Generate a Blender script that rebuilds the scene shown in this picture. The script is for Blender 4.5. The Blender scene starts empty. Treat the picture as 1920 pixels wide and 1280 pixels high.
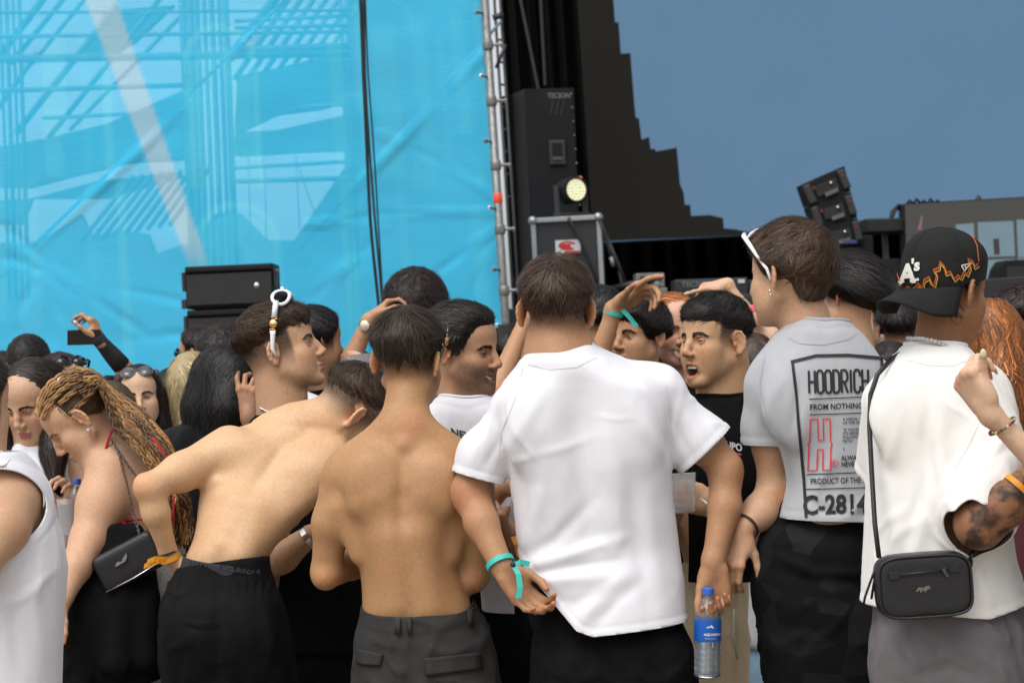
import bpy, bmesh, math, random
import numpy as np
from mathutils import Matrix, Vector
from mathutils.bvhtree import BVHTree

random.seed(7)
RNG = np.random.default_rng(11)
SC = bpy.context.scene
COL = SC.collection

# ------------------------------------------------------------------ camera
FPX = 4400.0                      # focal length in pixels of a 1920 px wide picture
CAMH, PITCH, ROLL = 1.36, math.radians(2.12), math.radians(3.6)
cam_w = np.array([0, math.cos(PITCH), math.sin(PITCH)])
up0 = np.array([0, -math.sin(PITCH), math.cos(PITCH)])
X0 = np.array([1.0, 0, 0])
cam_u = math.cos(ROLL) * up0 + math.sin(ROLL) * X0
cam_r = math.cos(ROLL) * X0 - math.sin(ROLL) * up0
cam_p = np.array([0, 0, CAMH])
cd = bpy.data.cameras.new('camera')
cam = bpy.data.objects.new('camera', cd)
COL.objects.link(cam)
m = Matrix.Identity(4)
for i in range(3):
    m[i][0], m[i][1], m[i][2], m[i][3] = cam_r[i], cam_u[i], -cam_w[i], cam_p[i]
cam.matrix_world = m
cd.sensor_width = 22.3
cd.lens = 22.3 * FPX / 1920
cd.clip_end = 800
cd.clip_start = 0.1
cd.dof.use_dof = True
cd.dof.focus_distance = 5.95
cd.dof.aperture_fstop = 5.0
SC.camera = cam

# ------------------------------------------------------------------ daylight (overcast)
world = bpy.data.worlds.new("World")
SC.world = world
world.use_nodes = True
wn = world.node_tree
bg = wn.nodes['Background']
sky = wn.nodes.new('ShaderNodeTexSky')
sky.sky_type = 'NISHITA'
sky.sun_disc = False
SUN_EL, SUN_AZ = math.radians(58), math.radians(205)
sky.sun_elevation = SUN_EL
sky.sun_rotation = SUN_AZ
sky.dust_density = 4.0
sky.air_density = 1.0
hs = wn.nodes.new('ShaderNodeHueSaturation')      # cloud cover: the sky loses its blue
hs.inputs['Saturation'].default_value = 0.26
hs.inputs['Value'].default_value = 1.0
wn.links.new(sky.outputs[0], hs.inputs['Color'])
wn.links.new(hs.outputs[0], bg.inputs['Color'])
bg.inputs['Strength'].default_value = 0.15
sd = bpy.data.lights.new('sun', 'SUN')
sd.energy = 1.15
sd.angle = math.radians(50)
sd.color = (1.0, 0.98, 0.95)
sun = bpy.data.objects.new('sun', sd)
COL.objects.link(sun)
sdir = Vector((math.sin(SUN_AZ) * math.cos(SUN_EL), math.cos(SUN_AZ) * math.cos(SUN_EL), math.sin(SUN_EL)))
sun.rotation_euler = sdir.to_track_quat('Z', 'Y').to_euler()
sun.location = (0, 0, 30)
SC.view_settings.view_transform = 'Standard'
SC.view_settings.look = 'None'
SC.view_settings.exposure = 0.42
SC.view_settings.gamma = 1.0
SC.view_settings.use_curve_mapping = False
SC.cycles.use_denoising = True
SC.cycles.max_bounces = 7
SC.cycles.transparent_max_bounces = 12

# ------------------------------------------------------------------ frames
BASIS = np.stack([cam_r, cam_w, cam_u], 1)           # local (right, away, up) -> world

def loc2world(V, D):
    return np.asarray(V, float) @ BASIS.T + cam_p + cam_w * D

def at(px, py, d):
    """world point standing d metres out, seen at px, py"""
    return cam_p + cam_r * ((px - 960) / FPX * d) + cam_w * d + cam_u * (-(py - 640) / FPX * d)

GDOWN = np.array([cam_r @ [0, 0, -1], cam_w @ [0, 0, -1], cam_u @ [0, 0, -1]])   # straight down, local

def nrm(v):
    v = np.asarray(v, float)
    return v / (np.linalg.norm(v) + 1e-12)

def lin(r, g, b):
    f = lambda c: (c / 255 / 12.92) if c / 255 <= 0.04045 else ((c / 255 + 0.055) / 1.055) ** 2.4
    return (f(r), f(g), f(b))

# ------------------------------------------------------------------ materials
MATS = {}
def mat(name, color=(.5, .5, .5), rough=.6, metal=0., attr=False, noise=0., nscale=40., bump=0., bscale=200., spec=.5,
        sss=0., emit=None, estr=0., alpha=1., trans=0., sheen=0., coat=0.):
    if name in MATS: return MATS[name]
    M = bpy.data.materials.new(name); M.use_nodes = True
    nt = M.node_tree; b = nt.nodes['Principled BSDF']; N, L = nt.nodes, nt.links
    b.inputs['Roughness'].default_value = rough
    b.inputs['Metallic'].default_value = metal
    b.inputs['Specular IOR Level'].default_value = spec
    b.inputs['Base Color'].default_value = (*color, 1)
    src = None
    if attr:
        a = N.new('ShaderNodeVertexColor'); a.layer_name = 'Col'; src = a.outputs['Color']
    tc = None
    if noise or bump:
        tc = N.new('ShaderNodeTexCoord')
    if noise:
        n = N.new('ShaderNodeTexNoise'); n.inputs['Scale'].default_value = nscale; n.inputs['Detail'].default_value = 5
        L.new(tc.outputs['Object'], n.inputs['Vector'])
        mr = N.new('ShaderNodeMapRange'); mr.inputs['From Min'].default_value = .25; mr.inputs['From Max'].default_value = .75
        mr.inputs['To Min'].default_value = 1 - noise; mr.inputs['To Max'].default_value = 1 + noise
        L.new(n.outputs['Fac'], mr.inputs['Value'])
        mx = N.new('ShaderNodeMix'); mx.data_type = 'RGBA'; mx.blend_type = 'MULTIPLY'
        mx.inputs['Factor'].default_value = 1
        if src: L.new(src, mx.inputs['A'])
        else: mx.inputs['A'].default_value = (*color, 1)
        L.new(mr.outputs[0], mx.inputs['B']); src = mx.outputs['Result']
    if src: L.new(src, b.inputs['Base Color'])
    if bump:
        n = N.new('ShaderNodeTexNoise'); n.inputs['Scale'].default_value = bscale; n.inputs['Detail'].default_value = 6
        L.new(tc.outputs['Object'], n.inputs['Vector'])
        bp = N.new('ShaderNodeBump'); bp.inputs['Strength'].default_value = bump; bp.inputs['Distance'].default_value = .004
        L.new(n.outputs['Fac'], bp.inputs['Height']); L.new(bp.outputs[0], b.inputs['Normal'])
    if sss:
        b.inputs['Subsurface Weight'].default_value = sss
        b.inputs['Subsurface Radius'].default_value = (1, .35, .18)
        b.inputs['Subsurface Scale'].default_value = .008
    if sheen:
        b.inputs['Sheen Weight'].default_value = sheen
        b.inputs['Sheen Roughness'].default_value = .5
    if coat: b.inputs['Coat Weight'].default_value = coat
    if emit:
        b.inputs['Emission Color'].default_value = (*emit, 1); b.inputs['Emission Strength'].default_value = estr
    if trans:
        b.inputs['Transmission Weight'].default_value = trans
    if alpha < 1: b.inputs['Alpha'].default_value = alpha
    MATS[name] = M
    return M

# ------------------------------------------------------------------ meshes
def new_mesh(name, V, F, col=None, smooth=True):
    """F: list of index arrays (n,3) / (n,4) or one ragged python list"""
    me = bpy.data.meshes.new(name)
    V = np.asarray(V, np.float32)
    if isinstance(F, list) and F and isinstance(F[0], np.ndarray) and F[0].ndim == 2:
        parts = [f for f in F if len(f)]
        loops = np.concatenate([f.ravel() for f in parts]).astype(np.int32)
        tot = np.concatenate([np.full(len(f), f.shape[1], np.int32) for f in parts])
    elif isinstance(F, np.ndarray):
        loops = F.ravel().astype(np.int32); tot = np.full(len(F), F.shape[1], np.int32)
    else:
        tot = np.array([len(f) for f in F], np.int32)
        loops = np.array([i for f in F for i in f], np.int32)
    me.vertices.add(len(V)); me.vertices.foreach_set('co', V.ravel())
    me.loops.add(len(loops)); me.loops.foreach_set('vertex_index', loops)
    me.polygons.add(len(tot))
    start = np.zeros(len(tot), np.int32); start[1:] = np.cumsum(tot)[:-1]
    me.polygons.foreach_set('loop_start', start); me.polygons.foreach_set('loop_total', tot)
    me.polygons.foreach_set('use_smooth', np.full(len(tot), bool(smooth)))
    me.update(calc_edges=True); me.validate()
    if col is not None:
        c = np.ones((len(V), 4), np.float32); c[:, :3] = col
        a = me.color_attributes.new('Col', 'FLOAT_COLOR', 'POINT'); a.data.foreach_set('color', c.ravel())
    return me

def link(name, me, material, parent=None, loc=None):
    """world-space mesh -> object whose origin sits at loc (or the parent's)"""
    o = bpy.data.objects.new(name, me); COL.objects.link(o)
    if material: 
        me.materials.clear(); me.materials.append(material)
    if parent is not None:
        o.parent = parent
        off = np.array(ORIG[parent.name])
        ORIG[o.name] = off
    else:
        off = np.array(loc if loc is not None else (0, 0, 0), float)
        o.location = off; ORIG[o.name] = off
    if np.any(off):
        v = np.empty(len(me.vertices) * 3, np.float32); me.vertices.foreach_get('co', v)
        v = v.reshape(-1, 3) - off.astype(np.float32); me.vertices.foreach_set('co', v.ravel()); me.update()
    return o
ORIG = {}

def tag(o, label=None, cat=None, group=None, kind=None):
    if label: o['label'] = label
    if cat: o['category'] = cat
    if group: o['group'] = group
    if kind: o['kind'] = kind
    return o

def empty(name, loc, label=None, cat=None, group=None):
    o = bpy.data.objects.new(name, None); COL.objects.link(o); o.location = loc; ORIG[o.name] = np.array(loc, float)
    o.empty_display_size = .1
    return tag(o, label, cat, group)

class MB:
    """collects simple shapes (world space) into one mesh"""
    def __init__(s): s.V = []; s.F = []; s.n = 0
    def add(s, V, F):
        V = [tuple(v) for v in V]; s.V += V; s.F += [tuple(i + s.n for i in f) for f in F]; s.n += len(V); return s
    def box(s, c, half, ax=None, bev=0.):
        ax = np.eye(3) if ax is None else np.asarray(ax, float)      # rows = axes
        c = np.asarray(c, float); hx, hy, hz = half
        b = min(bev, .45 * min(half))
        if b <= 0:
            P = [c + ax[0] * (sx * hx) + ax[1] * (sy * hy) + ax[2] * (sz * hz) for sx in (-1, 1) for sy in (-1, 1) for sz in (-1, 1)]
            return s.add(P, [(0, 1, 3, 2), (4, 6, 7, 5), (0, 4, 5, 1), (2, 3, 7, 6), (0, 2, 6, 4), (1, 5, 7, 3)])
        bm = bmesh.new(); bmesh.ops.create_cube(bm, size=1)
        for v in bm.verts: v.co = Vector((v.co.x * 2 * hx, v.co.y * 2 * hy, v.co.z * 2 * hz))
        bmesh.ops.bevel(bm, geom=bm.edges[:], offset=b, segments=2, affect='EDGES', profile=.6)
        bm.verts.index_update()
        P = [c + ax[0] * v.co.x + ax[1] * v.co.y + ax[2] * v.co.z for v in bm.verts]
        F = [tuple(v.index for v in f.verts) for f in bm.faces]; bm.free()
        return s.add(P, F)
    def tube(s, pts, r, n=8, cap=True):
        pts = [np.asarray(p, float) for p in pts]
        rs = r if hasattr(r, '__len__') else [r] * len(pts)
        T = [nrm(pts[min(i + 1, len(pts) - 1)] - pts[max(i - 1, 0)]) for i in range(len(pts))]
        u = nrm(np.cross(T[0], [.3, .2, 1.]))
        V = []
        for i, p in enumerate(pts):
            u = nrm(u - T[i] * (u @ T[i])); v = np.cross(T[i], u)
            for k in range(n):
                a = 2 * math.pi * k / n
                V.append(p + (u * math.cos(a) + v * math.sin(a)) * rs[i])
        F = [(i * n + k, i * n + (k + 1) % n, (i + 1) * n + (k + 1) % n, (i + 1) * n + k) for i in range(len(pts) - 1) for k in range(n)]
        if cap:
            F.append(tuple(range(n))[::-1]); F.append(tuple((len(pts) - 1) * n + k for k in range(n)))
        return s.add(V, F)
    def lathe(s, base, axis, prof, n=20):
        axis = nrm(axis); u = nrm(np.cross(axis, [.31, .9, .17])); v = np.cross(axis, u)
        V = []
        for (h, r) in prof:
            for k in range(n):
                a = 2 * math.pi * k / n
                V.append(np.asarray(base) + axis * h + (u * math.cos(a) + v * math.sin(a)) * max(r, 1e-4))
        F = [(i * n + k, i * n + (k + 1) % n, (i + 1) * n + (k + 1) % n, (i + 1) * n + k) for i in range(len(prof) - 1) for k in range(n)]
        F.append(tuple(range(n))[::-1]); F.append(tuple((len(prof) - 1) * n + k for k in range(n)))
        return s.add(V, F)
    def prism(s, poly, depth, d):
        """polygon of world points extruded by vector d*depth"""
        n = len(poly); P = [np.asarray(p, float) for p in poly]; Q = [p + np.asarray(d) * depth for p in P]
        return s.add(P + Q, [tuple(range(n)), tuple(range(2 * n - 1, n - 1, -1))] + [(k, n + k, n + (k + 1) % n, (k + 1) % n) for k in range(n)])
    def ball(s, c, r, n=8, ax=None):
        r = r if hasattr(r, '__len__') else (r, r, r); ax = np.eye(3) if ax is None else ax
        V = []; m_ = n // 2 + 1
        for i in range(m_ + 1):
            th = math.pi * i / m_
            for k in range(n):
                ph = 2 * math.pi * k / n
                V.append(np.asarray(c) + ax[0] * (r[0] * math.sin(th) * math.cos(ph)) + ax[1] * (r[1] * math.sin(th) * math.sin(ph)) + ax[2] * (r[2] * math.cos(th)))
        F = [(i * n + k, (i + 1) * n + k, (i + 1) * n + (k + 1) % n, i * n + (k + 1) % n) for i in range(m_) for k in range(n)]
        return s.add(V, F)
    def build(s, name, material, parent=None, loc=None, smooth=False, auto=False, col=None):
        me = new_mesh(name, np.array(s.V), s.F, col=col, smooth=smooth)
        bm = bmesh.new(); bm.from_mesh(me); bmesh.ops.recalc_face_normals(bm, faces=bm.faces)
        if auto:
            for e in bm.edges:
                if len(e.link_faces) == 2 and e.calc_face_angle(0) > math.radians(38): e.smooth = False
        bm.to_mesh(me); bm.free()
        return link(name, me, material, parent, loc)

# ------------------------------------------------------------------ noise
_perm = np.random.default_rng(3).permutation(256)
_grad = np.random.default_rng(4).normal(size=(256, 3)); _grad /= np.linalg.norm(_grad, axis=1)[:, None]
def noise3(P, scale=1., seed=0):
    P = np.asarray(P, float) * scale + seed * 17.31
    i = np.floor(P).astype(int); f = P - i
    w = f * f * f * (f * (f * 6 - 15) + 10)
    out = 0
    for dx in (0, 1):
        for dy in (0, 1):
            for dz in (0, 1):
                h = _perm[(_perm[(_perm[(i[:, 0] + dx) & 255] + i[:, 1] + dy) & 255] + i[:, 2] + dz) & 255]
                g = _grad[h]
                dot = g[:, 0] * (f[:, 0] - dx) + g[:, 1] * (f[:, 1] - dy) + g[:, 2] * (f[:, 2] - dz)
                out = out + dot * (w[:, 0] if dx else 1 - w[:, 0]) * (w[:, 1] if dy else 1 - w[:, 1]) * (w[:, 2] if dz else 1 - w[:, 2])
    return out

def sstep(a, b, x):
    t = np.clip((x - a) / (b - a), 0, 1); return t * t * (3 - 2 * t)

# ------------------------------------------------------------------ distance fields
class Prim:
    __slots__ = ('fn', 'c', 'R', 'k', 'op')
    def __init__(s, fn, c, R, k, op): s.fn, s.c, s.R, s.k, s.op = fn, np.asarray(c, float), R, k, op

def cone(a, b, ra, rb=None, k=.02, op=1):
    a = np.asarray(a, float); b = np.asarray(b, float); rb = ra if rb is None else rb
    ba = b - a; L2 = ba @ ba + 1e-12
    def fn(p):
        pa = p - a; h = np.clip(pa @ ba / L2, 0, 1)
        q = pa - h[:, None] * ba
        return np.sqrt(np.einsum('ij,ij->i', q, q)) - (ra + (rb - ra) * h)
    return Prim(fn, (a + b) / 2, math.sqrt(L2) / 2 + max(ra, rb), k, op)

def ell(c, r, M=None, k=.02, op=1):
    c = np.asarray(c, float); r = np.asarray(r if hasattr(r, '__len__') else (r, r, r), float)
    M = np.eye(3) if M is None else np.asarray(M)
    def fn(p):
        q = (p - c) @ M
        a = q / r; k0 = np.sqrt(np.einsum('ij,ij->i', a, a)); b = a / r; k1 = np.sqrt(np.einsum('ij,ij->i', b, b)) + 1e-9
        return k0 * (k0 - 1) / k1
    return Prim(fn, c, max(r), k, op)

def loft(lv, k=.02, op=1, n=2.3):
    """lv: rows (z, cx, cy, a, b) in local metres, bottom to top or top to bottom"""
    lv = np.array(sorted(lv), float)
    z = lv[:, 0]; t = np.linspace(z[0], z[-1], 80)
    cols = []
    for c in range(1, 5):
        y = lv[:, c]; m_ = np.gradient(y, z) if len(z) > 2 else np.full(len(z), (y[-1] - y[0]) / (z[-1] - z[0]))
        i = np.clip(np.searchsorted(z, t) - 1, 0, len(z) - 2); hh = z[i + 1] - z[i]; s = (t - z[i]) / hh
        cols.append((2*s**3-3*s**2+1)*y[i] + (s**3-2*s**2+s)*hh*m_[i] + (-2*s**3+3*s**2)*y[i+1] + (s**3-s**2)*hh*m_[i+1])
    def fn(p):
        zz = p[:, 2]
        cx, cy, a, b = [np.interp(zz, t, c) for c in cols]
        a = np.maximum(a, .004); b = np.maximum(b, .004)
        u = np.abs(p[:, 0] - cx); v = np.abs(p[:, 1] - cy)
        k0 = ((u / a) ** n + (v / b) ** n) ** (1 / n) + 1e-6
        rad = np.sqrt(u * u + v * v)
        d = np.where(k0 > .25, rad * (1 - 1 / k0), -np.minimum(a, b) * .8)
        e = np.maximum(z[0] - zz, zz - z[-1])
        return np.minimum(np.maximum(d, e), 0) + np.sqrt(np.maximum(d, 0) ** 2 + np.maximum(e, 0) ** 2)
    c = np.array([lv[:, 1].mean(), lv[:, 2].mean(), (z[0] + z[-1]) / 2])
    R = math.sqrt(((z[-1] - z[0]) / 2) ** 2 + (lv[:, 3].max() + np.abs(lv[:, 1] - c[0]).max()) ** 2 + (lv[:, 4].max() + np.abs(lv[:, 2] - c[1]).max()) ** 2)
    return Prim(fn, c, R, k, op)

def feval(prims, P, block=None):
    """P: (nb, m, 3) blocks of points; prims skipped for blocks they cannot reach"""
    nb, m_, _ = P.shape
    d = np.full((nb, m_), .08, np.float64)
    bc = P.mean(1); br = np.sqrt(((P - bc[:, None]) ** 2).sum(2)).max(1)
    for q in prims:
        sel = np.nonzero(np.sqrt(((bc - q.c) ** 2).sum(1)) < q.R + br + .06 + q.k)[0]
        if not len(sel): continue
        v = q.fn(P[sel].reshape(-1, 3)).reshape(len(sel), m_); o = d[sel]
        if q.op == 1:
            h = np.maximum(q.k - np.abs(o - v), 0) / q.k; d[sel] = np.minimum(o, v) - h * h * q.k * .25
        elif q.op == -1:
            h = np.maximum(q.k - np.abs(o + v), 0) / q.k; d[sel] = np.maximum(o, -v) + h * h * q.k * .25
        elif q.op == 2:
            h = np.maximum(q.k - np.abs(o - v), 0) / q.k; d[sel] = np.maximum(o, v) + h * h * q.k * .25
    return d

def fgrad(prims, P, e=.002):
    P = np.asarray(P, float)
    o = np.array([[0, 0, 0], [e, 0, 0], [0, e, 0], [0, 0, e]])
    d = feval(prims, P[:, None, :] + o[None])
    g = d[:, 1:] - d[:, :1]; g /= np.linalg.norm(g, axis=1)[:, None] + 1e-12
    return d[:, 0], g

def _key(I): 
    I = I.astype(np.int64) + 4096
    return (I[..., 0] << 40) | (I[..., 1] << 20) | I[..., 2]

_CORN = np.array([[i, j, k] for i in (0, 1) for j in (0, 1) for k in (0, 1)])
_EDG = [(a, b) for a in range(8) for b in range(a + 1, 8) if np.abs(_CORN[a] - _CORN[b]).sum() == 1]

def polygonize(prims, h, fine=()):
    """dual contouring on sparse blocks of two sizes; fine: list of (centre, radius) meshed at h/2"""
    B = 8; L = B * h
    pos = [q for q in prims if q.op == 1]
    lo = np.min([q.c - q.R for q in pos], axis=0) - 2 * L
    ks = []
    for q in pos:
        a = np.floor((q.c - q.R - .01 - lo) / L).astype(int); b = np.floor((q.c + q.R + .01 - lo) / L).astype(int)
        g = np.stack(np.meshgrid(*[np.arange(a[i], b[i] + 1) for i in range(3)], indexing='ij'), -1).reshape(-1, 3)
        c = lo + (g + .5) * L
        g = g[np.sqrt(((c - q.c) ** 2).sum(1)) < q.R + L]
        ks.append(g)
    K = np.unique(np.concatenate(ks), axis=0)
    bc = lo + (K + .5) * L
    d = feval(prims, bc[:, None, :])[:, 0]
    K = K[np.abs(d) < L * 1.35 + .004]; bc = lo + (K + .5) * L
    ref = np.zeros(len(K), bool)
    for c, r in fine: ref |= np.sqrt(((bc - np.asarray(c)) ** 2).sum(1)) < r + L * .6
    g9 = np.stack(np.meshgrid(np.arange(9), np.arange(9), np.arange(9), indexing='ij'), -1)
    fh = h / 2
    V = []; keys = [None, None]; ids = [None, None]; edges = []; nv = 0
    for lev in (0, 1):
        if lev == 0: base = K[~ref] * 16; st = 2
        else:
            Kr = K[ref]
            if not len(Kr): 
                keys[1] = np.zeros(0, np.int64); ids[1] = np.zeros(0, int); edges.append([]); continue
            sub = np.array([[i, j, k] for i in (0, 8) for j in (0, 8) for k in (0, 8)])
            base = (Kr[:, None] * 16 + sub[None]).reshape(-1, 3); st = 1
            dd = feval(prims, (lo + (base + 4) * fh)[:, None, :])[:, 0]
            base = base[np.abs(dd) < L * .5 * 1.35 + .004]
        if not len(base):
            keys[lev] = np.zeros(0, np.int64); ids[lev] = np.zeros(0, int); edges.append([]); continue
        I = base[:, None, None, None] + g9[None] * st
        P = lo + I * fh
        vals = feval(prims, P.reshape(len(base), 729, 3)).reshape(len(base), 9, 9, 9)
        vals = np.where(np.abs(vals) < 1e-9, 1e-9, vals)
        cv = np.stack([vals[:, c[0]:8 + c[0], c[1]:8 + c[1], c[2]:8 + c[2]] for c in _CORN], -1)
        s = cv < 0; mix = s.any(-1) & ~s.all(-1)
        idx = np.argwhere(mix); cvm = cv[mix]
        acc = np.zeros((len(idx), 3)); cnt = np.zeros(len(idx))
        for a, b in _EDG:
            va, vb = cvm[:, a], cvm[:, b]; x = (va < 0) != (vb < 0)
            t = np.where(x, va / np.where(x, va - vb, 1), 0)
            p = _CORN[a] + t[:, None] * (_CORN[b] - _CORN[a]); acc += np.where(x[:, None], p, 0); cnt += x
        acc /= cnt[:, None]
        ci = base[idx[:, 0]] + idx[:, 1:] * st
        V.append(lo + (ci + acc * st) * fh)
        kk = _key(ci); o = np.argsort(kk); keys[lev] = kk[o]; ids[lev] = o + nv; nv += len(idx)
        el = []
        for ax in range(3):
            sl0 = [slice(None)] * 4; sl1 = [slice(None)] * 4; sl0[ax + 1] = slice(0, 8); sl1[ax + 1] = slice(1, 9)
            a, b = vals[tuple(sl0)], vals[tuple(sl1)]
            ii = np.argwhere((a < 0) != (b < 0))
            ins = a[tuple(ii.T)] < 0
            pi = base[ii[:, 0]] + ii[:, 1:] * st
            _, u = np.unique(_key(pi), return_index=True)
            el.append((ax, pi[u], ins[u]))
        edges.append(el)
    V = np.concatenate(V)
    def look(lev, ci):
        k = _key(ci); ks_ = keys[lev]
        if not len(ks_): return np.full(len(k), -1)
        j = np.clip(np.searchsorted(ks_, k), 0, len(ks_) - 1)
        return np.where(ks_[j] == k, ids[lev][j], -1)
    Q = []; T = []
    for lev in (0, 1):
        st = 2 if lev == 0 else 1
        for ax, pi, ins in edges[lev]:
            b, c = (ax + 1) % 3, (ax + 2) % 3
            quad = []
            for (ob, oc) in ((-1, -1), (0, -1), (0, 0), (-1, 0)):
                ci = pi.copy(); ci[:, b] += ob * st; ci[:, c] += oc * st
                r = look(lev, ci)
                if lev == 1:
                    r2 = look(0, (ci // 2) * 2); r = np.where(r >= 0, r, r2)
                quad.append(r)
            q = np.stack(quad, 1); ok = (q >= 0).all(1); q = q[ok]; inn = ins[ok]
            q = np.where(inn[:, None], q, q[:, ::-1])
            # merge repeated neighbours at the border of the two sizes
            dup = np.stack([q[:, i] == q[:, (i + 1) % 4] for i in range(4)], 1); nd = dup.sum(1)
            Q.append(q[nd == 0])
            one = nd == 1
            if one.any():
                qq = q[one]; w = dup[one].argmax(1)
                keep = np.stack([np.take_along_axis(qq, ((w + 1 + i) % 4)[:, None], 1)[:, 0] for i in range(3)], 1)
                T.append(keep)
    Q = np.concatenate(Q) if Q else np.zeros((0, 4), int)
    T = np.concatenate(T) if T else np.zeros((0, 3), int)
    return V, Q, T

def relax(V, Q, T, n=1, lam=.5):
    E = [Q[:, [i, (i + 1) % 4]] for i in range(4)]
    if len(T): E += [T[:, [i, (i + 1) % 3]] for i in range(3)]
    E = np.concatenate(E); a = np.concatenate([E[:, 0], E[:, 1]]); b = np.concatenate([E[:, 1], E[:, 0]])
    for _ in range(n):
        cnt = np.bincount(a, minlength=len(V)).astype(float)
        s = np.stack([np.bincount(a, V[b, i], minlength=len(V)) for i in range(3)], 1)
        V = V + lam * (s / np.maximum(cnt, 1)[:, None] - V)
    return V

def tri_of(Q, T):
    return np.concatenate([Q[:, [0, 1, 2]], Q[:, [0, 2, 3]], T]) if len(T) else np.concatenate([Q[:, [0, 1, 2]], Q[:, [0, 2, 3]]])

def vnormals(V, F):
    n = np.cross(V[F[:, 1]] - V[F[:, 0]], V[F[:, 2]] - V[F[:, 0]])
    N = np.stack([sum(np.bincount(F[:, j], n[:, i], minlength=len(V)) for j in range(3)) for i in range(3)], 1)
    return N / (np.linalg.norm(N, axis=1)[:, None] + 1e-12)

def clip_tris(V, F, g):
    """keep g<0, cutting triangles along g=0"""
    s = g < 0; k = s[F].sum(1)
    keep = F[k == 3]; out = [keep]; newv = []; memo_k = []; base = len(V)
    def cut(a, b):
        t = g[a] / (g[a] - g[b]); lo_, hi_ = np.minimum(a, b), np.maximum(a, b)
        memo_k.append(lo_.astype(np.int64) * (base + 1) + hi_); newv.append(V[a] + t[:, None] * (V[b] - V[a]))
        off = base + sum(len(x) for x in newv[:-1]); return off + np.arange(len(a))
    f1 = F[k == 1]
    if len(f1):
        w = s[f1].argmax(1); r = [np.take_along_axis(f1, ((w + i) % 3)[:, None], 1)[:, 0] for i in range(3)]
        p, q = cut(r[0], r[1]), cut(r[0], r[2]); out.append(np.stack([r[0], p, q], 1))
    f2 = F[k == 2]
    if len(f2):
        w = (~s[f2]).argmax(1); r = [np.take_along_axis(f2, ((w + i) % 3)[:, None], 1)[:, 0] for i in range(3)]
        p, q = cut(r[0], r[1]), cut(r[0], r[2]); out.append(np.stack([p, r[1], r[2]], 1)); out.append(np.stack([p, r[2], q], 1))
    F2 = np.concatenate(out); V2 = np.concatenate([V] + newv) if newv else V
    if memo_k:                                                # weld the cut points
        kk = np.concatenate(memo_k); u, inv = np.unique(kk, return_inverse=True)
        first = np.zeros(len(u), int); first[inv[::-1]] = np.arange(len(kk))[::-1]
        mp = np.concatenate([np.arange(base), base + first[inv]]); F2 = mp[F2]
    used = np.unique(F2); re = np.full(len(V2), -1); re[used] = np.arange(len(used))
    return V2[used], re[F2]
# ------------------------------------------------------------------ people
SKIN = mat('skin', rough=.52, attr=True, noise=.09, nscale=110, bump=.16, bscale=520, sss=.16, spec=.36)
HAIRM = mat('hair', rough=.5, attr=True, spec=.30)
EYEM = mat('eye', rough=.12, attr=True, spec=.6)
TEETH = mat('teeth', color=(.72, .68, .6), rough=.25)
CROWD = []

def seg_dist2(X, Z, pl):
    """distance in the (x, z) plane to a polyline, with the parameter along it"""
    best = np.full(len(X), 9.); tt = np.zeros(len(X)); n = len(pl) - 1
    for i in range(n):
        a, b = np.asarray(pl[i], float), np.asarray(pl[i + 1], float); ba = b - a
        h = np.clip(((X - a[0]) * ba[0] + (Z - a[1]) * ba[1]) / (ba @ ba + 1e-12), 0, 1)
        d = np.hypot(X - a[0] - h * ba[0], Z - a[1] - h * ba[1]); w = d < best
        best = np.where(w, d, best); tt = np.where(w, (i + h) / n, tt)
    return best, tt

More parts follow.
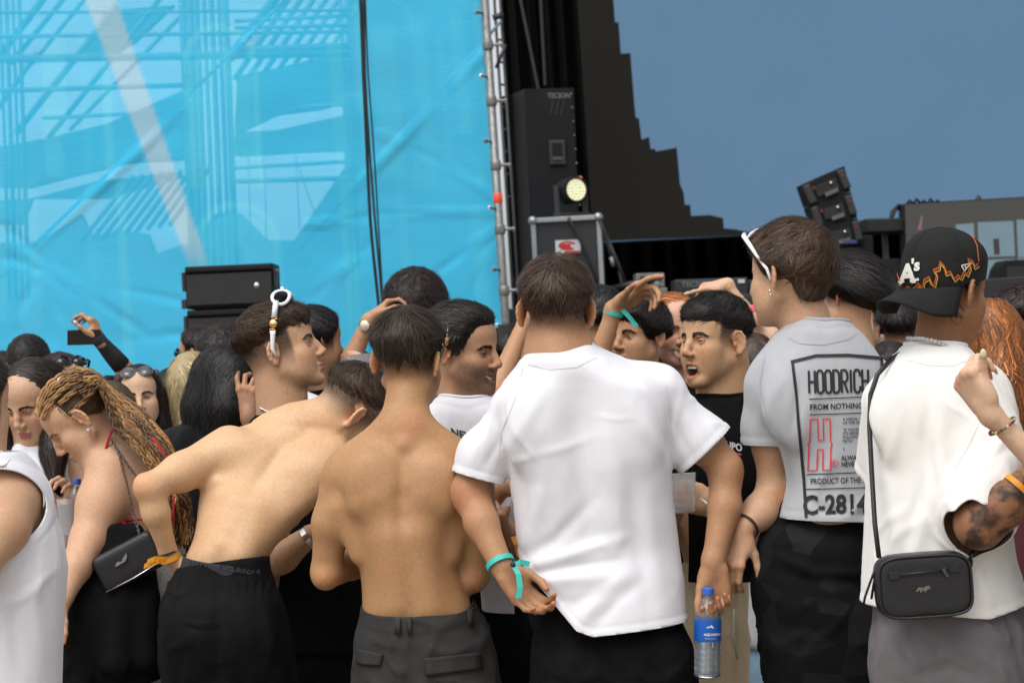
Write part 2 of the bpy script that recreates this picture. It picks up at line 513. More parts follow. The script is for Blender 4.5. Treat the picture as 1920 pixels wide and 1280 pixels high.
class Fig:
    def __init__(s, D, skin=(.47, .27, .165), hair=(.022, .014, .010)):
        s.D = D; s.prims = []; s.fine = []; s.painters = []; s.skin = np.array(skin) * [1.04, 1.06, 1.03]; s.haircol = np.array(hair); s.H = None
        s.kids = []; s.obj = None
    def p(s, x, y, dz=0.):
        d = s.D + dz; return np.array([(x - 960) / FPX * d, dz, -(y - 640) / FPX * d])
    def m(s, px): return px * s.D / FPX
    def w(s, V): return loc2world(V, s.D)
    def ground(s, p, hgt=.03):
        z = s.w(np.asarray(p)[None])[0][2]; return np.asarray(p) + GDOWN * (z - hgt)
    def limb(s, pts, k=.02, to=None):
        """pts: (x, y, dz, radius) in pixels (dz metres)"""
        q = [(s.p(a, b, c), s.m(r)) for a, b, c, r in pts]
        L = s.prims if to is None else to
        for (a, ra), (b, rb) in zip(q[:-1], q[1:]): L.append(cone(a, b, ra, rb, k))
        return [a for a, _ in q]
    def lv(s, rows):
        """rows (y, xL, xR, dz, depth half in m) -> loft rows"""
        out = []
        for y, xl, xr, dz, b in rows:
            a = s.p(xl, y, dz); c = s.p(xr, y, dz); out.append((a[2], (a[0] + c[0]) / 2, dz, (c[0] - a[0]) / 2, b))
        return out
    def hl(s, q): return s.H['c'] + s.H['M'] @ (np.asarray(q, float) * s.H['sc'])      # head coordinates -> local
    def tohead(s, P): return (np.asarray(P) - s.H['c']) @ s.H['M'] / s.H['sc']

    def head(s, x, y, dz, yaw, pitch=0, roll=0, sc=1., fem=0., mouth='closed', fade=None, stubble=0., eyes=True, gaze=(0, 1, 0),
             lip=None, fine=True, ears=True, brow=1., nose=1., lidopen=1., jaw=1., local=None, cheek=.0):
        ya, pi_, ro = map(math.radians, (yaw, pitch, roll))
        xr = np.array([math.cos(ya), -math.sin(ya), 0]); yf = np.array([math.sin(ya), math.cos(ya), 0]); zu = np.array([0, 0, 1.])
        yf, zu = math.cos(pi_) * yf - math.sin(pi_) * zu, math.cos(pi_) * zu + math.sin(pi_) * yf
        zu, xr = math.cos(ro) * zu + math.sin(ro) * xr, math.cos(ro) * xr - math.sin(ro) * zu
        M = np.stack([xr, yf, zu], 1)
        c = s.p(x, y, dz) if local is None else np.asarray(local, float)
        s.H = dict(c=c, M=M, sc=sc, mouth=mouth, fade=fade, stubble=stubble, lip=lip, fem=fem, gaze=np.array(gaze, float), lidopen=lidopen, cheek=cheek)
        P = s.prims
        E = lambda q, r, k=.015, op=1, R=None: P.append(ell(s.hl(q), np.array(r) * sc, M if R is None else M @ R, k * sc, op))
        C = lambda a, b, ra, rb, k=.012, op=1: P.append(cone(s.hl(a), s.hl(b), ra * sc, rb * sc, k * sc, op))
        drop = .011 if mouth == 'open' else 0.
        E((0, -.008, .040), (.076, .096, .083), .02)
        E((0, .044, .048), (.061, .048, .055), .03)
        E((0, .042, -.024), (.058 - .003 * fem, .054, .073), .03)
        for sx in (-1, 1):
            C((sx * .055, .004, -.046), (sx * .022, .066, -.092 - drop), .0175 * jaw, .017, .025)
            E((sx * .042, .059, -.020), (.021, .022, .019), .025)
            E((sx * .036, .049, -.052), (.024, .027, .032), .035)
            C((sx * .012, .089, .0235), (sx * .046, .070, .021), .0062 if not fem else .005, .0056, .014)
        E((0, .079, -.097 - drop), (.019 - .003 * fem, .017, .016), .022)
        for sx in (-1, 1): E((sx * .031, .0965, .003), (.018, .0145, .0110), .012, -1)
        C((0, .0925, .016), (0, .1025, -.004), .0076, .0086, .012); C((0, .1025, -.004), (0, .1095 + .003 * nose, -.025), .0086, .0098 * nose, .008)
        E((0, .1085 + .003 * nose, -.0275), (.0100 * nose, .0100, .0086), .008)
        for sx in (-1, 1): E((sx * .0115 * nose, .104, -.033), (.0085, .0105, .0075), .006)
        for sx in (-1, 1): E((sx * .0068, .107, -.041), (.0035, .005, .003), .003, -1)
        if mouth == 'closed':
            E((0, .094, -.060), (.022, .011, .0065), .008); E((0, .092, -.0725), (.019, .011, .0078), .008)
            C((-.021, .0975, -.066), (0, .1065, -.0655), .0018, .0022, .004, -1); C((0, .1065, -.0655), (.021, .0975, -.066), .0022, .0018, .004, -1)
        elif mouth == 'smile':
            C((-.031, .079, -.049), (0, .099, -.059), .006, .0064, .008); C((.031, .079, -.049), (0, .099, -.059), .006, .0064, .008)
            C((-.030, .079, -.052), (0, .096, -.080), .006, .0075, .008); C((.030, .079, -.052), (0, .096, -.080), .006, .0075, .008)
            E((0, .1, -.0670), (.026, .017, .0068), .004, -1)
            for sx in (-1, 1): E((sx * .020, .092, -.0610), (.010, .016, .0048), .004, -1)
            for sx in (-1, 1): E((sx * .043, .068, -.035), (.018, .018, .016), .015)
        else:
            C((-.024, .082, -.064), (0, .100, -.058), .006, .0068, .008); C((.024, .082, -.064), (0, .100, -.058), .006, .0068, .008)
            C((-.024, .080, -.074), (0, .094, -.097), .006, .0078, .008); C((.024, .080, -.074), (0, .094, -.097), .006, .0078, .008)
            E((0, .1, -.0775), (.021, .03, .0145), .005, -1)
        if ears:
            for sx in (-1, 1):
                a = math.radians(34) * sx
                R = np.array([[math.cos(a), -math.sin(a), 0], [math.sin(a), math.cos(a), 0], [0, 0, 1.]])
                t = math.radians(-12); R2 = np.array([[1, 0, 0], [0, math.cos(t), -math.sin(t)], [0, math.sin(t), math.cos(t)]])
                R = R @ R2
                off = R @ np.array([0, -.012, 0]); c0 = np.array([sx * .0785, .001, .0]) + off
                E(c0, (.0050, .0170, .0295), .006, 1, R)
                rim = [(.002, .013, .008), (.0035, .012, .021), (.0042, .002, .0305), (.0045, -.010, .0265), (.0045, -.0170, .012), (.0042, -.0165, -.004), (.0035, -.0105, -.018), (.002, -.001, -.027)]
                for i in range(len(rim) - 1):
                    p0, p1 = [c0 + R @ np.array([sx * v[0], v[1], v[2]]) for v in rim[i:i + 2]]; C(p0, p1, .0042, .0042, .004)
                E(c0 + R @ np.array([sx * .0065, .003, -.001]), (.0060, .0082, .0150), .004, -1, R)
                C(c0 + R @ np.array([sx * .003, -.0035, .016]), c0 + R @ np.array([sx * .003, -.0065, -.008]), .0032, .0032, .004)
                E(c0 + R @ np.array([sx * .0045, .0125, -.005]), (.0045, .004, .0065), .004, 1, R)
                E(c0 + R @ np.array([sx * .001, .003, -.028]), (.0052, .0075, .0085), .006, 1, R)
        if fine: s.fine.append((s.hl((0, .012, -.02)), .132 * sc))
        s.eyes = eyes; s.browk = brow

    def face_kids(s):
        """eyeballs with lids, brows, teeth"""
        H = s.H; M = H['M']; sc = H['sc']
        if s.eyes:
            for sx in (-1, 1):
                c = s.hl((sx * .031, .0755, .004)); g = nrm(M @ nrm(H['gaze']))
                mb = MB(); mb.ball(np.zeros(3), .0121 * sc, 16, np.stack([M[:, 0], M[:, 2], M[:, 1]])) ; V = np.array(mb.V)
                a = np.arccos(np.clip(V @ g / (.0121 * sc), -1, 1))
                col = np.where(a[:, None] < .27, [.004, .004, .004], np.where(a[:, None] < .56, [.055, .028, .014], [.36, .33, .31]))
                me = new_mesh('eye', s.w(V + c), mb.F, col=col)
                eo = link('eye', me, EYEM, s.obj)
                V = []; F = []; cc = []
                for up in (1, -1):
                    b0 = len(V); na, ne = 13, 6
                    for i in range(na):
                        az = -1.12 + 2.24 * i / (na - 1)
                        edge = (.36 if up > 0 else -.20) * H['lidopen'] * max(math.cos(az * 1.38), 0) - .03 + .05 * az * sx
                        for j in range(ne):
                            el = edge + (1.15 * up - edge) * j / (ne - 1)
                            r = (.0132 if j else .0128) * sc
                            V.append(c + M @ (np.array([math.sin(az) * math.cos(el), math.cos(az) * math.cos(el), math.sin(el)]) * r))
                            cc.append((np.array([.02, .012, .01]) if (j == 0 and up > 0) else s.skin * (.75 if j == 0 else np.array([.9, .82, .78]))))
                    for i in range(na - 1):
                        for j in range(ne - 1):
                            q = b0 + i * ne + j; F.append((q, q + ne, q + ne + 1, q + 1))
                lo_ = link('eyelid', new_mesh('eyelid', s.w(np.array(V)), F, col=np.array(cc)), SKIN, eo)
        if s.browk and s.eyes:
            rs = np.random.default_rng(5)
            for sx in (-1, 1):
                V = []; F = []; cc = []
                for i in range(int(90)):
                    t = rs.random(); x = .011 + .040 * t; z = .0185 + .0065 * math.sin(min(t * 1.25, 1) * 2.2) - .006 * max(t - .7, 0) / .3
                    z += (rs.random() - .5) * .0075 * s.browk * (1 - .6 * t) ; y = .097 - 10.5 * (x - .008) ** 2
                    q0 = np.array([sx * x, y, z]); d = nrm([sx * (.9 + .1 * t), -.35 * t, .45 - .85 * t + rs.normal() * .15])
                    L = .009 * (1 - .2 * t); 
                    X = np.array([q0, q0 + d * L * .5 + [0, .0012, 0], q0 + d * L])
                    d0, g0 = fgrad(s.prims, np.array([s.hl(q) for q in X]))
                    X = np.array([s.hl(q) for q in X]) + g0 * (np.array([.0002, .0016, .0012]) - d0)[:, None]
                    wd = np.cross(X[2] - X[0], g0[1]); wd = nrm(wd) * .0011
                    b = len(V); V += [X[0] - wd, X[0] + wd, X[1] - wd, X[1] + wd, X[2]]; F += [(b, b + 1, b + 3, b + 2), (b + 2, b + 3, b + 4)]
                    cc += [s.haircol * (.7 + .5 * rs.random())] * 5
                link('eyebrow', new_mesh('eyebrow', s.w(np.array(V)), F, col=np.array(cc)), HAIRM, s.obj)
        if H['mouth'] in ('smile', 'open'):
            mb = MB(); up = -.0635 if H['mouth'] == 'smile' else -.066
            rows = [(up, 1)] + ([(-.0735, -1)] if H['mouth'] == 'smile' else [])
            for z, sg in rows:
                for i in range(-4, 5):
                    a = i * .215; w_ = .0042 if abs(i) < 2 else .0034
                    q = np.array([math.sin(a) * .026, .0655 + .026 * math.cos(a), z + (.006 * (abs(i) / 4) ** 2 if H['mouth'] == 'smile' else 0)])
                    ax = np.array([[math.cos(a), -math.sin(a), 0], [math.sin(a), math.cos(a), 0], [0, 0, 1]]) @ M.T
                    mb.box(s.hl(q), (w_ * .94 * sc, .003 * sc, (.0052 if sg > 0 else .0042) * sc), ax, .001)
            mb.V = [tuple(v) for v in s.w(np.array(mb.V))]
            mb.build('teeth', TEETH, s.obj)

    def skincol(s, P, N):
        c = np.tile(s.skin, (len(P), 1)); mx = lambda c, t, k: c + (np.array(t) - c) * np.clip(k, 0, 1)[:, None]
        red = s.skin * np.array([1.06, .72, .62])
        n1 = noise3(P, 9, 1) + .5 * noise3(P, 26, 2); n4 = noise3(P, 210, 11); c = c * (1 + .08 * n1 + .06 * n4)[:, None]
        n2 = noise3(P, 14, 5); c = mx(c, red, .25 * np.clip(n2, 0, 1))
        for ce, r, col, k in s.painters:
            if callable(ce): kk, col_ = ce(P, N); c = mx(c, col_, kk)
            else:
                d = np.sqrt(((P - ce) ** 2).sum(1)); c = mx(c, col, k * (1 - sstep(r * .55, r, d)))
        if s.H is not None:
            q = s.tohead(P); H = s.H; x, y, z = q.T; ax = np.abs(x)
            inh = (np.sqrt(((q - [0, .01, 0]) ** 2).sum(1)) < .17)
            near = lambda cc, rr: np.clip(1.35 - np.sqrt((((np.stack([ax, y, z], 1) - cc) / rr) ** 2).sum(1)), 0, 1) * 2.2
            c = mx(c, red, .45 * near((.077, -.012, 0), (.014, .024, .036)))
            c = mx(c, red, (.13 + H['cheek']) * near((.04, .075, -.025), (.022, .03, .02)))
            c = mx(c, red, .22 * near((0, .115, -.03), (.016, .016, .014)))
            c = mx(c, s.skin * [.72, .6, .55], .5 * near((.031, .086, .002), (.019, .016, .012)))  # brow shadow painted into the skin colour round the eyes
            lipc = H['lip'] if H['lip'] is not None else s.skin * np.array([.82, .50, .47])
            if H['mouth'] == 'closed':
                k = near((0, .102, -.0605), (.021, .014, .0052)) + near((0, .100, -.072), (.019, .014, .0062)); c = mx(c, lipc, k)
            elif H['mouth'] == 'smile':
                k = near((0, .098, -.068), (.030, .018, .0155)); c = mx(c, lipc, k)
                k = near((0, .088, -.068), (.024, .013, .0075)); c = mx(c, [.06, .015, .012], k * (y < .0925))
            else:
                k = near((0, .098, -.077), (.028, .018, .0245)); c = mx(c, lipc, k)
                k = near((0, .080, -.078), (.022, .02, .0145)); c = mx(c, [.07, .016, .014], k * (y < .089))
            if H['stubble']:
                n = noise3(P, 500, 3)
                k = sstep(-.018, -.045, z - .35 * (ax - .03)) * sstep(-.01, .03, y) + .6 * sstep(.012, .004, np.abs(z + .05)) * sstep(.08, .095, y)
                k = k * (z > -.16) * inh; c = mx(c, s.haircol * 1.6 + s.skin * .18, H['stubble'] * np.clip(k, 0, 1) * (.85 + .5 * n))
            if H['fade']:
                zt, zb = H['fade'][:2]; n = noise3(P, 420, 7); n3 = noise3(P, 40, 8)
                side = sstep(.052, .040, y + .12 * (z < -.01) * np.clip(-z, 0, .05))
                k = sstep(zb, zt, z + .006 * n3) * side * (ax < .0815 + 0 * x) * (y < .06)
                ear = near((.078, -.012, 0), (.010, .021, .033)); k = k * (1 - np.clip(ear, 0, 1) * (ax > .074))
                c = mx(c, s.haircol * 1.15 + s.skin * .02, np.clip(k * (.92 + .30 * n), 0, 1) * inh)
        return c

    def build(s, label, group=None, h=.0071, smooth=1, base=None):
        V, Q, T = polygonize(s.prims, h, s.fine)
        V = relax(V, Q, T, smooth, .5) if smooth else V
        F = tri_of(Q, T); N = vnormals(V, F)
        col = s.skincol(V, N)
        c = base if base is not None else np.array([0, 0, 0])
        g = s.ground(c, 0.0); gw = s.w(g[None])[0]; gw[2] = 0
        me = new_mesh('person', s.w(V), [Q, T], col=col)
        s.obj = link('person', me, SKIN, None, gw)
        tag(s.obj, label, 'person', group)
        if s.H is not None: s.face_kids()
        return s.obj

    # -------------------------------------------------------------- hands
    def hand(s, W, dir_, palm, thumb, curl=(.5, .5, .5, .5), spread=.06, thumbcurl=.4, sc=1., W_is_local=True, tcol=None, thumbout=.75, nails=None):
        """W wrist (local); dir_ towards the fingers, palm = way the palm faces, thumb = side the thumb is on"""
        y = nrm(dir_); z = -nrm(palm); z = nrm(z - y * (z @ y)); x = np.cross(y, z)
        sd_ = 1. if x @ np.asarray(thumb, float) > 0 else -1.
        M = np.stack([x, y, z], 1); T = lambda q: W + M @ (np.asarray(q, float) * sc)
        P = s.prims
        kn = [(.029, .090), (.0095, .095), (-.0100, .089), (-.0275, .079)]
        P.append(ell(T((0, .045, -.002)), np.array((.036, .052, .0135)) * sc, M, .015 * sc))
        P.append(cone(T((0, -.012, 0)), T((0, .02, 0)), .023 * sc, .021 * sc, .02 * sc))
        P.append(cone(T((-sd_ * .024, .015, -.006)), T((-sd_ * .027, .065, -.005)), .013 * sc, .0115 * sc, .012 * sc))
        Ls = [(.043, .026, .021), (.047, .030, .022), (.044, .028, .021), (.034, .021, .019)]
        tips = []
        for f in range(4):
            kx, ky = kn[f]; b = np.array([sd_ * kx, ky, 0.])
            P.append(cone(T((sd_ * kx * .55, .02, 0)), T(b), .0115 * sc, .0105 * sc, .010 * sc))
            P.append(ell(T(b + [0, 0, .004]), np.array((.009, .010, .008)) * sc, M, .008 * sc))
            a = 0; q = b; cu = curl[f] if hasattr(curl[f], '__len__') else (curl[f], curl[f] * 1.1, curl[f] * .7)
            sp = sd_ * (1.5 - f) * spread; r0 = (.0093, .0096, .0090, .0080)[f]
            for j in range(3):
                a += cu[j]; d = np.array([math.sin(sp) * math.cos(a), math.cos(sp) * math.cos(a), -math.sin(a)])
                q2 = q + d * Ls[f][j]; ra = r0 * (1, .93, .86)[j]; rb = r0 * (.93, .86, .74)[j]
                P.append(cone(T(q), T(q2), ra * sc, rb * sc, .0045 * sc if j else .007 * sc)); q = q2
            tips.append((T(q), M @ d, M @ nrm([0, math.sin(a), math.cos(a)]), r0 * .74 * sc))
        to = thumbout
        b = np.array([sd_ * .020, .022, -.008]); d = nrm([sd_ * math.sin(to), math.cos(to), -.30 - .35 * thumbcurl])
        q = b + d * .040; P.append(cone(T(b), T(q), .0155 * sc, .0118 * sc, .014 * sc))
        P.append(ell(T((sd_ * .022, .040, -.010)), np.array((.016, .028, .014)) * sc, M, .014 * sc))
        for j, L in enumerate((.034, .028)):
            ang = to - thumbcurl * .75 * (j + 1); d = nrm([sd_ * math.sin(ang), math.cos(ang), -.30 - .35 * thumbcurl - .22 * j * thumbcurl])
            q2 = q + d * L; P.append(cone(T(q), T(q2), (.0108, .0100)[j] * sc, (.0098, .0080)[j] * sc, .005 * sc)); q = q2
        tips.append((T(q), M @ d, M @ nrm([sd_ * math.cos(ang) * .6, 0, .8]), .008 * sc))
        s.fine.append((T((0, .10, -.02)), .095 * sc))
        red = s.skin * np.array([1.08, .70, .60])
        for t in tips: s.painters.append((t[0], .022 * sc, red, .45))
        for kx, ky in kn: s.painters.append((T((sd_ * kx, ky, .01)), .014 * sc, red, .35))
        if nails is not None: s.nails = getattr(s, 'nails', []) + [(tips, nails)]
        return T, tips

    def build_nails(s):
        for tips, (col, L) in getattr(s, 'nails', []):
            M_ = mat('nail_' + '%02d%02d%02d' % tuple(int(99 * c) for c in col), color=col, rough=.2)
            for p, d, up, r in tips:
                mb = MB(); up = nrm(up - d * (up @ d)); sd_ = np.cross(d, up)
                V = []; n = 5
                for i, t in enumerate((-.010, .0, L * .6, L)):
                    w_ = r * (.85, .9, .72, .25)[i]
                    for j in range(n):
                        u = -1 + 2 * j / (n - 1)
                        V.append(s.w((p + d * (t + .002) + sd_ * (u * w_) + up * (r * 1.02 - .35 * u * u * w_ - max(t, 0) * .25))[None])[0])
                F = [(i * n + j, i * n + j + 1, (i + 1) * n + j + 1, (i + 1) * n + j) for i in range(3) for j in range(n - 1)]
                me = new_mesh('fingernail', np.array(V), F); o = link('fingernail', me, M_, s.obj)
                md = o.modifiers.new('thickness', 'SOLIDIFY'); md.thickness = .0012

    # -------------------------------------------------------------- garments
    def garment(s, name, prims, material, h=.008, cuts=(), folds=(), disp=None, thick=.003, hem=.02, col=None, smooth=1, parent=None, keep=None, fine=()):
        V, Q, T = polygonize(prims, h, fine); V = relax(V, Q, T, smooth, .5)
        F = tri_of(Q, T); N = vnormals(V, F)
        dsp = np.zeros(len(V))
        if disp is not None: dsp += disp(V, N)
        fac = sstep(.0, .5, -N[:, 1])
        for pl, wd, amp in folds:
            q = [(s.p(a, b)[0], s.p(a, b)[2]) for a, b in pl]
            d, t = seg_dist2(V[:, 0], V[:, 2], q); wl = s.m(wd)
            dsp += amp * np.exp(-(d / wl) ** 2) * np.sin(math.pi * np.clip(.12 + .8 * t, 0, 1)) * fac
        V = V + N * dsp[:, None]
        if len(cuts):
            g = np.max([c(V) for c in cuts], axis=0)
            # hem: a doubled band of cloth along the cut
            band = sstep(-hem, -hem * .75, g); groove = np.exp(-((g + hem) / .005) ** 2)
            V = V + N * (.0016 * band - .0012 * groove)[:, None] if hem else V
            V, F = clip_tris(V, F, g)
        c_ = col(V) if col is not None else None
        me = new_mesh(name, s.w(V), F, col=c_)
        o = link(name, me, material, parent or s.obj)
        if thick:
            md = o.modifiers.new('thickness', 'SOLIDIFY'); md.thickness = thick; md.offset = -1
        o_ = o; s.last = (V, F)
        return o

    def cut_plane(s, a, b, side=1):
        """remove what lies below (side=1) the line a-b of the picture plane"""
        a = s.p(*a); b = s.p(*b); t = nrm([b[0] - a[0], 0, b[2] - a[2]]); n = np.array([t[2], 0, -t[0]]) * side
        return lambda V: (V - a) @ n
    def cut_neck(s, a, b, tilt=.35, lim=None):
        """neckline: remove what lies above the line a-b, the opening sinking by tilt towards the chest"""
        a = s.p(*a); b = s.p(*b); t = nrm([b[0] - a[0], 0, b[2] - a[2]]); n = np.array([-t[2], tilt, t[0]]); mid = (a + b) / 2; lim = lim or np.linalg.norm(b - a) * .60
        return lambda V: np.minimum((V - a) @ n, lim - np.hypot(V[:, 0] - mid[0], V[:, 1] - mid[1]))
    def cut_collar(s, c, rx, ry, lean=0., down=.13):
        """neck opening: what lies inside an upright oval round the neck; c = (x, y, dz), rx px, ry metres"""
        c = s.p(*c); rx = s.m(rx)
        def g(V):
            z = V[:, 2] - c[2]; e = np.sqrt(((V[:, 0] - c[0] - lean * z) / rx) ** 2 + ((V[:, 1] - c[1]) / ry) ** 2); return np.minimum((1 - e) * min(rx, ry), z + down)
        return g
    def cut_sleeve(s, e, d, r):
        e = np.asarray(e); d = nrm(d)
        def g(V):
            q = V - e; t = q @ d; rad = np.sqrt(np.maximum((q * q).sum(1) - t * t, 0)); return np.minimum(t, r - rad)
        return g
    def cut_ball(s, c, r, M=np.eye(3)):
        c = np.asarray(c); r = np.asarray(r if hasattr(r, '__len__') else (r,) * 3)
        return lambda V: (1 - np.sqrt((((V - c) @ M / r) ** 2).sum(1))) * min(r)

    def trousers(s, name, lv, legs, material, disp=None, folds=(), waist=None, extra=(), h=.011, cuts=(), shoes=True, shoemat=None, k=.03, thick=0, col=None):
        P = [loft(s.lv(lv), .03)]
        feet = []
        for pts in legs:
            q = s.limb(pts, k, P); g = s.ground(q[-1], .06)
            P.append(cone(q[-1], g, s.m(pts[-1][3]), .075, .03)); feet.append(g)
        P += list(extra)
        o = s.garment(name, P, material, h, cuts=list(cuts) + ([waist] if waist else []), disp=disp, folds=folds, thick=thick, hem=.0, smooth=2, col=col)
        if shoes:
            for i, g in enumerate(feet):
                f = -1 if s.H is None else (1 if s.H['M'][1, 1] > 0 else -1)
                g = g + GDOWN * .02
                pr = [ell(g + [0, f * .05, 0], (.045, .12, .038), BASIS.T, .02), ell(g + [0, f * -.02, .02], (.042, .06, .06), None, .03)]
                V, Q, T = polygonize(pr, .014)
                W = s.w(V); W[:, 2] = np.maximum(W[:, 2], .004)
                link('shoe', new_mesh('shoe', W, [Q, T]), shoemat or mat('shoe_white', color=(.55, .55, .53), rough=.5), s.obj)
        return o

    def on_surface(s, XZ, surf=None, off=.0022):
        """XZ: (n,2) local x,z -> points on the last garment, seen from the front"""
        V, F = surf or s.last
        bv = BVHTree.FromPolygons([tuple(v) for v in V], [tuple(f) for f in F])
        out = []; dz = 0
        for x, z in XZ:
            k = 1.0
            ry = Vector((x, s.D, z)).normalized(); hit, n, i, d = bv.ray_cast(Vector((0, -s.D, 0)) + ry * (s.D - 1.5), ry)
            if hit is None: out.append((x * (1 + dz / s.D), dz, z * (1 + dz / s.D)))
            else:
                n = n if n.y < 0 else -n; q = hit + n * off - Vector((0, off * .3, 0)); dz = q.y; out.append(tuple(q))
        return np.array(out)

    def text(s, body, org, right, up, material, name='print', bold=0., surf=None, parent=None, squeeze=1., off=.0022, fine=1):
        """flat lettering laid onto the last garment; org px, right = px vector of one em, up likewise"""
        V2, F = text_mesh(body, bold, fine)
        X = np.array(org)[None] + V2[:, :1] * np.array(right)[None] + V2[:, 1:2] * np.array(up)[None]
        L = np.array([s.p(a, b) for a, b in X]); L = s.on_surface(L[:, [0, 2]], surf, off)
        me = new_mesh(name, s.w(L), F, smooth=False)
        return link(name, me, material, parent or s.obj)

    def bars(s, polys, material, name='print', surf=None, parent=None, off=.0022):
        """polylines with a width (px), laid onto the last garment"""
        V = []; F = []
        for pl, wd in polys:
            pts = []
            for (x0, y0), (x1, y1) in zip(pl[:-1], pl[1:]):
                n = max(2, int(math.hypot(x1 - x0, y1 - y0) / 8)); pts += [(x0 + (x1 - x0) * i / n, y0 + (y1 - y0) * i / n) for i in range(n)]
            pts.append(pl[-1]); b = len(V)
            for i, p in enumerate(pts):
                a, c = np.array(pts[max(i - 1, 0)], float), np.array(pts[min(i + 1, len(pts) - 1)], float)
                t = (c - a) / (np.linalg.norm(c - a) + 1e-9); nn = np.array([-t[1], t[0]]) * wd / 2
                V += [np.array(p) + nn, np.array(p) - nn]
            F += [(b + 2 * i, b + 2 * i + 1, b + 2 * i + 3, b + 2 * i + 2) for i in range(len(pts) - 1)]
        L = np.array([s.p(a, b) for a, b in V]); L = s.on_surface(L[:, [0, 2]], surf, off)
        return link(name, new_mesh(name, s.w(L), F, smooth=False), material, parent or s.obj)

    # -------------------------------------------------------------- hair
    def hair(s, prims, flow, n=2500, L=.035, width=.0022, lift=.25, col=None, steps=3, h=.0085, keep=None, rough=.0, gloss=None, name='hair',
             wave=0., wfreq=60., parent=None, vol=True, light=(.4, 2.3), taper=.85, clump=0, tipcol=None, captone=.55):
        """prims: the hair's volume (local); flow(q, n) in head coordinates; strands laid along it"""
        col = s.haircol if col is None else np.array(col)
        V, Q, T = polygonize(prims, h); V = relax(V, Q, T, 1, .5); F = tri_of(Q, T); N = vnormals(V, F)
        nz = noise3(V, 90, 3) + noise3(V, 40, 6)
        Vd = V + N * (nz * rough)[:, None]
        rs = np.random.default_rng(int(abs(s.H['c'][0]) * 1e4) + n)
        ctr = V[F].mean(1); area = np.linalg.norm(np.cross(V[F[:, 1]] - V[F[:, 0]], V[F[:, 2]] - V[F[:, 0]]), axis=1)
        qc = s.tohead(ctr)
        if keep is not None: area = area * keep(qc)
        f = rs.choice(len(F), n, p=area / area.sum()); b = rs.dirichlet((1, 1, 1), n)
        X = (V[F[f]] * b[:, :, None]).sum(1); M = s.H['M']
        d, g = fgrad(prims, X); X = X - g * (.0035 + d)[:, None]
        off = -.0035 + 0 * d; pts = [X]; nn = [g]; vr = rs.normal(size=(n, 3)) * .13
        if clump:
            cl = rs.integers(0, clump, n); cn = s.tohead(X); seeds = rs.choice(n, clump)
            cl = np.argmin(((cn[:, None] - cn[seeds][None]) ** 2).sum(2), 1); vr = rs.normal(size=(clump, 3))[cl] * .20 + vr * .55; ctone = np.exp(rs.normal(size=clump) * .30)[cl]
        Ls = L * rs.uniform(.55, 1.2, n); lf = lift * rs.uniform(.1, 1., n) ** 1.5 * np.where(rs.random(n) < .07, 2.4, 1); ph = (rs.uniform(0, 6.3, clump)[cl] + rs.uniform(0, .7, n)) if clump else rs.uniform(0, 6.3, n)
        frac = (np.arange(steps + 1) / steps) ** 1.5; frac[1] = min(frac[1], .012 / L)
        for k in range(steps):
            q = s.tohead(X); fl = flow(q, g @ M)
            fl = fl / (np.linalg.norm(fl, axis=1)[:, None] + 1e-9); fl = fl @ M.T + vr
            if wave:
                sidev = np.cross(fl, g); fl = fl + sidev * (wave * np.sin(ph + wfreq * Ls * (k + 1) / steps * 1.0))[:, None]
            fl = fl - g * (fl * g).sum(1)[:, None]; fl /= np.linalg.norm(fl, axis=1)[:, None] + 1e-9
            X = X + fl * (Ls * (frac[k + 1] - frac[k]))[:, None]
            d, g2 = fgrad(prims, X); off = .0012 + lf * Ls * frac[k + 1] ** 1.3
            ok = np.abs(d) < .07
            X = np.where(ok[:, None], X + g2 * np.clip(off - d, -.02, .02)[:, None], X); g = np.where(ok[:, None], g2, g); pts.append(X); nn.append(g)
        pts = np.array(pts); nn = np.array(nn); K = steps + 1
        tg = np.gradient(pts, axis=0); tg /= np.linalg.norm(tg, axis=2)[:, :, None] + 1e-9
        sd_ = np.cross(tg, nn); sd_ /= np.linalg.norm(sd_, axis=2)[:, :, None] + 1e-9
        w_ = width * .5 * (1 - taper * (np.arange(K) / (K - 1)) ** 2)[:, None, None] * rs.uniform(.6, 1.3, n)[None, :, None]
        VV = np.stack([pts - sd_ * w_, pts + sd_ * w_], 2).transpose(1, 0, 2, 3).reshape(-1, 3)
        i = np.arange(n)[:, None] * (2 * K) + np.arange(K - 1)[None] * 2
        QQ = np.stack([i, i + 1, i + 3, i + 2], -1).reshape(-1, 4)
        br = np.exp(rs.normal(size=n) * .45).clip(*light); tone = (1 + .10 * noise3(pts[0], 30, 9)) * (ctone if clump else 1)
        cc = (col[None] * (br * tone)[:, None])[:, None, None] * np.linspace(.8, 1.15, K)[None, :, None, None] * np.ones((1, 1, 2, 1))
        if tipcol is not None:
            tt = (np.linspace(0, 1, K) ** 1.5)[None, :, None, None]; cc = cc * (1 - tt) + np.array(tipcol) * br[:, None, None, None] * tt
        cc = cc.reshape(-1, 3)
        allV = np.concatenate([Vd, VV]) if vol else VV
        o0 = len(Vd) if vol else 0
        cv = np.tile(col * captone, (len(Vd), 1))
        if tipcol is not None and vol:
            pass
        allc = np.concatenate([cv, cc]) if vol else cc
        fs = [Q, T, QQ + o0] if vol else [QQ]
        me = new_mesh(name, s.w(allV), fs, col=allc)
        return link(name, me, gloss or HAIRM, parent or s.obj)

    def hprim(s, fn, k=.012, op=2, R=.3):
        """a field given in head coordinates (metres)"""
        return Prim(lambda P: fn(s.tohead(P)) * s.H['sc'], s.H['c'], R, k, op)
    def hell(s, c, r, k=.02, op=1): return ell(s.hl(c), np.array(r) * s.H['sc'], s.H['M'], k, op)

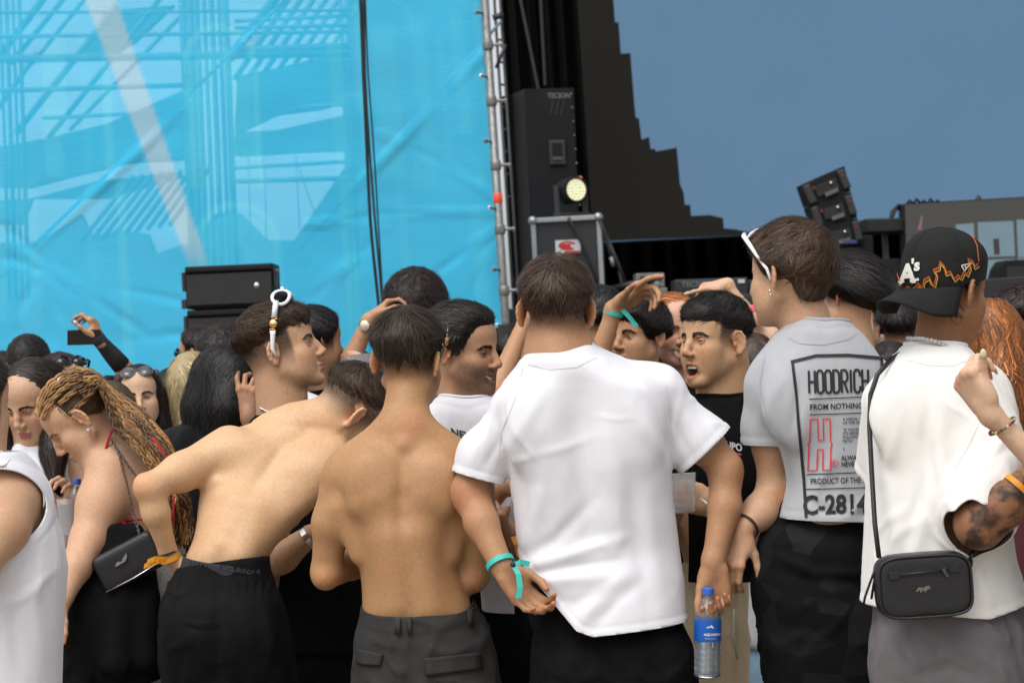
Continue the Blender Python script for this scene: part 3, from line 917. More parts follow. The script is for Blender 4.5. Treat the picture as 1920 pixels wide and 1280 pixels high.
    def short_hair(s, t=.016, zb=.0, zs=.02, zf=.072, extra=(), crown=(0, -.055, .115), n=2600, L=.034, lift=.3, width=.0024, flow=None, rough=.004, fr=.02, edge=.045, **kw):
        """cropped or mid-length cut: volume over the skull above a hairline"""
        def vol(q):
            x, y, z = q.T
            zl = np.interp(y, [-.12, -.06, -.02, .03, .05, .075, .11], [zb, zb * .5 + zs * .5, zs, zs + .004, zs + fr, zf, zf + .004])
            def el(c, r):
                a_ = (q - c) / r; k0 = np.sqrt((a_ * a_).sum(1)); k1 = np.sqrt(((a_ / r) ** 2).sum(1)) + 1e-9; return k0 * (k0 - 1) / k1
            d = np.minimum(el(np.array([0, -.008, .040]), np.array([.076, .096, .083])), el(np.array([0, .044, .048]), np.array([.061, .048, .055])))
            h_ = z - zl; th = (t * .92 + .0035) * sstep(-.002, edge, h_) - .0035 * sstep(.0, -.004, h_) + .0016 * sstep(-.006, .002, h_)
            return (d - th) * .8
        pr = [Prim(lambda P: vol(s.tohead(P)) * s.H['sc'], s.hl((0, 0, .03)), .16 * s.H['sc'], .012, 1)]
        pr += [s.hell(*e) for e in extra]
        cr = np.array(crown)
        def fl(q, nn):
            v = q - cr; v[:, 2] *= .55; v[:, 1] += .004; return v
        return s.hair(pr, flow or fl, n, L, width, lift, rough=rough, keep=lambda q: (q[:, 2] > np.interp(q[:, 1], [-.12, -.06, -.02, .03, .05, .075, .11], [zb, zb * .5 + zs * .5, zs, zs + .004, zs + fr, zf, zf + .004]) + .001) * 1., **kw)

def text_mesh(body, bold=0., fine=1):
    cu = bpy.data.curves.new('lettering', 'FONT'); cu.body = body; cu.size = 1; cu.offset = bold; cu.resolution_u = 3
    ob = bpy.data.objects.new('lettering', cu); COL.objects.link(ob)
    dg = bpy.context.evaluated_depsgraph_get(); ev = ob.evaluated_get(dg)
    me = bpy.data.meshes.new_from_object(ev)
    bm = bmesh.new(); bm.from_mesh(me); bmesh.ops.triangulate(bm, faces=bm.faces[:])
    for it in range(fine):
        le = [e for e in bm.edges if e.calc_length() > (.30, .12, .06)[it]]
        if le: bmesh.ops.subdivide_edges(bm, edges=le, cuts=1); bmesh.ops.triangulate(bm, faces=bm.faces[:])
    V = np.array([v.co[:] for v in bm.verts]); bm.verts.index_update(); F = [tuple(v.index for v in f.verts) for f in bm.faces]
    bm.free(); bpy.data.objects.remove(ob); bpy.data.curves.remove(cu); bpy.data.meshes.remove(me)
    return V, F

def cloth_noise(seed, amp=.004, fx=9., fz=3., fy=9., sharp=1.):
    """soft creases: ridged noise stretched along the cloth"""
    def f(V, N):
        q = V * [fx, fy, fz]; w_ = noise3(V, 5, seed) * .8
        a = noise3(q + w_[:, None], 1, seed + 1); b = noise3(q * 2.1 + w_[:, None], 1, seed + 2)
        c = noise3(q * 1.7 + 5 + w_[:, None] * 1.5, 1, seed + 3); d = noise3(V, 4, seed + 4)
        r = (1 - np.abs(a) * 2.2) * .55 + b * .25 + np.exp(-(c / .10) ** 2) * .75 * sstep(-.15, .25, d) - .2
        return amp * r
    return f
# ------------------------------------------------------------------ ground and stage
def plane_z(py, px, d): return at(px, py, d)[2]

gm = mat('trodden_ground', color=(.26, .215, .165), rough=.95, noise=.35, nscale=.6, bump=.5, bscale=14)
mb = MB(); n = 24
xs = np.concatenate([np.linspace(-400, -14, 5), np.linspace(-12, 12, 25), np.linspace(14, 400, 5)]); ys = np.concatenate([[-60, -10], np.linspace(0, 30, 31), [60, 150, 400]])
gx, gy = np.meshgrid(xs, ys); GV = np.stack([gx.ravel(), gy.ravel(), np.zeros(gx.size)], 1)
nx = len(xs); GF = [(j * nx + i, j * nx + i + 1, (j + 1) * nx + i + 1, (j + 1) * nx + i) for j in range(len(ys) - 1) for i in range(nx - 1)]
tag(link('ground', new_mesh('ground', GV, GF, smooth=False), gm), kind='structure')

BLK = mat('black_stage_paint', color=(.007, .007, .007), rough=.55, bump=.2, bscale=90)
DRAPE = mat('black_drape', color=(.004, .004, .004), rough=.95, spec=.05)
CAB = mat('speaker_black', color=(.009, .009, .010), rough=.6, bump=.35, bscale=300, spec=.2)
GRILL = mat('speaker_grille', color=(.012, .012, .012), rough=.6, bump=.8, bscale=900)
ALU = mat('aluminium', color=(.38, .39, .40), rough=.45, metal=.8, noise=.15, nscale=60)
GALV = mat('galvanised_steel', color=(.21, .213, .21), rough=.5, metal=.6, noise=.3, nscale=40)
DKM = mat('dark_metal', color=(.02, .021, .023), rough=.5)
HOLE = mat('dark_recess', color=(.003, .003, .003), rough=.9)
CHROME = mat('bright_metal', color=(.7, .7, .7), rough=.2, metal=1)
CABLE = mat('black_cable', color=(.006, .006, .007), rough=.6)

UPW = np.array([0, 0, 1.0])
def wall_pt(px, py, d): return at(px, py, d)

# the tarpaulin banner: a fine mesh cloth, see-through where the sky stands behind it
DT = 14.6
def tarp():
    xs = np.arange(-46, 906, 5.6); ys = np.arange(-46, 1010, 5.6)
    X, Y = np.meshgrid(xs, ys); x = X.ravel(); y = Y.ravel()
    # lean of the right edge, following the pole
    t = np.clip((x + 46) / 948, 0, 1); xe = x + y * .066 * t
    P = np.stack([(xe - 960) / FPX * DT, 0 * x, -(y - 640) / FPX * DT], 1)
    q = np.stack([P[:, 0], P[:, 2], 0 * x], 1)
    d = .018 * noise3(q, 1.1, 3) + .010 * noise3(q * [1, 2.6, 1], 1.6, 8) + .004 * noise3(q, 6, 2)
    def crease(pl, w_, a):
        dd, tt = seg_dist2(x, y, pl); return .8 * a * np.exp(-np.sqrt(dd * dd + 9) / w_) * (.6 + .4 * np.sin(tt * 9 + pl[0][0]))
    for pl, w_, a in [([(-40, 560), (250, 285), (470, 62)], 16, -.030), ([(0, 420), (110, 520), (250, 620)], 22, .03), ([(0, 470), (60, 505), (210, 540), (380, 575)], 10, .022),
                      ([(640, 360), (930, 70)], 14, -.03), ([(945, 395), (720, 560)], 16, .03), ([(945, 395), (700, 400), (560, 420)], 18, .025), ([(945, 395), (800, 300), (700, 250)], 20, .02),
                      ([(945, 395), (860, 520), (820, 650)], 18, .02), ([(60, 500), (20, 620)], 14, .02), ([(60, 505), (130, 640)], 14, .02), ([(60, 505), (-40, 470)], 14, .02),
                      ([(560, 560), (700, 430)], 20, .02), ([(200, 640), (520, 600), (930, 640)], 20, .02)]:
        d += crease(pl, w_, a)
    P[:, 1] = d
    # print: pale uprights and arches, like the front of a great building, and a pale slanting beam
    pr = np.zeros(len(x)); beam = np.zeros(len(x))
    def stripe(a, b, y0, y1, k, sl=.03, soft=3.):
        nonlocal pr
        xx = x - (y - 300) * sl
        s_ = sstep(a - soft, a + soft, xx) * sstep(b + soft, b - soft, xx) * sstep(y0 - 4, y0 + 4, y) * sstep(y1 + 4, y1 - 4, y); pr = np.maximum(pr, k * s_)
    def arch(cx, cy, r, w_, y1, k, lean=.03):
        nonlocal pr
        xx = x - (y - 300) * lean
        ring = np.abs(np.hypot(xx - cx, y - cy) - r); s_ = sstep(w_ + 2, w_ - 2, ring) * (y < cy)
        leg = sstep(w_ + 2, w_ - 2, np.abs(np.abs(xx - cx) - r)) * (y >= cy) * sstep(y1 + 4, y1 - 4, y); pr = np.maximum(pr, k * np.maximum(s_, leg))
    for a, b, y0, y1, k in [(78, 112, 80, 330, .55), (150, 165, 60, 700, .25), (190, 206, 90, 330, .8), (205, 222, 330, 700, .6), (100, 122, 60, 230, .5), (345, 356, 130, 330, .8), (615, 640, 60, 640, .45), (668, 676, 0, 640, .5),
                            (700, 742, 40, 330, .35), (775, 800, 20, 350, .30), (820, 830, 60, 300, .25), (848, 872, 20, 250, .4), (895, 905, 0, 640, .5), (720, 736, 330, 640, .3), (850, 874, 380, 640, .3), (20, 60, 330, 620, .35), (-20, 0, 100, 600, .4)]:
        stripe(a, b, y0, y1, k)
    arch(412, 110, 62, 6, 350, .9); arch(410, 140, 34, 22, 350, .55); arch(425, 452, 70, 7, 640, .7); arch(425, 470, 40, 30, 640, .45)
    arch(650, 205, 32, 5, 220, .6); arch(725, 40, 50, 5, 60, .4); arch(820, 330, 60, 5, 340, .3)
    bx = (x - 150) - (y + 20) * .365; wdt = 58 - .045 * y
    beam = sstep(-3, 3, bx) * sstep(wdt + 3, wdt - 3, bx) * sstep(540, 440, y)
    # colour: the print is albedo only
    base = np.array((.040, .61, .97)); c = base * (1 + .06 * noise3(q, 2.0, 5) + .03 * noise3(q * [1, 9, 1], 3, 6))[:, None]
    c = c + (np.array((.11, .74, .98)) - c) * (pr * .75)[:, None]
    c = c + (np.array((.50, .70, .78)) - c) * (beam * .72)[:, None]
    nx = len(xs); i, j = np.meshgrid(np.arange(nx - 1), np.arange(len(ys) - 1)); a = (j * nx + i).ravel()
    Q = np.stack([a + nx, a + nx + 1, a + 1, a], 1)
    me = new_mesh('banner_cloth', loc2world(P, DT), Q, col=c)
    M = bpy.data.materials.new('mesh_banner'); M.use_nodes = True; nt = M.node_tree; N, L = nt.nodes, nt.links
    b = N['Principled BSDF']; out = N['Material Output']
    at_ = N.new('ShaderNodeVertexColor'); at_.layer_name = 'Col'
    b.inputs['Roughness'].default_value = .6; b.inputs['Specular IOR Level'].default_value = .2
    L.new(at_.outputs[0], b.inputs['Base Color'])
    tl = N.new('ShaderNodeBsdfTranslucent'); L.new(at_.outputs[0], tl.inputs[0])
    m1 = N.new('ShaderNodeMixShader'); m1.inputs[0].default_value = .18; L.new(b.outputs[0], m1.inputs[1]); L.new(tl.outputs[0], m1.inputs[2])
    tr = N.new('ShaderNodeBsdfTransparent'); tr.inputs[0].default_value = (.80, .93, 1, 1)
    m2 = N.new('ShaderNodeMixShader'); m2.inputs[0].default_value = .28; L.new(m1.outputs[0], m2.inputs[1]); L.new(tr.outputs[0], m2.inputs[2])
    # weave
    tc = N.new('ShaderNodeTexCoord'); nz = N.new('ShaderNodeTexNoise'); nz.inputs['Scale'].default_value = 60; nz.inputs['Detail'].default_value = 4
    mp = N.new('ShaderNodeMapping'); mp.inputs['Scale'].default_value = (.25, 1, 1.6); L.new(tc.outputs['Object'], mp.inputs[0]); L.new(mp.outputs[0], nz.inputs['Vector'])
    bp = N.new('ShaderNodeBump'); bp.inputs['Strength'].default_value = .25; bp.inputs['Distance'].default_value = .01
    L.new(nz.outputs[0], bp.inputs['Height']); L.new(bp.outputs[0], b.inputs['Normal'])
    L.new(m2.outputs[0], out.inputs[0])
    r = empty('banner', (at(450, 1000, DT)[0], DT, 0), 'big blue see-through mesh banner hung over the scaffold left of the stage', 'banner')
    o = link('banner_cloth', me, M, r)
    # eyelets down the right edge with their short ties
    for k, yy in enumerate((24, 143, 265, 390, 505, 610)):
        xx = 893 + (yy) * .066
        mb = MB(); p = at(xx, yy, DT - .03); mb.lathe(p - cam_w * .004, -cam_w, [(0, .014), (.006, .016), (.009, .011), (.006, .006)], 10)
        mb.build('eyelet', CHROME if k % 2 else GALV, r, smooth=True)
        mb = MB(); mb.tube([p - cam_w * .01, at(xx + 8, yy + 1, DT - .05), at(xx + 17 , yy + 2, DT - .02)], .006, 6); mb.build('tie', CABLE, r, smooth=True)
    return r
tarp()

# scaffold pole at the banner's right edge
def scaffold_pole():
    r = empty('scaffold_pole', (*at(975, 1000, DT - .02)[:2], 0), 'grey scaffold pole with couplers at the right edge of the blue banner', 'scaffold pole')
    top = at(907, -30, DT - .02); bot = at(946, 574, DT - .02); dirv = nrm(bot - top)
    g = top + dirv * ((top[2]) / -dirv[2])
    mb = MB(); mb.tube([top, g], .026, 14); mb.build('pole', GALV, r, smooth=True)
    for yy in (85, 190, 310, 430, 545):
        x = 909 + (yy) * .066; p = at(x, yy, DT - .02)
        mb = MB(); mb.lathe(p - dirv * .03, dirv, [(0, .030), (.012, .034), (.05, .034), (.06, .030)], 14); mb.build('coupler', GALV, r, smooth=True)
        mb = MB(); mb.tube([p, p + cam_r * .085 - dirv * .004], [.011, .010], 8); mb.tube([p + cam_r * .078, p + cam_r * .092], [.017, .017], 6); mb.build('ledger_stub', GALV, r)
    x = 909 + 372 * .066; p = at(x, 372, DT - .02)
    mb = MB(); mb.lathe(p - dirv * .03, dirv, [(0, .0275), (.001, .0285), (.059, .0285), (.06, .0275)], 14)
    mb.build('tape_band', mat('orange_tape', color=lin(235, 75, 40), rough=.5), r, smooth=True)
    # a thin second upright with rungs behind
    r2 = empty('scaffold_tower', (*at(990, 1000, DT + 1.2)[:2], 0), 'thin dark ladder truss in the bright gap beside the scaffold pole', 'scaffold tower')
    for x0, x1 in ((925, 962), (936, 973)):
        t = at(x0, -30, DT + 1.2); b = at(x1, 560, DT + 1.2); b = t + (b - t) * (t[2] / (t[2] - b[2]))
        mb = MB(); mb.tube([t, b], .010, 8); mb.build('upright', DKM, r2, smooth=True)
    for yy in range(-10, 400, 42):
        x = 925 + yy * .066
        mb = MB(); mb.tube([at(x, yy, DT + 1.2), at(x + 12, yy + 2, DT + 1.2)], .008, 6); mb.build('rung', DKM, r2, smooth=True)
    for (xa, ya, xb, yb, rr) in ((924, 34, 944, 28, .022), (930, 128, 948, 84, .012)):
        mb = MB(); mb.tube([at(xa, ya, DT + 1.15), at(xb, yb, DT + 1.15)], rr, 8); mb.build('brace', DKM, r2, smooth=True)
scaffold_pole()

# what shows through the cloth: scaffold, stairs and roof sheets behind
def behind():
    DARK = mat('scaffold_blue_grey', color=(.13, .18, .21), rough=.7, noise=.2, nscale=3)
    r = empty('scaffold_structure', (*at(330, 1000, 21)[:2], 0), 'tall scaffold with sloping roof sheets seen dimly through the blue banner', 'scaffold')
    def bar(name, x0, y0, x1, y1, rad, d=20.):
        mb = MB(); mb.tube([at(x0, y0, d), at(x1, y1, d)], rad * d / FPX, 8); mb.build(name, DARK, r, smooth=True)
    def sheet(poly, d, th=.12):
        mb = MB(); mb.prism([at(x, y, d) for x, y in poly], th, cam_w); mb.build('roof_sheet', DARK, r)
    # sheets
    sheet([(-60, 285), (85, 260), (200, 232), (342, 170), (342, 300), (245, 305), (130, 332), (55, 352), (-60, 350)], 21)
    sheet([(200, 20), (325, 10), (250, 80), (205, 104), (150, 104)], 21.4)
    sheet([(445, 142), (520, 128), (655, 94), (655, 190), (600, 205), (520, 215), (455, 245), (440, 245)], 21)
    sheet([(440, 248), (520, 244), (600, 226), (700, 205), (700, 282), (600, 284), (450, 292), (440, 290)], 21)
    sheet([(-60, 380), (60, 372), (180, 340), (330, 322), (345, 330), (200, 372), (60, 372), (40, 420), (-60, 420)], 21.6)
    sheet([(650, -60), (900, -60), (925, 300), (985, 1100), (650, 1100)], 27, .2)
    sheet([(-60, 1100), (-60, 455), (60, 455), (110, 430), (150, 402), (170, 445), (225, 430), (275, 438), (290, 478), (340, 458), (372, 458), (400, 400), (450, 400), (490, 440), (500, 450), (660, 452), (660, 1100)], 26, .25)
    # slanting stairs towards the right
    sheet([(490, 520), (545, 460), (652, 305), (660, 330), (660, 460), (600, 500), (540, 600), (480, 600)], 21.2)
    # level ledgers
    for y0, y1, w_, x0, x1 in [(25, 20, 3, -60, 655), (70, 60, 4, -60, 655), (112, 100, 8, -60, 655), (172, 160, 5, -60, 350), (222, 208, 4, 80, 345), (40, 30, 4, 440, 655), (94, 86, 7, 440, 655), (53, 48, 4, 440, 655), (200, 196, 4, 560, 660),
                               (315, 303, 4, 440, 655), (340, 334, 5, 440, 655)]:
        bar('ledger', x0, y0, x1, y1, w_)
    # uprights
    for x, w_ in [(4, 3), (16, 4), (28, 3), (40, 4)]: bar('upright', x - 6, -60, x + 14, 560, w_, 20.2)
    for x, w_ in [(342, 6), (356, 8), (370, 5), (384, 4), (398, 5), (412, 4), (424, 6)]: bar('upright', x - 4, -60, x + 24, 640, w_, 20.3)
    for x, w_ in [(640, 4), (652, 5)]: bar('upright', x - 4, -60, x + 18, 500, w_, 20.3)
    # slats rising to the right: upper left, upper right, lower left
    for k, (x0, y0, x1, y1, w_) in enumerate([(-20, 130, 110, -40, 7), (20, 120, 150, -40, 5), (60, 120, 190, -40, 4), (30, 250, 220, 10, 6), (90, 260, 330, -40, 5), (130, 245, 340, 30, 4), (-30, 240, 70, 100, 5)]):
        bar('slat', x0, y0, x1, y1, w_, 20.6)
    for k in range(7):
        x = 440 + k * 28; bar('slat', x, 150 - k * 7, x + 105 - k * 4, -8, 5.5 - .3 * k, 20.6)
    bar('slat', 430, 110, 545, -40, 9, 20.6)
    for k in range(9):
        x = 150 + k * 21; bar('slat', x, 455 - k * 4, x + 100 - k * 3, 330 - k * 2, 4.4, 20.6)
    bar('brace', -40, 560, 260, 270, 4, 15.2); bar('brace', 260, 270, 555, -20, 4, 15.2); bar('brace', 560, 470, 940, 40, 3, 15.4)
    for x0, y0, x1, y1 in [(555, 292, 562, 430), (553, 292, 590, 400), (495, 290, 500, 460), (465, 290, 470, 450)]: bar('hanging_cable', x0, y0, x1, y1, 1.1, 20)
    # a loudspeaker cluster and people-high clutter, dim through the cloth
behind()

def cables():
    for k, (x0, x1, x2, x3, w_) in enumerate([(674, 690, 705, 712, 3.0), (679, 697, 710, 724, 2.2), (685, 702, 714, 728, 1.6)]):
        pts = []
        for i in range(17):
            t = i / 16; y = -40 + 700 * t
            x = np.interp(y, [-40, 140, 420, 600, 660], [x0, x0 + (x1 - x0) * .35, x1 + 6, x2 + 8, x3 + 10])
            pts.append(at(x + 1.5 * math.sin(k * 2 + t * 7), y, DT - .30 - .02 * k))
        a = pts[-1]; pts.append(np.array([a[0] + .05, a[1], .01]))
        mb = MB(); mb.tube(pts, w_ * DT / FPX, 8)
        o = mb.build('hanging_cable', CABLE, None, (pts[-1][0], pts[-1][1], 0), smooth=True)
        tag(o, ('thickest black cable hanging in front of the blue banner, leftmost of three', 'middle one of three black cables hanging before the blue banner', 'thinnest black cable hanging before the blue banner, rightmost of three')[k], 'cable', 'black cables hanging before the banner')
cables()

def line_array():
    D = 13.4
    r0 = None
    # a stand under the boxes, down to the ground
    cx = at(435, 640, D)
    mb = MB(); b = at(438, 752, D); mb.box((b[0] + .02, b[1] + .25, b[2] / 2), (.27, .24, b[2] / 2), None, .01)
    tag(mb.build('speaker_plinth', BLK, None, (b[0], b[1], 0)), 'black plinth under the stacked line array boxes before the banner', 'plinth')
    for k, (yt, yb, xl, xr) in enumerate([(500, 580, 347, 512), (582, 662, 351, 516), (664, 744, 355, 520)]):
        lab = ['topmost black line array box in front of the blue banner, silver badge on it', 'second black line array box from the top, before the blue banner', 'black line array box under two others before the blue banner'][k]
        p0 = at(xl, yb, D); r = empty('line_array_box', p0, lab, 'loudspeaker', 'stacked line array boxes')
        A = lambda x, y, d=0: at(x, y - (x - xl) * .045, D + d)
        ax = np.stack([nrm(cam_r * 1 + cam_u * .045), cam_w, nrm(cam_u - cam_r * .045)])
        c = (A(xl, yt) + A(xr, yb)) / 2; hw = (xr - xl) / 2 * D / FPX; hh = (yb - yt) / 2 * D / FPX
        mb = MB(); mb.box(c + cam_w * .22, (hw, .20, hh), ax, .008); mb.build('cabinet', CAB, r)
        mb = MB(); mb.box(c + cam_w * .010 - ax[2] * (hh * .12), (hw * .965, .012, hh * .72), ax, .004); mb.build('grille', GRILL, r)
        mb = MB(); mb.box(c + cam_w * .008 + ax[2] * (hh * .83), (hw * .985, .016, hh * .10), ax, .004); mb.build('top_rail', CAB, r)
        for sx in (-1, 1):
            mb = MB(); mb.box(c + ax[0] * sx * (hw + .012) + cam_w * .06 + ax[2] * hh * .3, (.010, .035, hh * .45), ax, .004); mb.build('rigging_bracket', DKM, r)
            mb = MB(); mb.box(c + ax[0] * sx * (hw + .014) + cam_w * .05 - ax[2] * hh * .75, (.014, .03, hh * .22), ax, .004); mb.build('rigging_foot', DKM, r)
        mb = MB(); mb.tube([c + ax[0] * (hw + .02) + cam_w * .02 + ax[2] * hh * .65, c + ax[0] * (hw + .03) + cam_w * .0 + ax[2] * hh * .65], .008, 8); mb.build('pin', GALV, r)
        if k == 0:
            mb = MB(); p = c - cam_w * .004 + ax[0] * hw * .63 - ax[2] * hh * .02; mb.ball(p, (.017, .015, .006), 10, np.stack([ax[0], ax[2], cam_w])); mb.build('badge', CHROME, r, smooth=True)
line_array()

# ---------------------------------------------------------------- the stage
STAGE_Z = at(1100, 575, 15.6)[2]
def stage():
    r = empty('stage', (3.0, 17, 0), 'high black stage behind the crowd with a draped black front', 'stage')
    x0 = at(955, 640, 15.2)[0]
    mb = MB(); mb.box((x0 + 8, 19.8, STAGE_Z - .12), (8, 4.6, .12), None, .01); mb.build('deck', BLK, r)
    # folded skirt down to the ground
    xs = np.linspace(x0, x0 + 16, 400); V = []; 
    for z in (STAGE_Z - .24, 0):
        for i, x in enumerate(xs): V.append((x, 15.25 + .05 * math.sin(i * .9) + .02 * math.sin(i * .37), z))
    nx = len(xs); F = [(i, nx + i, nx + i + 1, i + 1) for i in range(nx - 1)]
    o = link('skirt', new_mesh('skirt', np.array(V), F), DRAPE, r); o.modifiers.new('thickness', 'SOLIDIFY').thickness = .01
    # wing curtain beside the screen, left
    def curtain(x0, x1, d, y0, y1, nm, nfold=26):
        V = []; n = 140
        for yy in (y0, y1):
            for i in range(n):
                t = i / (n - 1); p = at(x0 + (x1 - x0) * t + (yy - 280) * .066, yy, d) + cam_w * (.07 * math.sin(t * nfold) + .03 * math.sin(t * nfold * 2.3)); V.append(p)
        F = [(i, n + i, n + i + 1, i + 1) for i in range(n - 1)]
        o = link(nm, new_mesh(nm, np.array(V), F), DRAPE, r); o.modifiers.new('thickness', 'SOLIDIFY').thickness = .015
    curtain(961, 1100, 19.6, -60, 620, 'wing_curtain', 30)
    curtain(1050, 2100, 23.2, -60, 640, 'back_curtain', 160)
    mb = MB(); mb.box((x0 + 8, 20, 9.), (8.2, 4.8, .08)); mb.build('roof', BLK, r)
    # rigging line in the wing
    for (xa, ya, xb, yb) in ((970, -30, 1010, 170), (1012, -30, 1022, 160)):
        mb = MB(); mb.tube([at(xa, ya, 18.6), at(xb, yb, 18.6)], .012, 6); mb.build('rigging_rope', DKM, r)
stage()

def led_screen():
    D = 20.5
    BLUE = bpy.data.materials.new('screen_blue'); BLUE.use_nodes = True
    def lit(name, col, var):
        M = bpy.data.materials.new(name); M.use_nodes = True; N, L = M.node_tree.nodes, M.node_tree.links; b = N['Principled BSDF']
        b.inputs['Base Color'].default_value = (.006, .006, .006, 1); b.inputs['Roughness'].default_value = .7; b.inputs['Specular IOR Level'].default_value = .1
        tc = N.new('ShaderNodeTexCoord'); wv = N.new('ShaderNodeTexWave'); wv.bands_direction = 'Z'; wv.inputs['Scale'].default_value = 9.; wv.inputs['Distortion'].default_value = .6
        wv.inputs['Detail'].default_value = 2
        mp = N.new('ShaderNodeMapping'); mp.inputs['Rotation'].default_value = (0, math.radians(0), 0); L.new(tc.outputs['Object'], mp.inputs[0]); L.new(mp.outputs[0], wv.inputs['Vector'])
        nz = N.new('ShaderNodeTexNoise'); nz.inputs['Scale'].default_value = .55; nz.inputs['Detail'].default_value = 3; L.new(tc.outputs['Object'], nz.inputs['Vector'])
        a = N.new('ShaderNodeMath'); a.operation = 'MULTIPLY_ADD'; a.inputs[1].default_value = var; a.inputs[2].default_value = 1 - var / 2; L.new(wv.outputs['Fac'], a.inputs[0])
        c = N.new('ShaderNodeMath'); c.operation = 'MULTIPLY_ADD'; c.inputs[1].default_value = .16; L.new(nz.outputs['Fac'], c.inputs[0]); L.new(a.outputs[0], c.inputs[2])
        b.inputs['Emission Color'].default_value = (*col, 1); L.new(c.outputs[0], b.inputs['Emission Strength'])
        return M
    bpy.data.materials.remove(BLUE)
    S = 1.0 / (2 ** SC.view_settings.exposure)
    MB_ = lit('screen_sky', tuple(c * S * .99 for c in lin(93, 124, 152)), .08)
    MD_ = lit('screen_building', tuple(c * S * .62 for c in lin(38, 36, 32)), .05)
    MG = lit('screen_stone', tuple(c * S * .85 for c in lin(80, 78, 75)), .05)
    MP = lit('screen_pale_panel', tuple(c * S * .85 for c in lin(121, 144, 155)), .06)
    MK = lit('screen_dark_slot', tuple(c * S * .8 for c in lin(70, 66, 70)), .05)
    r = empty('led_screen', at(1500, 440, D), 'huge LED screen showing a grey-blue sky and a dark stepped building', 'screen')
    quad = lambda poly, d: [at(x, y, d) for x, y in poly]
    mb = MB(); mb.prism(quad([(1046, -60), (2150, -80), (2150, 415), (1420, 442), (1084, 458)], D + .02), .14, cam_w); mb.build('screen_cabinet', BLK, r)
    mb = MB(); mb.add(quad([(1049, -60), (1056, 60), (1064, 200), (1085, 456), (1420, 440), (2150, 408), (2150, -80)], D)[::1], [tuple(range(7))]); mb.build('lit_sky', MB_, r)
    step = [(1048, -60), (1146, -60), (1150, 0), (1153, 42), (1160, 43), (1164, 101), (1182, 100), (1189, 190), (1192, 221), (1198, 222), (1203, 262), (1217, 257), (1220, 280), (1228, 279), (1230, 284), (1269, 277), (1275, 345),
            (1282, 362), (1284, 384), (1294, 384), (1296, 405), (1330, 403), (1356, 409), (1357, 428), (1380, 430), (1410, 437), (1420, 440), (1145, 452), (1086, 456), (1078, 330), (1064, 190)]
    mb = MB(); mb.add(quad(step, D - .006), [tuple(range(len(step)))]); mb.build('lit_building', MD_, r)
    # low screen at the front of the booth, right
    D2 = 17.2
    r2 = empty('booth_screen', (*at(1850, 640, D2)[:2], STAGE_Z), 'low grey LED wall with pale panels in front of the booth on the right', 'screen')
    mb = MB(); mb.prism(quad([(1695, 382), (2150, 356), (2150, 640), (1705, 640)], D2 + .01), .25, cam_w); mb.build('screen_cabinet', BLK, r2)
    mb = MB(); mb.add(quad([(1697, 384), (2150, 358), (2150, 640), (1704, 640)], D2), [(0, 1, 2, 3)]); mb.build('lit_stone', MG, r2)
    for x0, x1, yt, yb in ((1792, 1826, 421, 500), (1833, 1900, 417, 482), (1906, 2140, 412, 482), (1795, 1832, 504, 560), (1837, 1902, 488, 560), (1908, 2140, 484, 560)):
        mb = MB(); mb.add(quad([(x0, yt), (x1, yt - 2.5), (x1 + 3, yb - 2), (x0 + 3, yb)], D2 - .006), [(0, 1, 2, 3)]); mb.build('lit_panel', MP, r2)
    mb = MB(); mb.add(quad([(1862, 448), (1873, 447), (1875, 477), (1864, 478)], D2 - .010), [(0, 1, 2, 3)]); mb.build('lit_slot', MK, r2)
    mb = MB(); mb.add(quad([(1721, 430), (1728, 404), (1730, 404), (1727, 432)], D2 - .010), [(0, 1, 2, 3)]); mb.build('lit_streak', lit('screen_pink', lin(120, 85, 105), .05), r2)
    # odds and ends along its top edge: cables and a small lamp
    mb = MB()
    for k in range(5):
        x = 1700 + k * 13; mb.tube([at(x, 384, D2 + .1), at(x + 5, 376 - 3 * (k % 2), D2 + .05), at(x + 14, 383, D2 + .1)], .012, 6)
    tag(mb.build('cable_coil', CABLE, None, at(1700, 384, D2), smooth=True), 'black cables looped along the top of the low grey LED wall', 'cable')
    mb = MB(); mb.lathe(at(1835, 379, D2 + .1), UPW, [(0, .02), (.01, .025), (.03, .02), (.05, .008)], 10)
    tag(mb.build('beacon', DKM, None, at(1835, 379, D2 + .1), smooth=True), 'tiny dark lamp standing on top of the low grey LED wall', 'lamp')
led_screen()

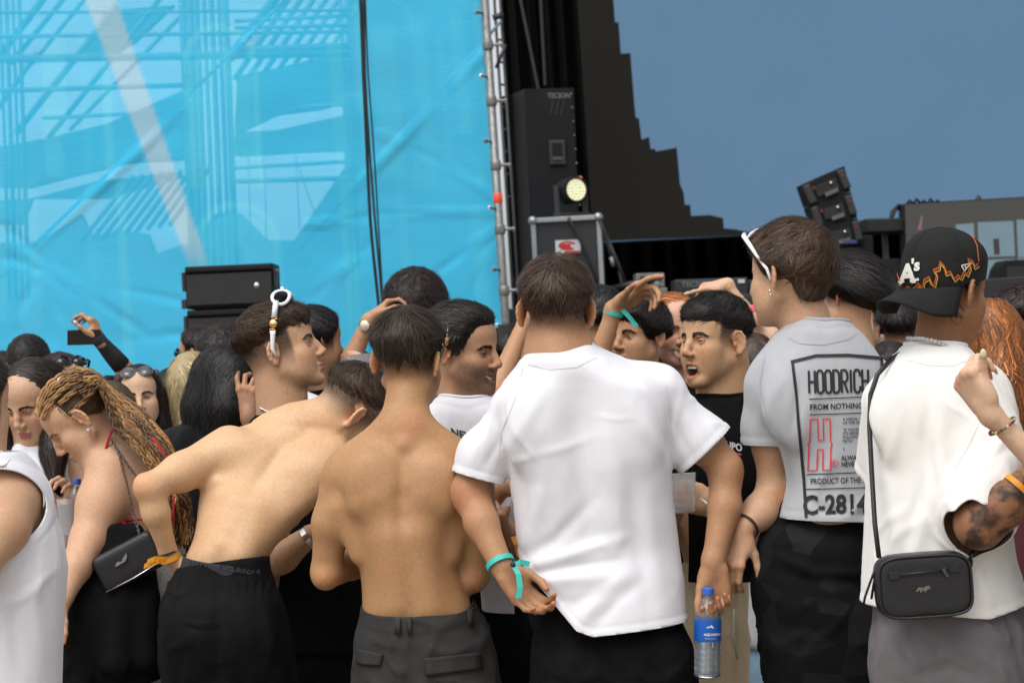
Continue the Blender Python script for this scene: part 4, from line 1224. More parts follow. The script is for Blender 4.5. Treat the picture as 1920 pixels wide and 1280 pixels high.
def stage_gear():
    # tall loudspeaker cabinet, left of the screen
    D = 16.4; ax = np.stack([nrm(cam_r + cam_u * .03), cam_w, nrm(cam_u - cam_r * .052)])
    r = empty('tall_loudspeaker', (*at(1040, 560, D)[:2], STAGE_Z), 'tall matt black loudspeaker cabinet with a recessed handle beside the screen', 'loudspeaker')
    fr = [(983, 167), (1076, 165), (1086, 420), (1096, 585), (1003, 585)]
    mb = MB(); q = [at(x, y, D) for x, y in fr]; mb.prism(q, .55, nrm(cam_w - cam_r * .24)); mb.build('cabinet', CAB, r)
    mb = MB(); q = [at(x, y, D - .012) for x, y in ((986, 170), (1073, 168), (1092, 582), (1006, 582))]; mb.prism(q, .02, cam_w); mb.build('side_panel', mat('speaker_panel', color=(.013, .013, .014), rough=.75, spec=.15, bump=.3, bscale=200, noise=.15, nscale=8), r)
    c = at(1045, 286, D - .02)
    mb = MB(); mb.box(c, (.056, .012, .085), ax, .010); mb.build('handle_plate', DKM, r)
    mb = MB(); mb.box(c + ax[2] * .018 - cam_w * .006, (.036, .010, .048), ax, .010); mb.build('handle_recess', HOLE, r)
    mb = MB(); mb.box(c - ax[2] * .045 - cam_w * .012, (.036, .010, .012), ax, .005); mb.build('handle_grip', mat('grip_grey', color=(.05, .05, .05), rough=.5), r)
    for i in range(9):
        mb = MB(); mb.ball(at(1071 + i * 2.0, 176 + i * 26, D - .016), .007, 6); mb.build('bolt', GALV, r, smooth=True)
    TX = mat('stencil_grey', color=(.16, .16, .16), rough=.7)
    V2, F = text_mesh('TECSON', .01); V = [at(1026, 184, D - .0145) + cam_r * v[0] * .042 + nrm(cam_u) * v[1] * .05 + ax[0] * 0 for v in V2]
    link('stencil_text', new_mesh('stencil_text', np.array(V), F, smooth=False), TX, r)
    for k in range(3):
        mb = MB(); x = 1030 + k * 10; mb.add([at(x, 215, D - .0145), at(x + 3, 215, D - .0145), at(x + 9, 189, D - .0145), at(x + 6, 189, D - .0145)], [(0, 1, 2, 3)]); mb.build('stencil_bar', mat('stencil_dark', color=(.012, .012, .012), rough=.7), r)
    # second, darker cabinet tight behind its left side
    mb = MB(); q = [at(x, y, D + .35) for x, y in ((941, 181), (983, 172), (1003, 585), (962, 585))]; mb.prism(q, .5, cam_w)
    tag(mb.build('side_loudspeaker', DRAPE, None, (*at(975, 585, D + .4)[:2], STAGE_Z)), 'very dark speaker cabinet left of the tall matt black one', 'loudspeaker')

    # flight case with aluminium edges
    D = 15.7; F_ = lambda x, y, d=0: at(x, y, D + d)
    r = empty('flight_case', (*F_(1065, 575)[:2], STAGE_Z), 'black flight case with bright aluminium edges and a red and white sticker', 'flight case')
    c4 = [(999, 414), (1122, 407), (1131, 578), (1009, 582)]
    mb = MB(); mb.prism([F_(*p) for p in c4], .45, nrm(cam_w + cam_r * .1)); mb.build('case_body', mat('case_laminate', color=(.022, .022, .024), rough=.45, bump=.2, bscale=250), r)
    for (a, b) in ((0, 1), (1, 2), (3, 0)):
        p, q = F_(*c4[a], -.012), F_(*c4[b], -.012); mb = MB(); t = nrm(q - p); s_ = np.cross(t, cam_w)
        mb.box((p + q) / 2, (np.linalg.norm(q - p) / 2, .016, .016), np.stack([t, cam_w, s_]), .004); mb.build('edge_profile', ALU, r)
    for i in (0, 1):
        mb = MB(); mb.ball(F_(*c4[i], -.015), .032, 10); mb.build('corner', ALU, r, smooth=True)
    mb = MB(); mb.prism([F_(1041, 451, -.014), F_(1088, 449, -.014), F_(1089, 474, -.014), F_(1042, 476, -.014)], .008, cam_w); st = mb.build('sticker', mat('sticker_white', color=(.6, .6, .6), rough=.4), r)
    RED = mat('sticker_red', color=lin(190, 40, 40), rough=.4)
    V = []; 
    for i in range(24):
        a = 2 * math.pi * i / 24 * .86 + .45
        for rr in (1., .62): V.append(at(1064 + 17 * rr * math.cos(a), 461 - 8.5 * rr * math.sin(a) - .5, D - .017))
    FF = [(2 * i, 2 * i + 1, 2 * i + 3, 2 * i + 2) for i in range(23)]
    link('sticker_ring', new_mesh('sticker_ring', np.array(V), FF, smooth=False), RED, st)
    mb = MB(); mb.add([at(1053, 458, D - .0178), at(1070, 457, D - .0178), at(1070, 465, D - .0178), at(1053, 466, D - .0178)], [(0, 1, 2, 3)]); mb.build('sticker_mark', RED, st)
    mb = MB(); mb.add([at(1058, 471, D - .017), at(1088, 469.5, D - .017), at(1088.6, 473.5, D - .017), at(1059, 475, D - .017)], [(0, 1, 2, 3)]); mb.build('sticker_band', RED, st)
    # cable running over the case, and one with a bright plug hanging at its right
    mb = MB(); mb.tube([at(1066, 408, D - .05), at(1075, 425, D - .06), at(1092, 460, D - .06), at(1112, 505, D - .05), at(1128, 560, D - .05)], .010, 8)
    tag(mb.build('draped_cable', CABLE, None, at(1066, 408, D - .05), smooth=True), 'black cable draped over the front of the flight case', 'cable')
    mb = MB(); mb.tube([at(1122, 408, D - .03), at(1134, 435, D - .05), at(1143, 470, D - .05), at(1149, 492, D - .05)], .012, 8)
    o = mb.build('plug_cable', CABLE, None, at(1122, 408, D), smooth=True); tag(o, 'cable with a grey plug hanging right of the flight case', 'cable')
    mb = MB(); mb.tube([at(1146, 482, D - .06), at(1150, 500, D - .06)], [.016, .014], 10); mb.build('plug', GALV, o, smooth=True)
    # stage lamp on the case
    r = empty('stage_lamp', at(1080, 408, D + .1), 'black stage lamp with a glowing round face of pale yellow LEDs', 'stage lamp')
    c = at(1070, 358, D + .12); ax_ = nrm(at(1100, 352, D - .1) - c)
    mb = MB(); mb.lathe(c - ax_ * .11, ax_, [(0, .04), (.02, .07), (.06, .088), (.16, .092), (.20, .090), (.205, .075), (.18, .07)], 24); mb.build('lamp_body', CAB, r, smooth=True, auto=True)
    face = c + ax_ * .078
    mb = MB(); mb.lathe(face, ax_, [(0, .074), (.006, .074)], 24)
    mb.build('lens', mat('lamp_lens', color=(.3, .3, .2), rough=.3, emit=lin(205, 205, 165), estr=.42), r)
    u = nrm(np.cross(ax_, UPW)); v = np.cross(u, ax_)
    for ring, cnt in ((0, 1), (.022, 6), (.043, 12), (.063, 18)):
        for k in range(cnt):
            a = 2 * math.pi * k / cnt; mb = MB(); mb.ball(face + ax_ * .007 + (u * math.cos(a) + v * math.sin(a)) * ring, (.0085, .0085, .004), 6, np.stack([u, v, ax_]))
            mb.build('led', mat('led_yellow', color=(.5, .5, .3), rough=.2, emit=lin(240, 238, 200), estr=.75), r, smooth=True)
    for sx in (-1, 1):
        mb = MB(); mb.box(c + u * sx * .105 - v * .07, (.008, .03, .11), np.stack([u, ax_, v]), .003); mb.build('yoke_arm', DKM, r)
    mb = MB(); mb.box(c - v * .165, (.115, .05, .018), np.stack([u, ax_, v]), .005); mb.build('base', DKM, r)
    mb = MB(); mb.ball(c + u * -.10 + v * .085 - ax_ * .05, .018, 8); mb.build('status_light', mat('red_glow', color=(.5, .08, .04), rough=.3, emit=lin(230, 120, 90), estr=.6), r, smooth=True)
    # truss leg and cross bar right of the case
    mb = MB(); mb.tube([at(1136, 440, D + .3), at(1176, 540, D + .3)], .016, 8); mb.tube([at(1160, 500, D + .3), at(1176, 585, D + .3)], .012, 8); mb.tube([at(1130, 545, D + .2), at(1240, 519, D + .2)], .022, 8)
    tag(mb.build('lighting_stand', DKM, None, (*at(1170, 585, D + .3)[:2], STAGE_Z), smooth=True), 'dark folded lighting stand between the flight case and the amplifiers', 'stand')
    # small grey amplifiers
    for k, (x0, x1, yt, yb) in enumerate(((1192, 1246, 512, 538), (1178, 1252, 540, 566))):
        d = 15.9; r = empty('amplifier', (*at(x0, yb, d)[:2], at(x0, yb, d)[2]), ('grey metal amplifier on top of its pair on the stage edge', 'grey metal amplifier underneath its pair on the stage edge')[k], 'amplifier', 'grey amplifiers on the stage edge')
        c = (at(x0, yt, d) + at(x1, yb, d)) / 2; hw = (x1 - x0) / 2 * d / FPX; hh = (yb - yt) / 2 * d / FPX
        mb = MB(); mb.box(c + cam_w * .15, (hw, .15, hh), ax, .005); mb.build('housing', mat('amp_grey', color=(.20, .21, .20), rough=.45, metal=.3, noise=.2, nscale=20), r)
        for i in range(3):
            mb = MB(); mb.box(c - cam_w * .003 + ax[0] * hw * (-.55 + .5 * i), (hw * .15, .006, hh * .62), ax, .003); mb.build('socket', (DKM, HOLE, mat('amp_pale', color=(.35, .4, .38), rough=.5))[i - 0], r)
    # low wide wedge speakers at the stage edge
    for k, (x0, x1, yt, yb) in enumerate(((1266, 1404, 522, 585), (1405, 1440, 524, 585), (1100, 1180, 548, 590))):
        d = 15.6; r = empty('front_loudspeaker', (*at(x0, yb, d)[:2], STAGE_Z), ('wide black loudspeaker with pale lettering and a white tag at the stage edge', 'black loudspeaker right of the lettered one at the stage edge', 'low black loudspeaker below the flight case at the stage edge')[k], 'loudspeaker', 'loudspeakers along the stage edge')
        c = (at(x0, yt, d) + at(x1, yb, d)) / 2; hw = (x1 - x0) / 2 * d / FPX; hh = (yb - yt) / 2 * d / FPX
        mb = MB(); mb.box(c + cam_w * .2, (hw, .2, hh), ax, .012); mb.build('cabinet', mat('wedge_black', color=(.016, .017, .019), rough=.55, bump=.2, bscale=300), r)
        mb = MB(); mb.box(c - cam_w * .002 - ax[2] * hh * .2, (hw * .94, .008, hh * .62), ax, .004); mb.build('grille', GRILL, r)
        if k == 0:
            V2, F = text_mesh('TECSON  LINE', .01); V = [at(1278, 538, d - .012) + ax[0] * v_[0] * .052 + ax[2] * v_[1] * .05 for v_ in V2]
            link('lettering', new_mesh('lettering', np.array(V), F, smooth=False), TX, r)
            mb = MB(); mb.box(at(1390, 527, d - .012), (.022, .003, .012), ax); mb.build('tag_plate', mat('tag_white', color=(.5, .5, .5), rough=.5), r)
    # tilted array on a stand, right
    D = 16.9; r = empty('tilted_loudspeaker', (*at(1570, 560, D)[:2], STAGE_Z), 'stack of rugged black speakers tilted over on a stand before the blue screen', 'loudspeaker')
    base = [(1503, 346), (1583, 311), (1620, 458), (1545, 468)]
    tl_, tr_, br_, bl_ = [np.array(p, float) for p in base]
    for k in range(3):
        t0, t1 = k / 3, (k + 1) / 3 - .008
        q = [tl_ + (bl_ - tl_) * t0, tr_ + (br_ - tr_) * t0, tr_ + (br_ - tr_) * t1, tl_ + (bl_ - tl_) * t1]
        r_ = [at(x, y, D) for x, y in q]; cc = sum(r_) / 4; axr = nrm(r_[1] - r_[0]); axu = nrm(np.cross(axr, cam_w)); hw = np.linalg.norm(r_[1] - r_[0]) / 2; hh = np.linalg.norm(r_[3] - r_[0]) / 2
        A3 = np.stack([axr, cam_w, axu])
        mb = MB(); mb.prism(r_, .32, cam_w); cb = mb.build('array_cabinet', CAB, r)
        for sx in (-1, 1):
            mb = MB(); mb.box(cc + axr * sx * hw * .80 - cam_w * .008, (hw * .17, .03, hh * .90), A3, .012); mb.build('side_plate', DKM, cb)
            mb = MB(); mb.box(cc + axr * (sx * hw * (.78 if sx > 0 else .55)) + axu * (hh * .35) - cam_w * .042, (.007, .005, .011), A3, .003); mb.build('red_clip', mat('red_clip', color=lin(120, 22, 36), rough=.5), cb)
        mb = MB(); mb.box(cc - axu * hh * .1 - cam_w * .004, (hw * .5, .014, hh * .5), A3, .01); mb.build('grille', GRILL, cb)
        mb = MB(); mb.ball(cc + axr * hw * .22 + axu * hh * .15 - cam_w * .024, .013, 8); mb.build('badge', CHROME, cb, smooth=True)
        mb = MB(); mb.box(cc + axr * hw * .1 - axu * hh * .62 - cam_w * .02, (hw * .3, .006, .014), A3); mb.build('name_plate', mat('plate_grey', color=(.10, .10, .10), rough=.6), cb)
    mb = MB(); mb.box(at(1600, 500, D + .2), (.13, .16, .22), ax, .01); mb.build('base_box', CAB, r)
    mb = MB(); b = at(1600, 530, D + .2); mb.box((b[0], b[1], (STAGE_Z + b[2]) / 2), (.05, .05, max((b[2] - STAGE_Z) / 2, .05))); mb.build('post', DKM, r)
    mb = MB(); mb.box(at(1594, 453, D - .02), (.05, .006, .012), ax); mb.build('display', mat('blue_display', color=(.02, .03, .1), rough=.3, emit=(.02, .03, .12), estr=.5), r)
    # booth desk, dark
    D = 17.6; r = empty('booth_desk', (*at(1640, 560, D)[:2], STAGE_Z), 'dark equipment desk with a pale leg between the speakers and the grey LED wall', 'desk')
    mb = MB(); mb.box(at(1666, 425, D), (.22, .3, .05), ax, .01); mb.build('desk_top', BLK, r)
    mb = MB(); mb.tube([at(1658, 432, D - .1), at(1666, 560, D - .1)], .022, 8); mb.build('leg', mat('pale_leg', color=(.12, .12, .11), rough=.5), r)
    mb = MB(); mb.box(at(1640, 530, D + .1), (.50, .25, .17), ax, .01); mb.build('case', mat('wedge_black'), r)
    mb = MB(); mb.box(at(1664, 516, D - .16), (.035, .01, .05), ax, .004); mb.build('case_port', HOLE, r)
    mb = MB()
    for k in range(4): mb.tube([at(1668, 418, D - .25), at(1672 + 4 * k, 396 - 4 * k, D - .2), at(1690 + 3 * k, 390 - k, D - .15), at(1700, 402, D - .1)], .010, 6)
    tag(mb.build('cable_bundle', CABLE, None, at(1670, 418, D), smooth=True), 'bundle of black cables arching from the desk to the grey LED wall', 'cable')
    # wedge monitor, far right
    D = 16.2; r = empty('wedge_monitor', (*at(1900, 570, D)[:2], STAGE_Z), 'black wedge monitor with a curved back before the pale screen panels', 'loudspeaker')
    pts = [(1866, 566), (1868, 530), (1876, 502), (1886, 488), (1990, 484), (2000, 566)]
    mb = MB(); mb.prism([at(x, y, D) for x, y in pts], .35, cam_w); mb.build('cabinet', CAB, r)
    mb = MB(); mb.prism([at(x, y, D - .012) for x, y in ((1888, 548), (1888, 500), (1990, 496), (1992, 548))], .012, cam_w); mb.build('grille', GRILL, r)
    # pale odds behind the heads: a small silver fixture
    D = 15.5; r = empty('small_spotlight', (*at(1633, 600, D)[:2], STAGE_Z), 'small silver spotlight with a glass front low on the stage edge', 'stage lamp')
    mb = MB(); mb.box(at(1626, 612, D), (.055, .05, .09), ax, .01); mb.build('housing', mat('amp_grey'), r)
    c = at(1627, 618, D - .05); mb = MB(); mb.lathe(c, -cam_w, [(0, .045), (.015, .045), (.02, .036), (.012, .03)], 18); mb.build('bezel', GALV, r, smooth=True, auto=True)
    mb = MB(); mb.ball(c - cam_w * .008, (.032, .032, .01), 12, np.stack([ax[0], ax[2], cam_w])); mb.build('glass', mat('dark_glass', color=(.05, .06, .06), rough=.05, spec=.8), r, smooth=True)
    mb = MB(); mb.box(at(1630, 574, D), (.02, .02, .05), ax, .005); mb.build('bracket', GALV, r)
stage_gear()
# ------------------------------------------------------------------ cloth materials
WHITE = mat('white_cotton', color=(.67, .67, .705), rough=.9, noise=.025, nscale=30, bump=.22, bscale=600, sheen=.2, spec=.15)
BLACKC = mat('black_cotton', color=(.0075, .0075, .008), rough=.92, noise=.25, nscale=25, bump=.3, bscale=500, spec=.05)
DENIMB = mat('black_denim', color=(.007, .007, .008), rough=.85, noise=.4, nscale=18, bump=.35, bscale=700, spec=.06)
GREYT = mat('grey_cotton', color=lin(166, 168, 172), rough=.92, noise=.035, nscale=30, bump=.22, bscale=600, sheen=.15, spec=.15)
SILVER = mat('silver', color=(.75, .74, .72), rough=.22, metal=1)
GOLD = mat('gold', color=(.80, .52, .20), rough=.25, metal=1)
TEAL = mat('teal_ribbon', color=lin(45, 175, 165), rough=.55, noise=.08, nscale=60)
BANDPRINT = mat('band_print_black', color=(.01, .01, .012), rough=.6)
ORANGE = mat('orange_ribbon', color=lin(225, 150, 35), rough=.5)

def wristband(f, c, axis, r, wid, material, tails=(), name='wristband', ov=1.0, label=None):
    """ribbon round a wrist; c, axis local; tails = local polylines"""
    axis = nrm(axis); u = nrm(np.cross(axis, [0, 1, .1])); v = np.cross(axis, u); n = 28; V = []
    for h in (-wid / 2, wid / 2):
        for rr in (r, r + .0016):
            for k in range(n):
                a = 2 * math.pi * k / n; V.append(c + axis * h + u * math.cos(a) * rr * ov + v * math.sin(a) * rr)
    R = lambda i, k: i * n + k % n
    F = []
    for k in range(n):
        F += [(R(1, k), R(1, k + 1), R(3, k + 1), R(3, k)), (R(0, k + 1), R(0, k), R(2, k), R(2, k + 1)), (R(0, k), R(0, k + 1), R(1, k + 1), R(1, k)), (R(3, k), R(3, k + 1), R(2, k + 1), R(2, k))]
    mb = MB(); mb.add(f.w(np.array(V)), F)
    for pl in tails:
        P = [np.asarray(p, float) for p in pl[:-1]]; wv = np.asarray(pl[-1], float) * wid / 2
        V = []; m_ = len(P)
        th = np.array([0, .0012, 0])
        for p in P: V += [p - wv, p + wv, p + wv + th, p - wv + th]
        F = []
        for i in range(m_ - 1):
            for j in range(4): F.append((4 * i + j, 4 * i + (j + 1) % 4, 4 * i + 4 + (j + 1) % 4, 4 * i + 4 + j))
        F += [(0, 3, 2, 1), (4 * m_ - 4, 4 * m_ - 3, 4 * m_ - 2, 4 * m_ - 1)]
        mb.add(f.w(np.array(V)), F)
    o = mb.build(name, material, f.obj, smooth=False)
    if label: o['label'] = label
    return o

def chain(f, pts, r, material, name='necklace', bead=None, step=None, flat=.6):
    """beads or links strung along local points"""
    P = np.array(pts); d = np.r_[0, np.cumsum(np.linalg.norm(np.diff(P, axis=0), axis=1))]; step = step or r * 2
    mb = MB(); s_ = np.arange(0, d[-1], step)
    for i, t in enumerate(s_):
        c = np.array([np.interp(t, d, P[:, k]) for k in range(3)]); c2 = np.array([np.interp(t + .002, d, P[:, k]) for k in range(3)])
        ax = nrm(c2 - c); u = nrm(np.cross(ax, [0, 1, .2])); v = np.cross(ax, u)
        if i % 2: u, v = v, u
        mb.ball(f.w(c[None])[0], (step * .62, r, r * flat), 8, np.stack([ax, u, v]) @ BASIS.T)
    return mb.build(name, material, f.obj, smooth=True)

def neckband(f, cut, r, material, parent, name='neckband'):
    """ribbed band laid along the neck opening that was cut into the last garment"""
    V, F = f.last; E_ = np.sort(np.concatenate([F[:, [0, 1]], F[:, [1, 2]], F[:, [2, 0]]]), 1); u_, c_ = np.unique(E_, axis=0, return_counts=True)
    bi = np.unique(u_[c_ == 1]); W = V[bi]; W = W[np.abs(cut(W)) < .008]
    c = W.mean(0); an = np.arctan2(W[:, 1] - c[1], W[:, 0] - c[0]); o = np.argsort(an); W = W[o]; an = an[o]; n = 44
    gr = np.linspace(-math.pi, math.pi, n + 1)[:-1]; aa = np.r_[an - 2 * math.pi, an, an + 2 * math.pi]; WW_ = np.r_[W, W, W]
    P = np.stack([np.convolve(np.r_[q[-2:], q, q[:2]], [.15, .2, .3, .2, .15], 'valid') for q in [np.interp(gr, aa, WW_[:, k]) for k in range(3)]], 1)
    P = np.r_[P, P[:1]]; mb = MB(); mb.tube(f.w(P), r, 8, cap=False); return mb.build(name, material, parent, smooth=True)

# ------------------------------------------------------------------ man in the plain white T-shirt, back to us
def man_white_tee():
    f = Fig(5.9, skin=(.36, .185, .097), hair=(.045, .027, .017))
    f.head(1043, 588, .0, 3, 4, -1, 1.0, fade=(.004, -.072), eyes=False)
    P = f.prims
    P.append(cone(f.p(1043, 618, .01), f.p(1050, 700, .01), f.m(43), f.m(50), .02))
    P.append(cone(f.p(1045, 600, .0), f.p(1048, 690, -.005), f.m(36), f.m(46), .03))
    P.append(cone(f.p(1052, 690, .0), f.p(1130, 1140, .03), f.m(75), f.m(90), .05))
    P.append(cone(f.p(1030, 686, .01), f.p(972, 766, .01), f.m(26), f.m(24), .02)); P.append(cone(f.p(1070, 672, .01), f.p(1210, 745, .01), f.m(28), f.m(28), .02))
    # arms
    P.append(cone(f.p(1060, 750, .0), f.p(960, 785, .0), f.m(46), f.m(30), .02))
    P.append(cone(f.p(1060, 750, .0), f.p(1225, 750, .0), f.m(46), f.m(34), .02))
    f.limb([(960, 788, .0, 32), (905, 852, .02, 34), (882, 915, .03, 32)], .02)
    f.limb([(886, 928, .03, 34), (903, 980, -.03, 31), (941, 1062, -.09, 21)], .02)
    P.append(ell(f.p(876, 925, .015), (.036, .040, .044), None, .03))
    f.limb([(1228, 752, .0, 34), (1320, 832, .02, 36), (1358, 874, .02, 30)], .02)
    f.limb([(1359, 884, .02, 30), (1359, 950, -.01, 30), (1337, 1055, -.05, 20.5)], .02)
    P.append(ell(f.p(1364, 884, .01), (.032, .036, .045), None, .03))
    f.painters += [(f.p(868, 928, -.03), .05, f.skin * [1.05, .72, .62], .4), (f.p(1385, 885, -.0), .04, f.skin * [1.05, .72, .62], .35)]
    # left hand: fingers curled towards the right, palm down-forward
    W = f.p(945, 1068, -.09)
    T, tips = f.hand(W, (.62, -.05, -.80), (.45, -.75, .30), (.5, -.6, .2), curl=((.5, .9, .5), (.45, .85, .5), (.4, .8, .5), (.4, .7, .4)), spread=.05, thumbcurl=.7, sc=.98, thumbout=.55)
    # right hand: open, palm to us, holding a bottle's neck behind the fingers
    W2 = f.p(1337, 1058, -.05)
    f.hand(W2, (.10, .0, -1), (-.18, -1, .05), (-.9, -.3, -.2), curl=((.75, 1.15, .5), (.95, 1.15, .6), (1.0, 1.2, .6), (.95, 1.2, .6)), spread=.07, thumbcurl=.25, sc=1.0, thumbout=.42)
    f.build('young man seen from behind in a plain white T-shirt with a teal wristband', base=f.p(1140, 1100))
    f.short_hair(t=.020, zb=-.016, zs=.020, zf=.08, edge=.07, extra=[((0, -.02, .087), (.068, .078, .055), .02), ((0, -.052, .068), (.064, .056, .052), .02)], n=5200, L=.042, lift=.22, width=.0021, crown=(.004, -.066, .118), clump=260, rough=.002)
    # T-shirt
    S = [loft(f.lv([(640, 1004, 1108, .01, .075), (656, 985, 1132, .005, .096), (672, 977, 1154, .0, .110), (692, 965, 1196, .0, .119), (716, 946, 1258, .0, .124), (748, 926, 1264, .0, .127), (790, 940, 1262, .0, .128), (860, 952, 1258, .0, .135), (950, 963, 1263, .01, .130),
                           (1030, 972, 1274, .015, .125), (1100, 985, 1282, .015, .145), (1180, 995, 1290, .015, .16), (1230, 1000, 1292, .015, .165)]), n=2.25)]
    f.limb([(966, 778, .0, 42), (907, 852, .02, 46), (885, 935, .02, 50)], .03, S)
    f.limb([(1228, 738, .0, 46), (1318, 838, .02, 55), (1365, 900, .02, 60)], .035, S)
    S.append(cone(f.p(1105, 696, .0), f.p(1238, 726, .0), f.m(34), f.m(40), .04))
    S.append(ell(f.p(1005, 800, -.085), (.085, .045, .11), None, .04)); S.append(ell(f.p(1180, 800, -.085), (.085, .045, .11), None, .04))
    S.append(cone(f.p(1085, 740, -.150), f.p(1110, 1000, -.145), .022, .03, .06, -1))
    eL, dL = f.p(890, 893, .02), nrm(f.p(885, 935, .02) - f.p(905, 850, .02)); eR, dR = f.p(1334, 832, .02), nrm(f.p(1390, 905, .02) - f.p(1318, 830, .02))
    cuts = [f.cut_sleeve(eL, dL + np.array([-.05, 0, -.05]), f.m(70)), f.cut_sleeve(eR, nrm(dR), f.m(85)), f.cut_collar((1048, 660, .012), 60, .082, .0)]
    # hem: lifted at the left by the hand
    h1 = f.cut_plane((1110, 1180), (1285, 1160)); h2 = f.cut_plane((1072, 1168), (1110, 1181)); h3 = f.cut_plane((985, 1062), (1078, 1170))
    cuts.append(lambda V: np.maximum(np.maximum(h1(V), h2(V) * 1.0), h3(V)))
    cn = cloth_noise(3, .0042, 7, 2.4)
    def disp(V, N):
        x = V[:, 0]; z = V[:, 2]
        return cn(V, N) + .0025 * noise3(V, 14, 9)
    folds = [([(985, 1058), (1060, 1035), (1170, 1000)], 12, .010), ([(985, 1040), (1040, 1005), (1110, 930)], 12, -.007), ([(1000, 1085), (1070, 1075), (1150, 1070)], 14, .010), ([(1000, 1070), (1075, 1055), (1160, 1040)], 8, -.006),
             ([(1010, 1110), (1070, 1120), (1180, 1090)], 14, -.006), ([(990, 1010), (1010, 940), (1020, 870)], 14, .006), ([(985, 980), (980, 900), (975, 830)], 10, -.006),
             ([(960, 830), (990, 780), (1020, 730)], 14, .005), ([(1255, 850), (1235, 790), (1215, 740)], 12, -.007), ([(1245, 870), (1220, 820), (1180, 760)], 16, .006), ([(1130, 800), (1150, 900), (1140, 1030)], 22, .006),
             ([(1085, 760), (1090, 860), (1110, 990)], 24, -.006), ([(1210, 870), (1215, 990), (1235, 1120)], 20, .006), ([(1175, 880), (1190, 1000), (1215, 1140)], 16, -.005), ([(1110, 775), (1150, 783), (1185, 778)], 4, .002), ([(1000, 850), (1060, 835), (1110, 815)], 8, .003),
             ([(880, 870), (905, 820), (930, 760)], 10, .004), ([(905, 880), (935, 830), (950, 790)], 9, -.006), ([(1295, 860), (1270, 810), (1250, 760)], 9, -.005), ([(1320, 850), (1300, 800), (1270, 750)], 12, .004), ([(955, 700), (1000, 690), (1050, 690)], 10, -.003), ([(1120, 690), (1170, 712), (1240, 726)], 8, -.003),
             ([(1075, 1168), (1110, 1120), (1180, 1060)], 14, .008), ([(1110, 1165), (1150, 1120), (1200, 1080)], 10, -.004)]
    sh = f.garment('tshirt', S, WHITE, .0065, cuts, folds, disp, .003, .018)
    surf = f.last
    # neckband and sleeve seams
    R_ = np.stack([nrm([1, 0, .0]), nrm([0, .9, .28]), nrm([0, -.28, .9])], 1)
    neckband(f, cuts[2], .0055, WHITE, sh)
    [f.bars([q], WHITE, 'seam', surf, sh, .0012) for q in (([(980, 690), (966, 745), (940, 810), (930, 880)], 2.2), ([(1240, 690), (1256, 750), (1260, 830), (1256, 870)], 2.2), ([(990, 682), (1030, 692), (1080, 688), (1118, 670)], 1.8))]
    # jeans
    lg = [[(1078, 1225, .0, 78), (1072, 1330, .0, 78), (1065, 1500, .0, 62)], [(1218, 1232, .0, 78), (1226, 1330, .0, 78), (1235, 1500, .0, 62)]]
    f.trousers('jeans', [(1090, 1022, 1268, .02, .095), (1160, 1008, 1276, .02, .10), (1230, 1002, 1296, .02, .125), (1290, 1000, 1306, .02, .125)], lg, DENIMB, disp=cloth_noise(9, .006, 6, 9), h=.010,
               folds=[([(1012, 1182), (1116, 1190), (1114, 1260), (1020, 1250)], 3, .003), ([(1196, 1192), (1290, 1186)], 3, .003), ([(1196, 1192), (1204, 1265)], 3, .003), ([(1158, 1185), (1160, 1290)], 4, .004), ([(1020, 1240), (1100, 1280)], 10, .005), ([(1210, 1280), (1300, 1240)], 10, .005)])
    # teal ribbon round the left wrist
    c = f.p(938, 1056, -.09); ax = nrm(f.p(905, 985, -.03) - f.p(941, 1062, -.09))
    k0 = f.p(962, 1058, -.125)
    wristband(f, c, ax, f.m(26), .0135, TEAL, [[k0, f.p(975, 1053, -.13), f.p(993, 1057, -.128), [.3, 0, .95]], [k0, f.p(972, 1075, -.135), f.p(975, 1100, -.14), f.p(972, 1121, -.14), [1, 0, .05]]])
    mb = MB(); mb.ball(f.w(k0[None])[0], .007, 8); mb.build('band_clasp', BANDPRINT, f.obj, smooth=True)
    return f
F_WT = man_white_tee()

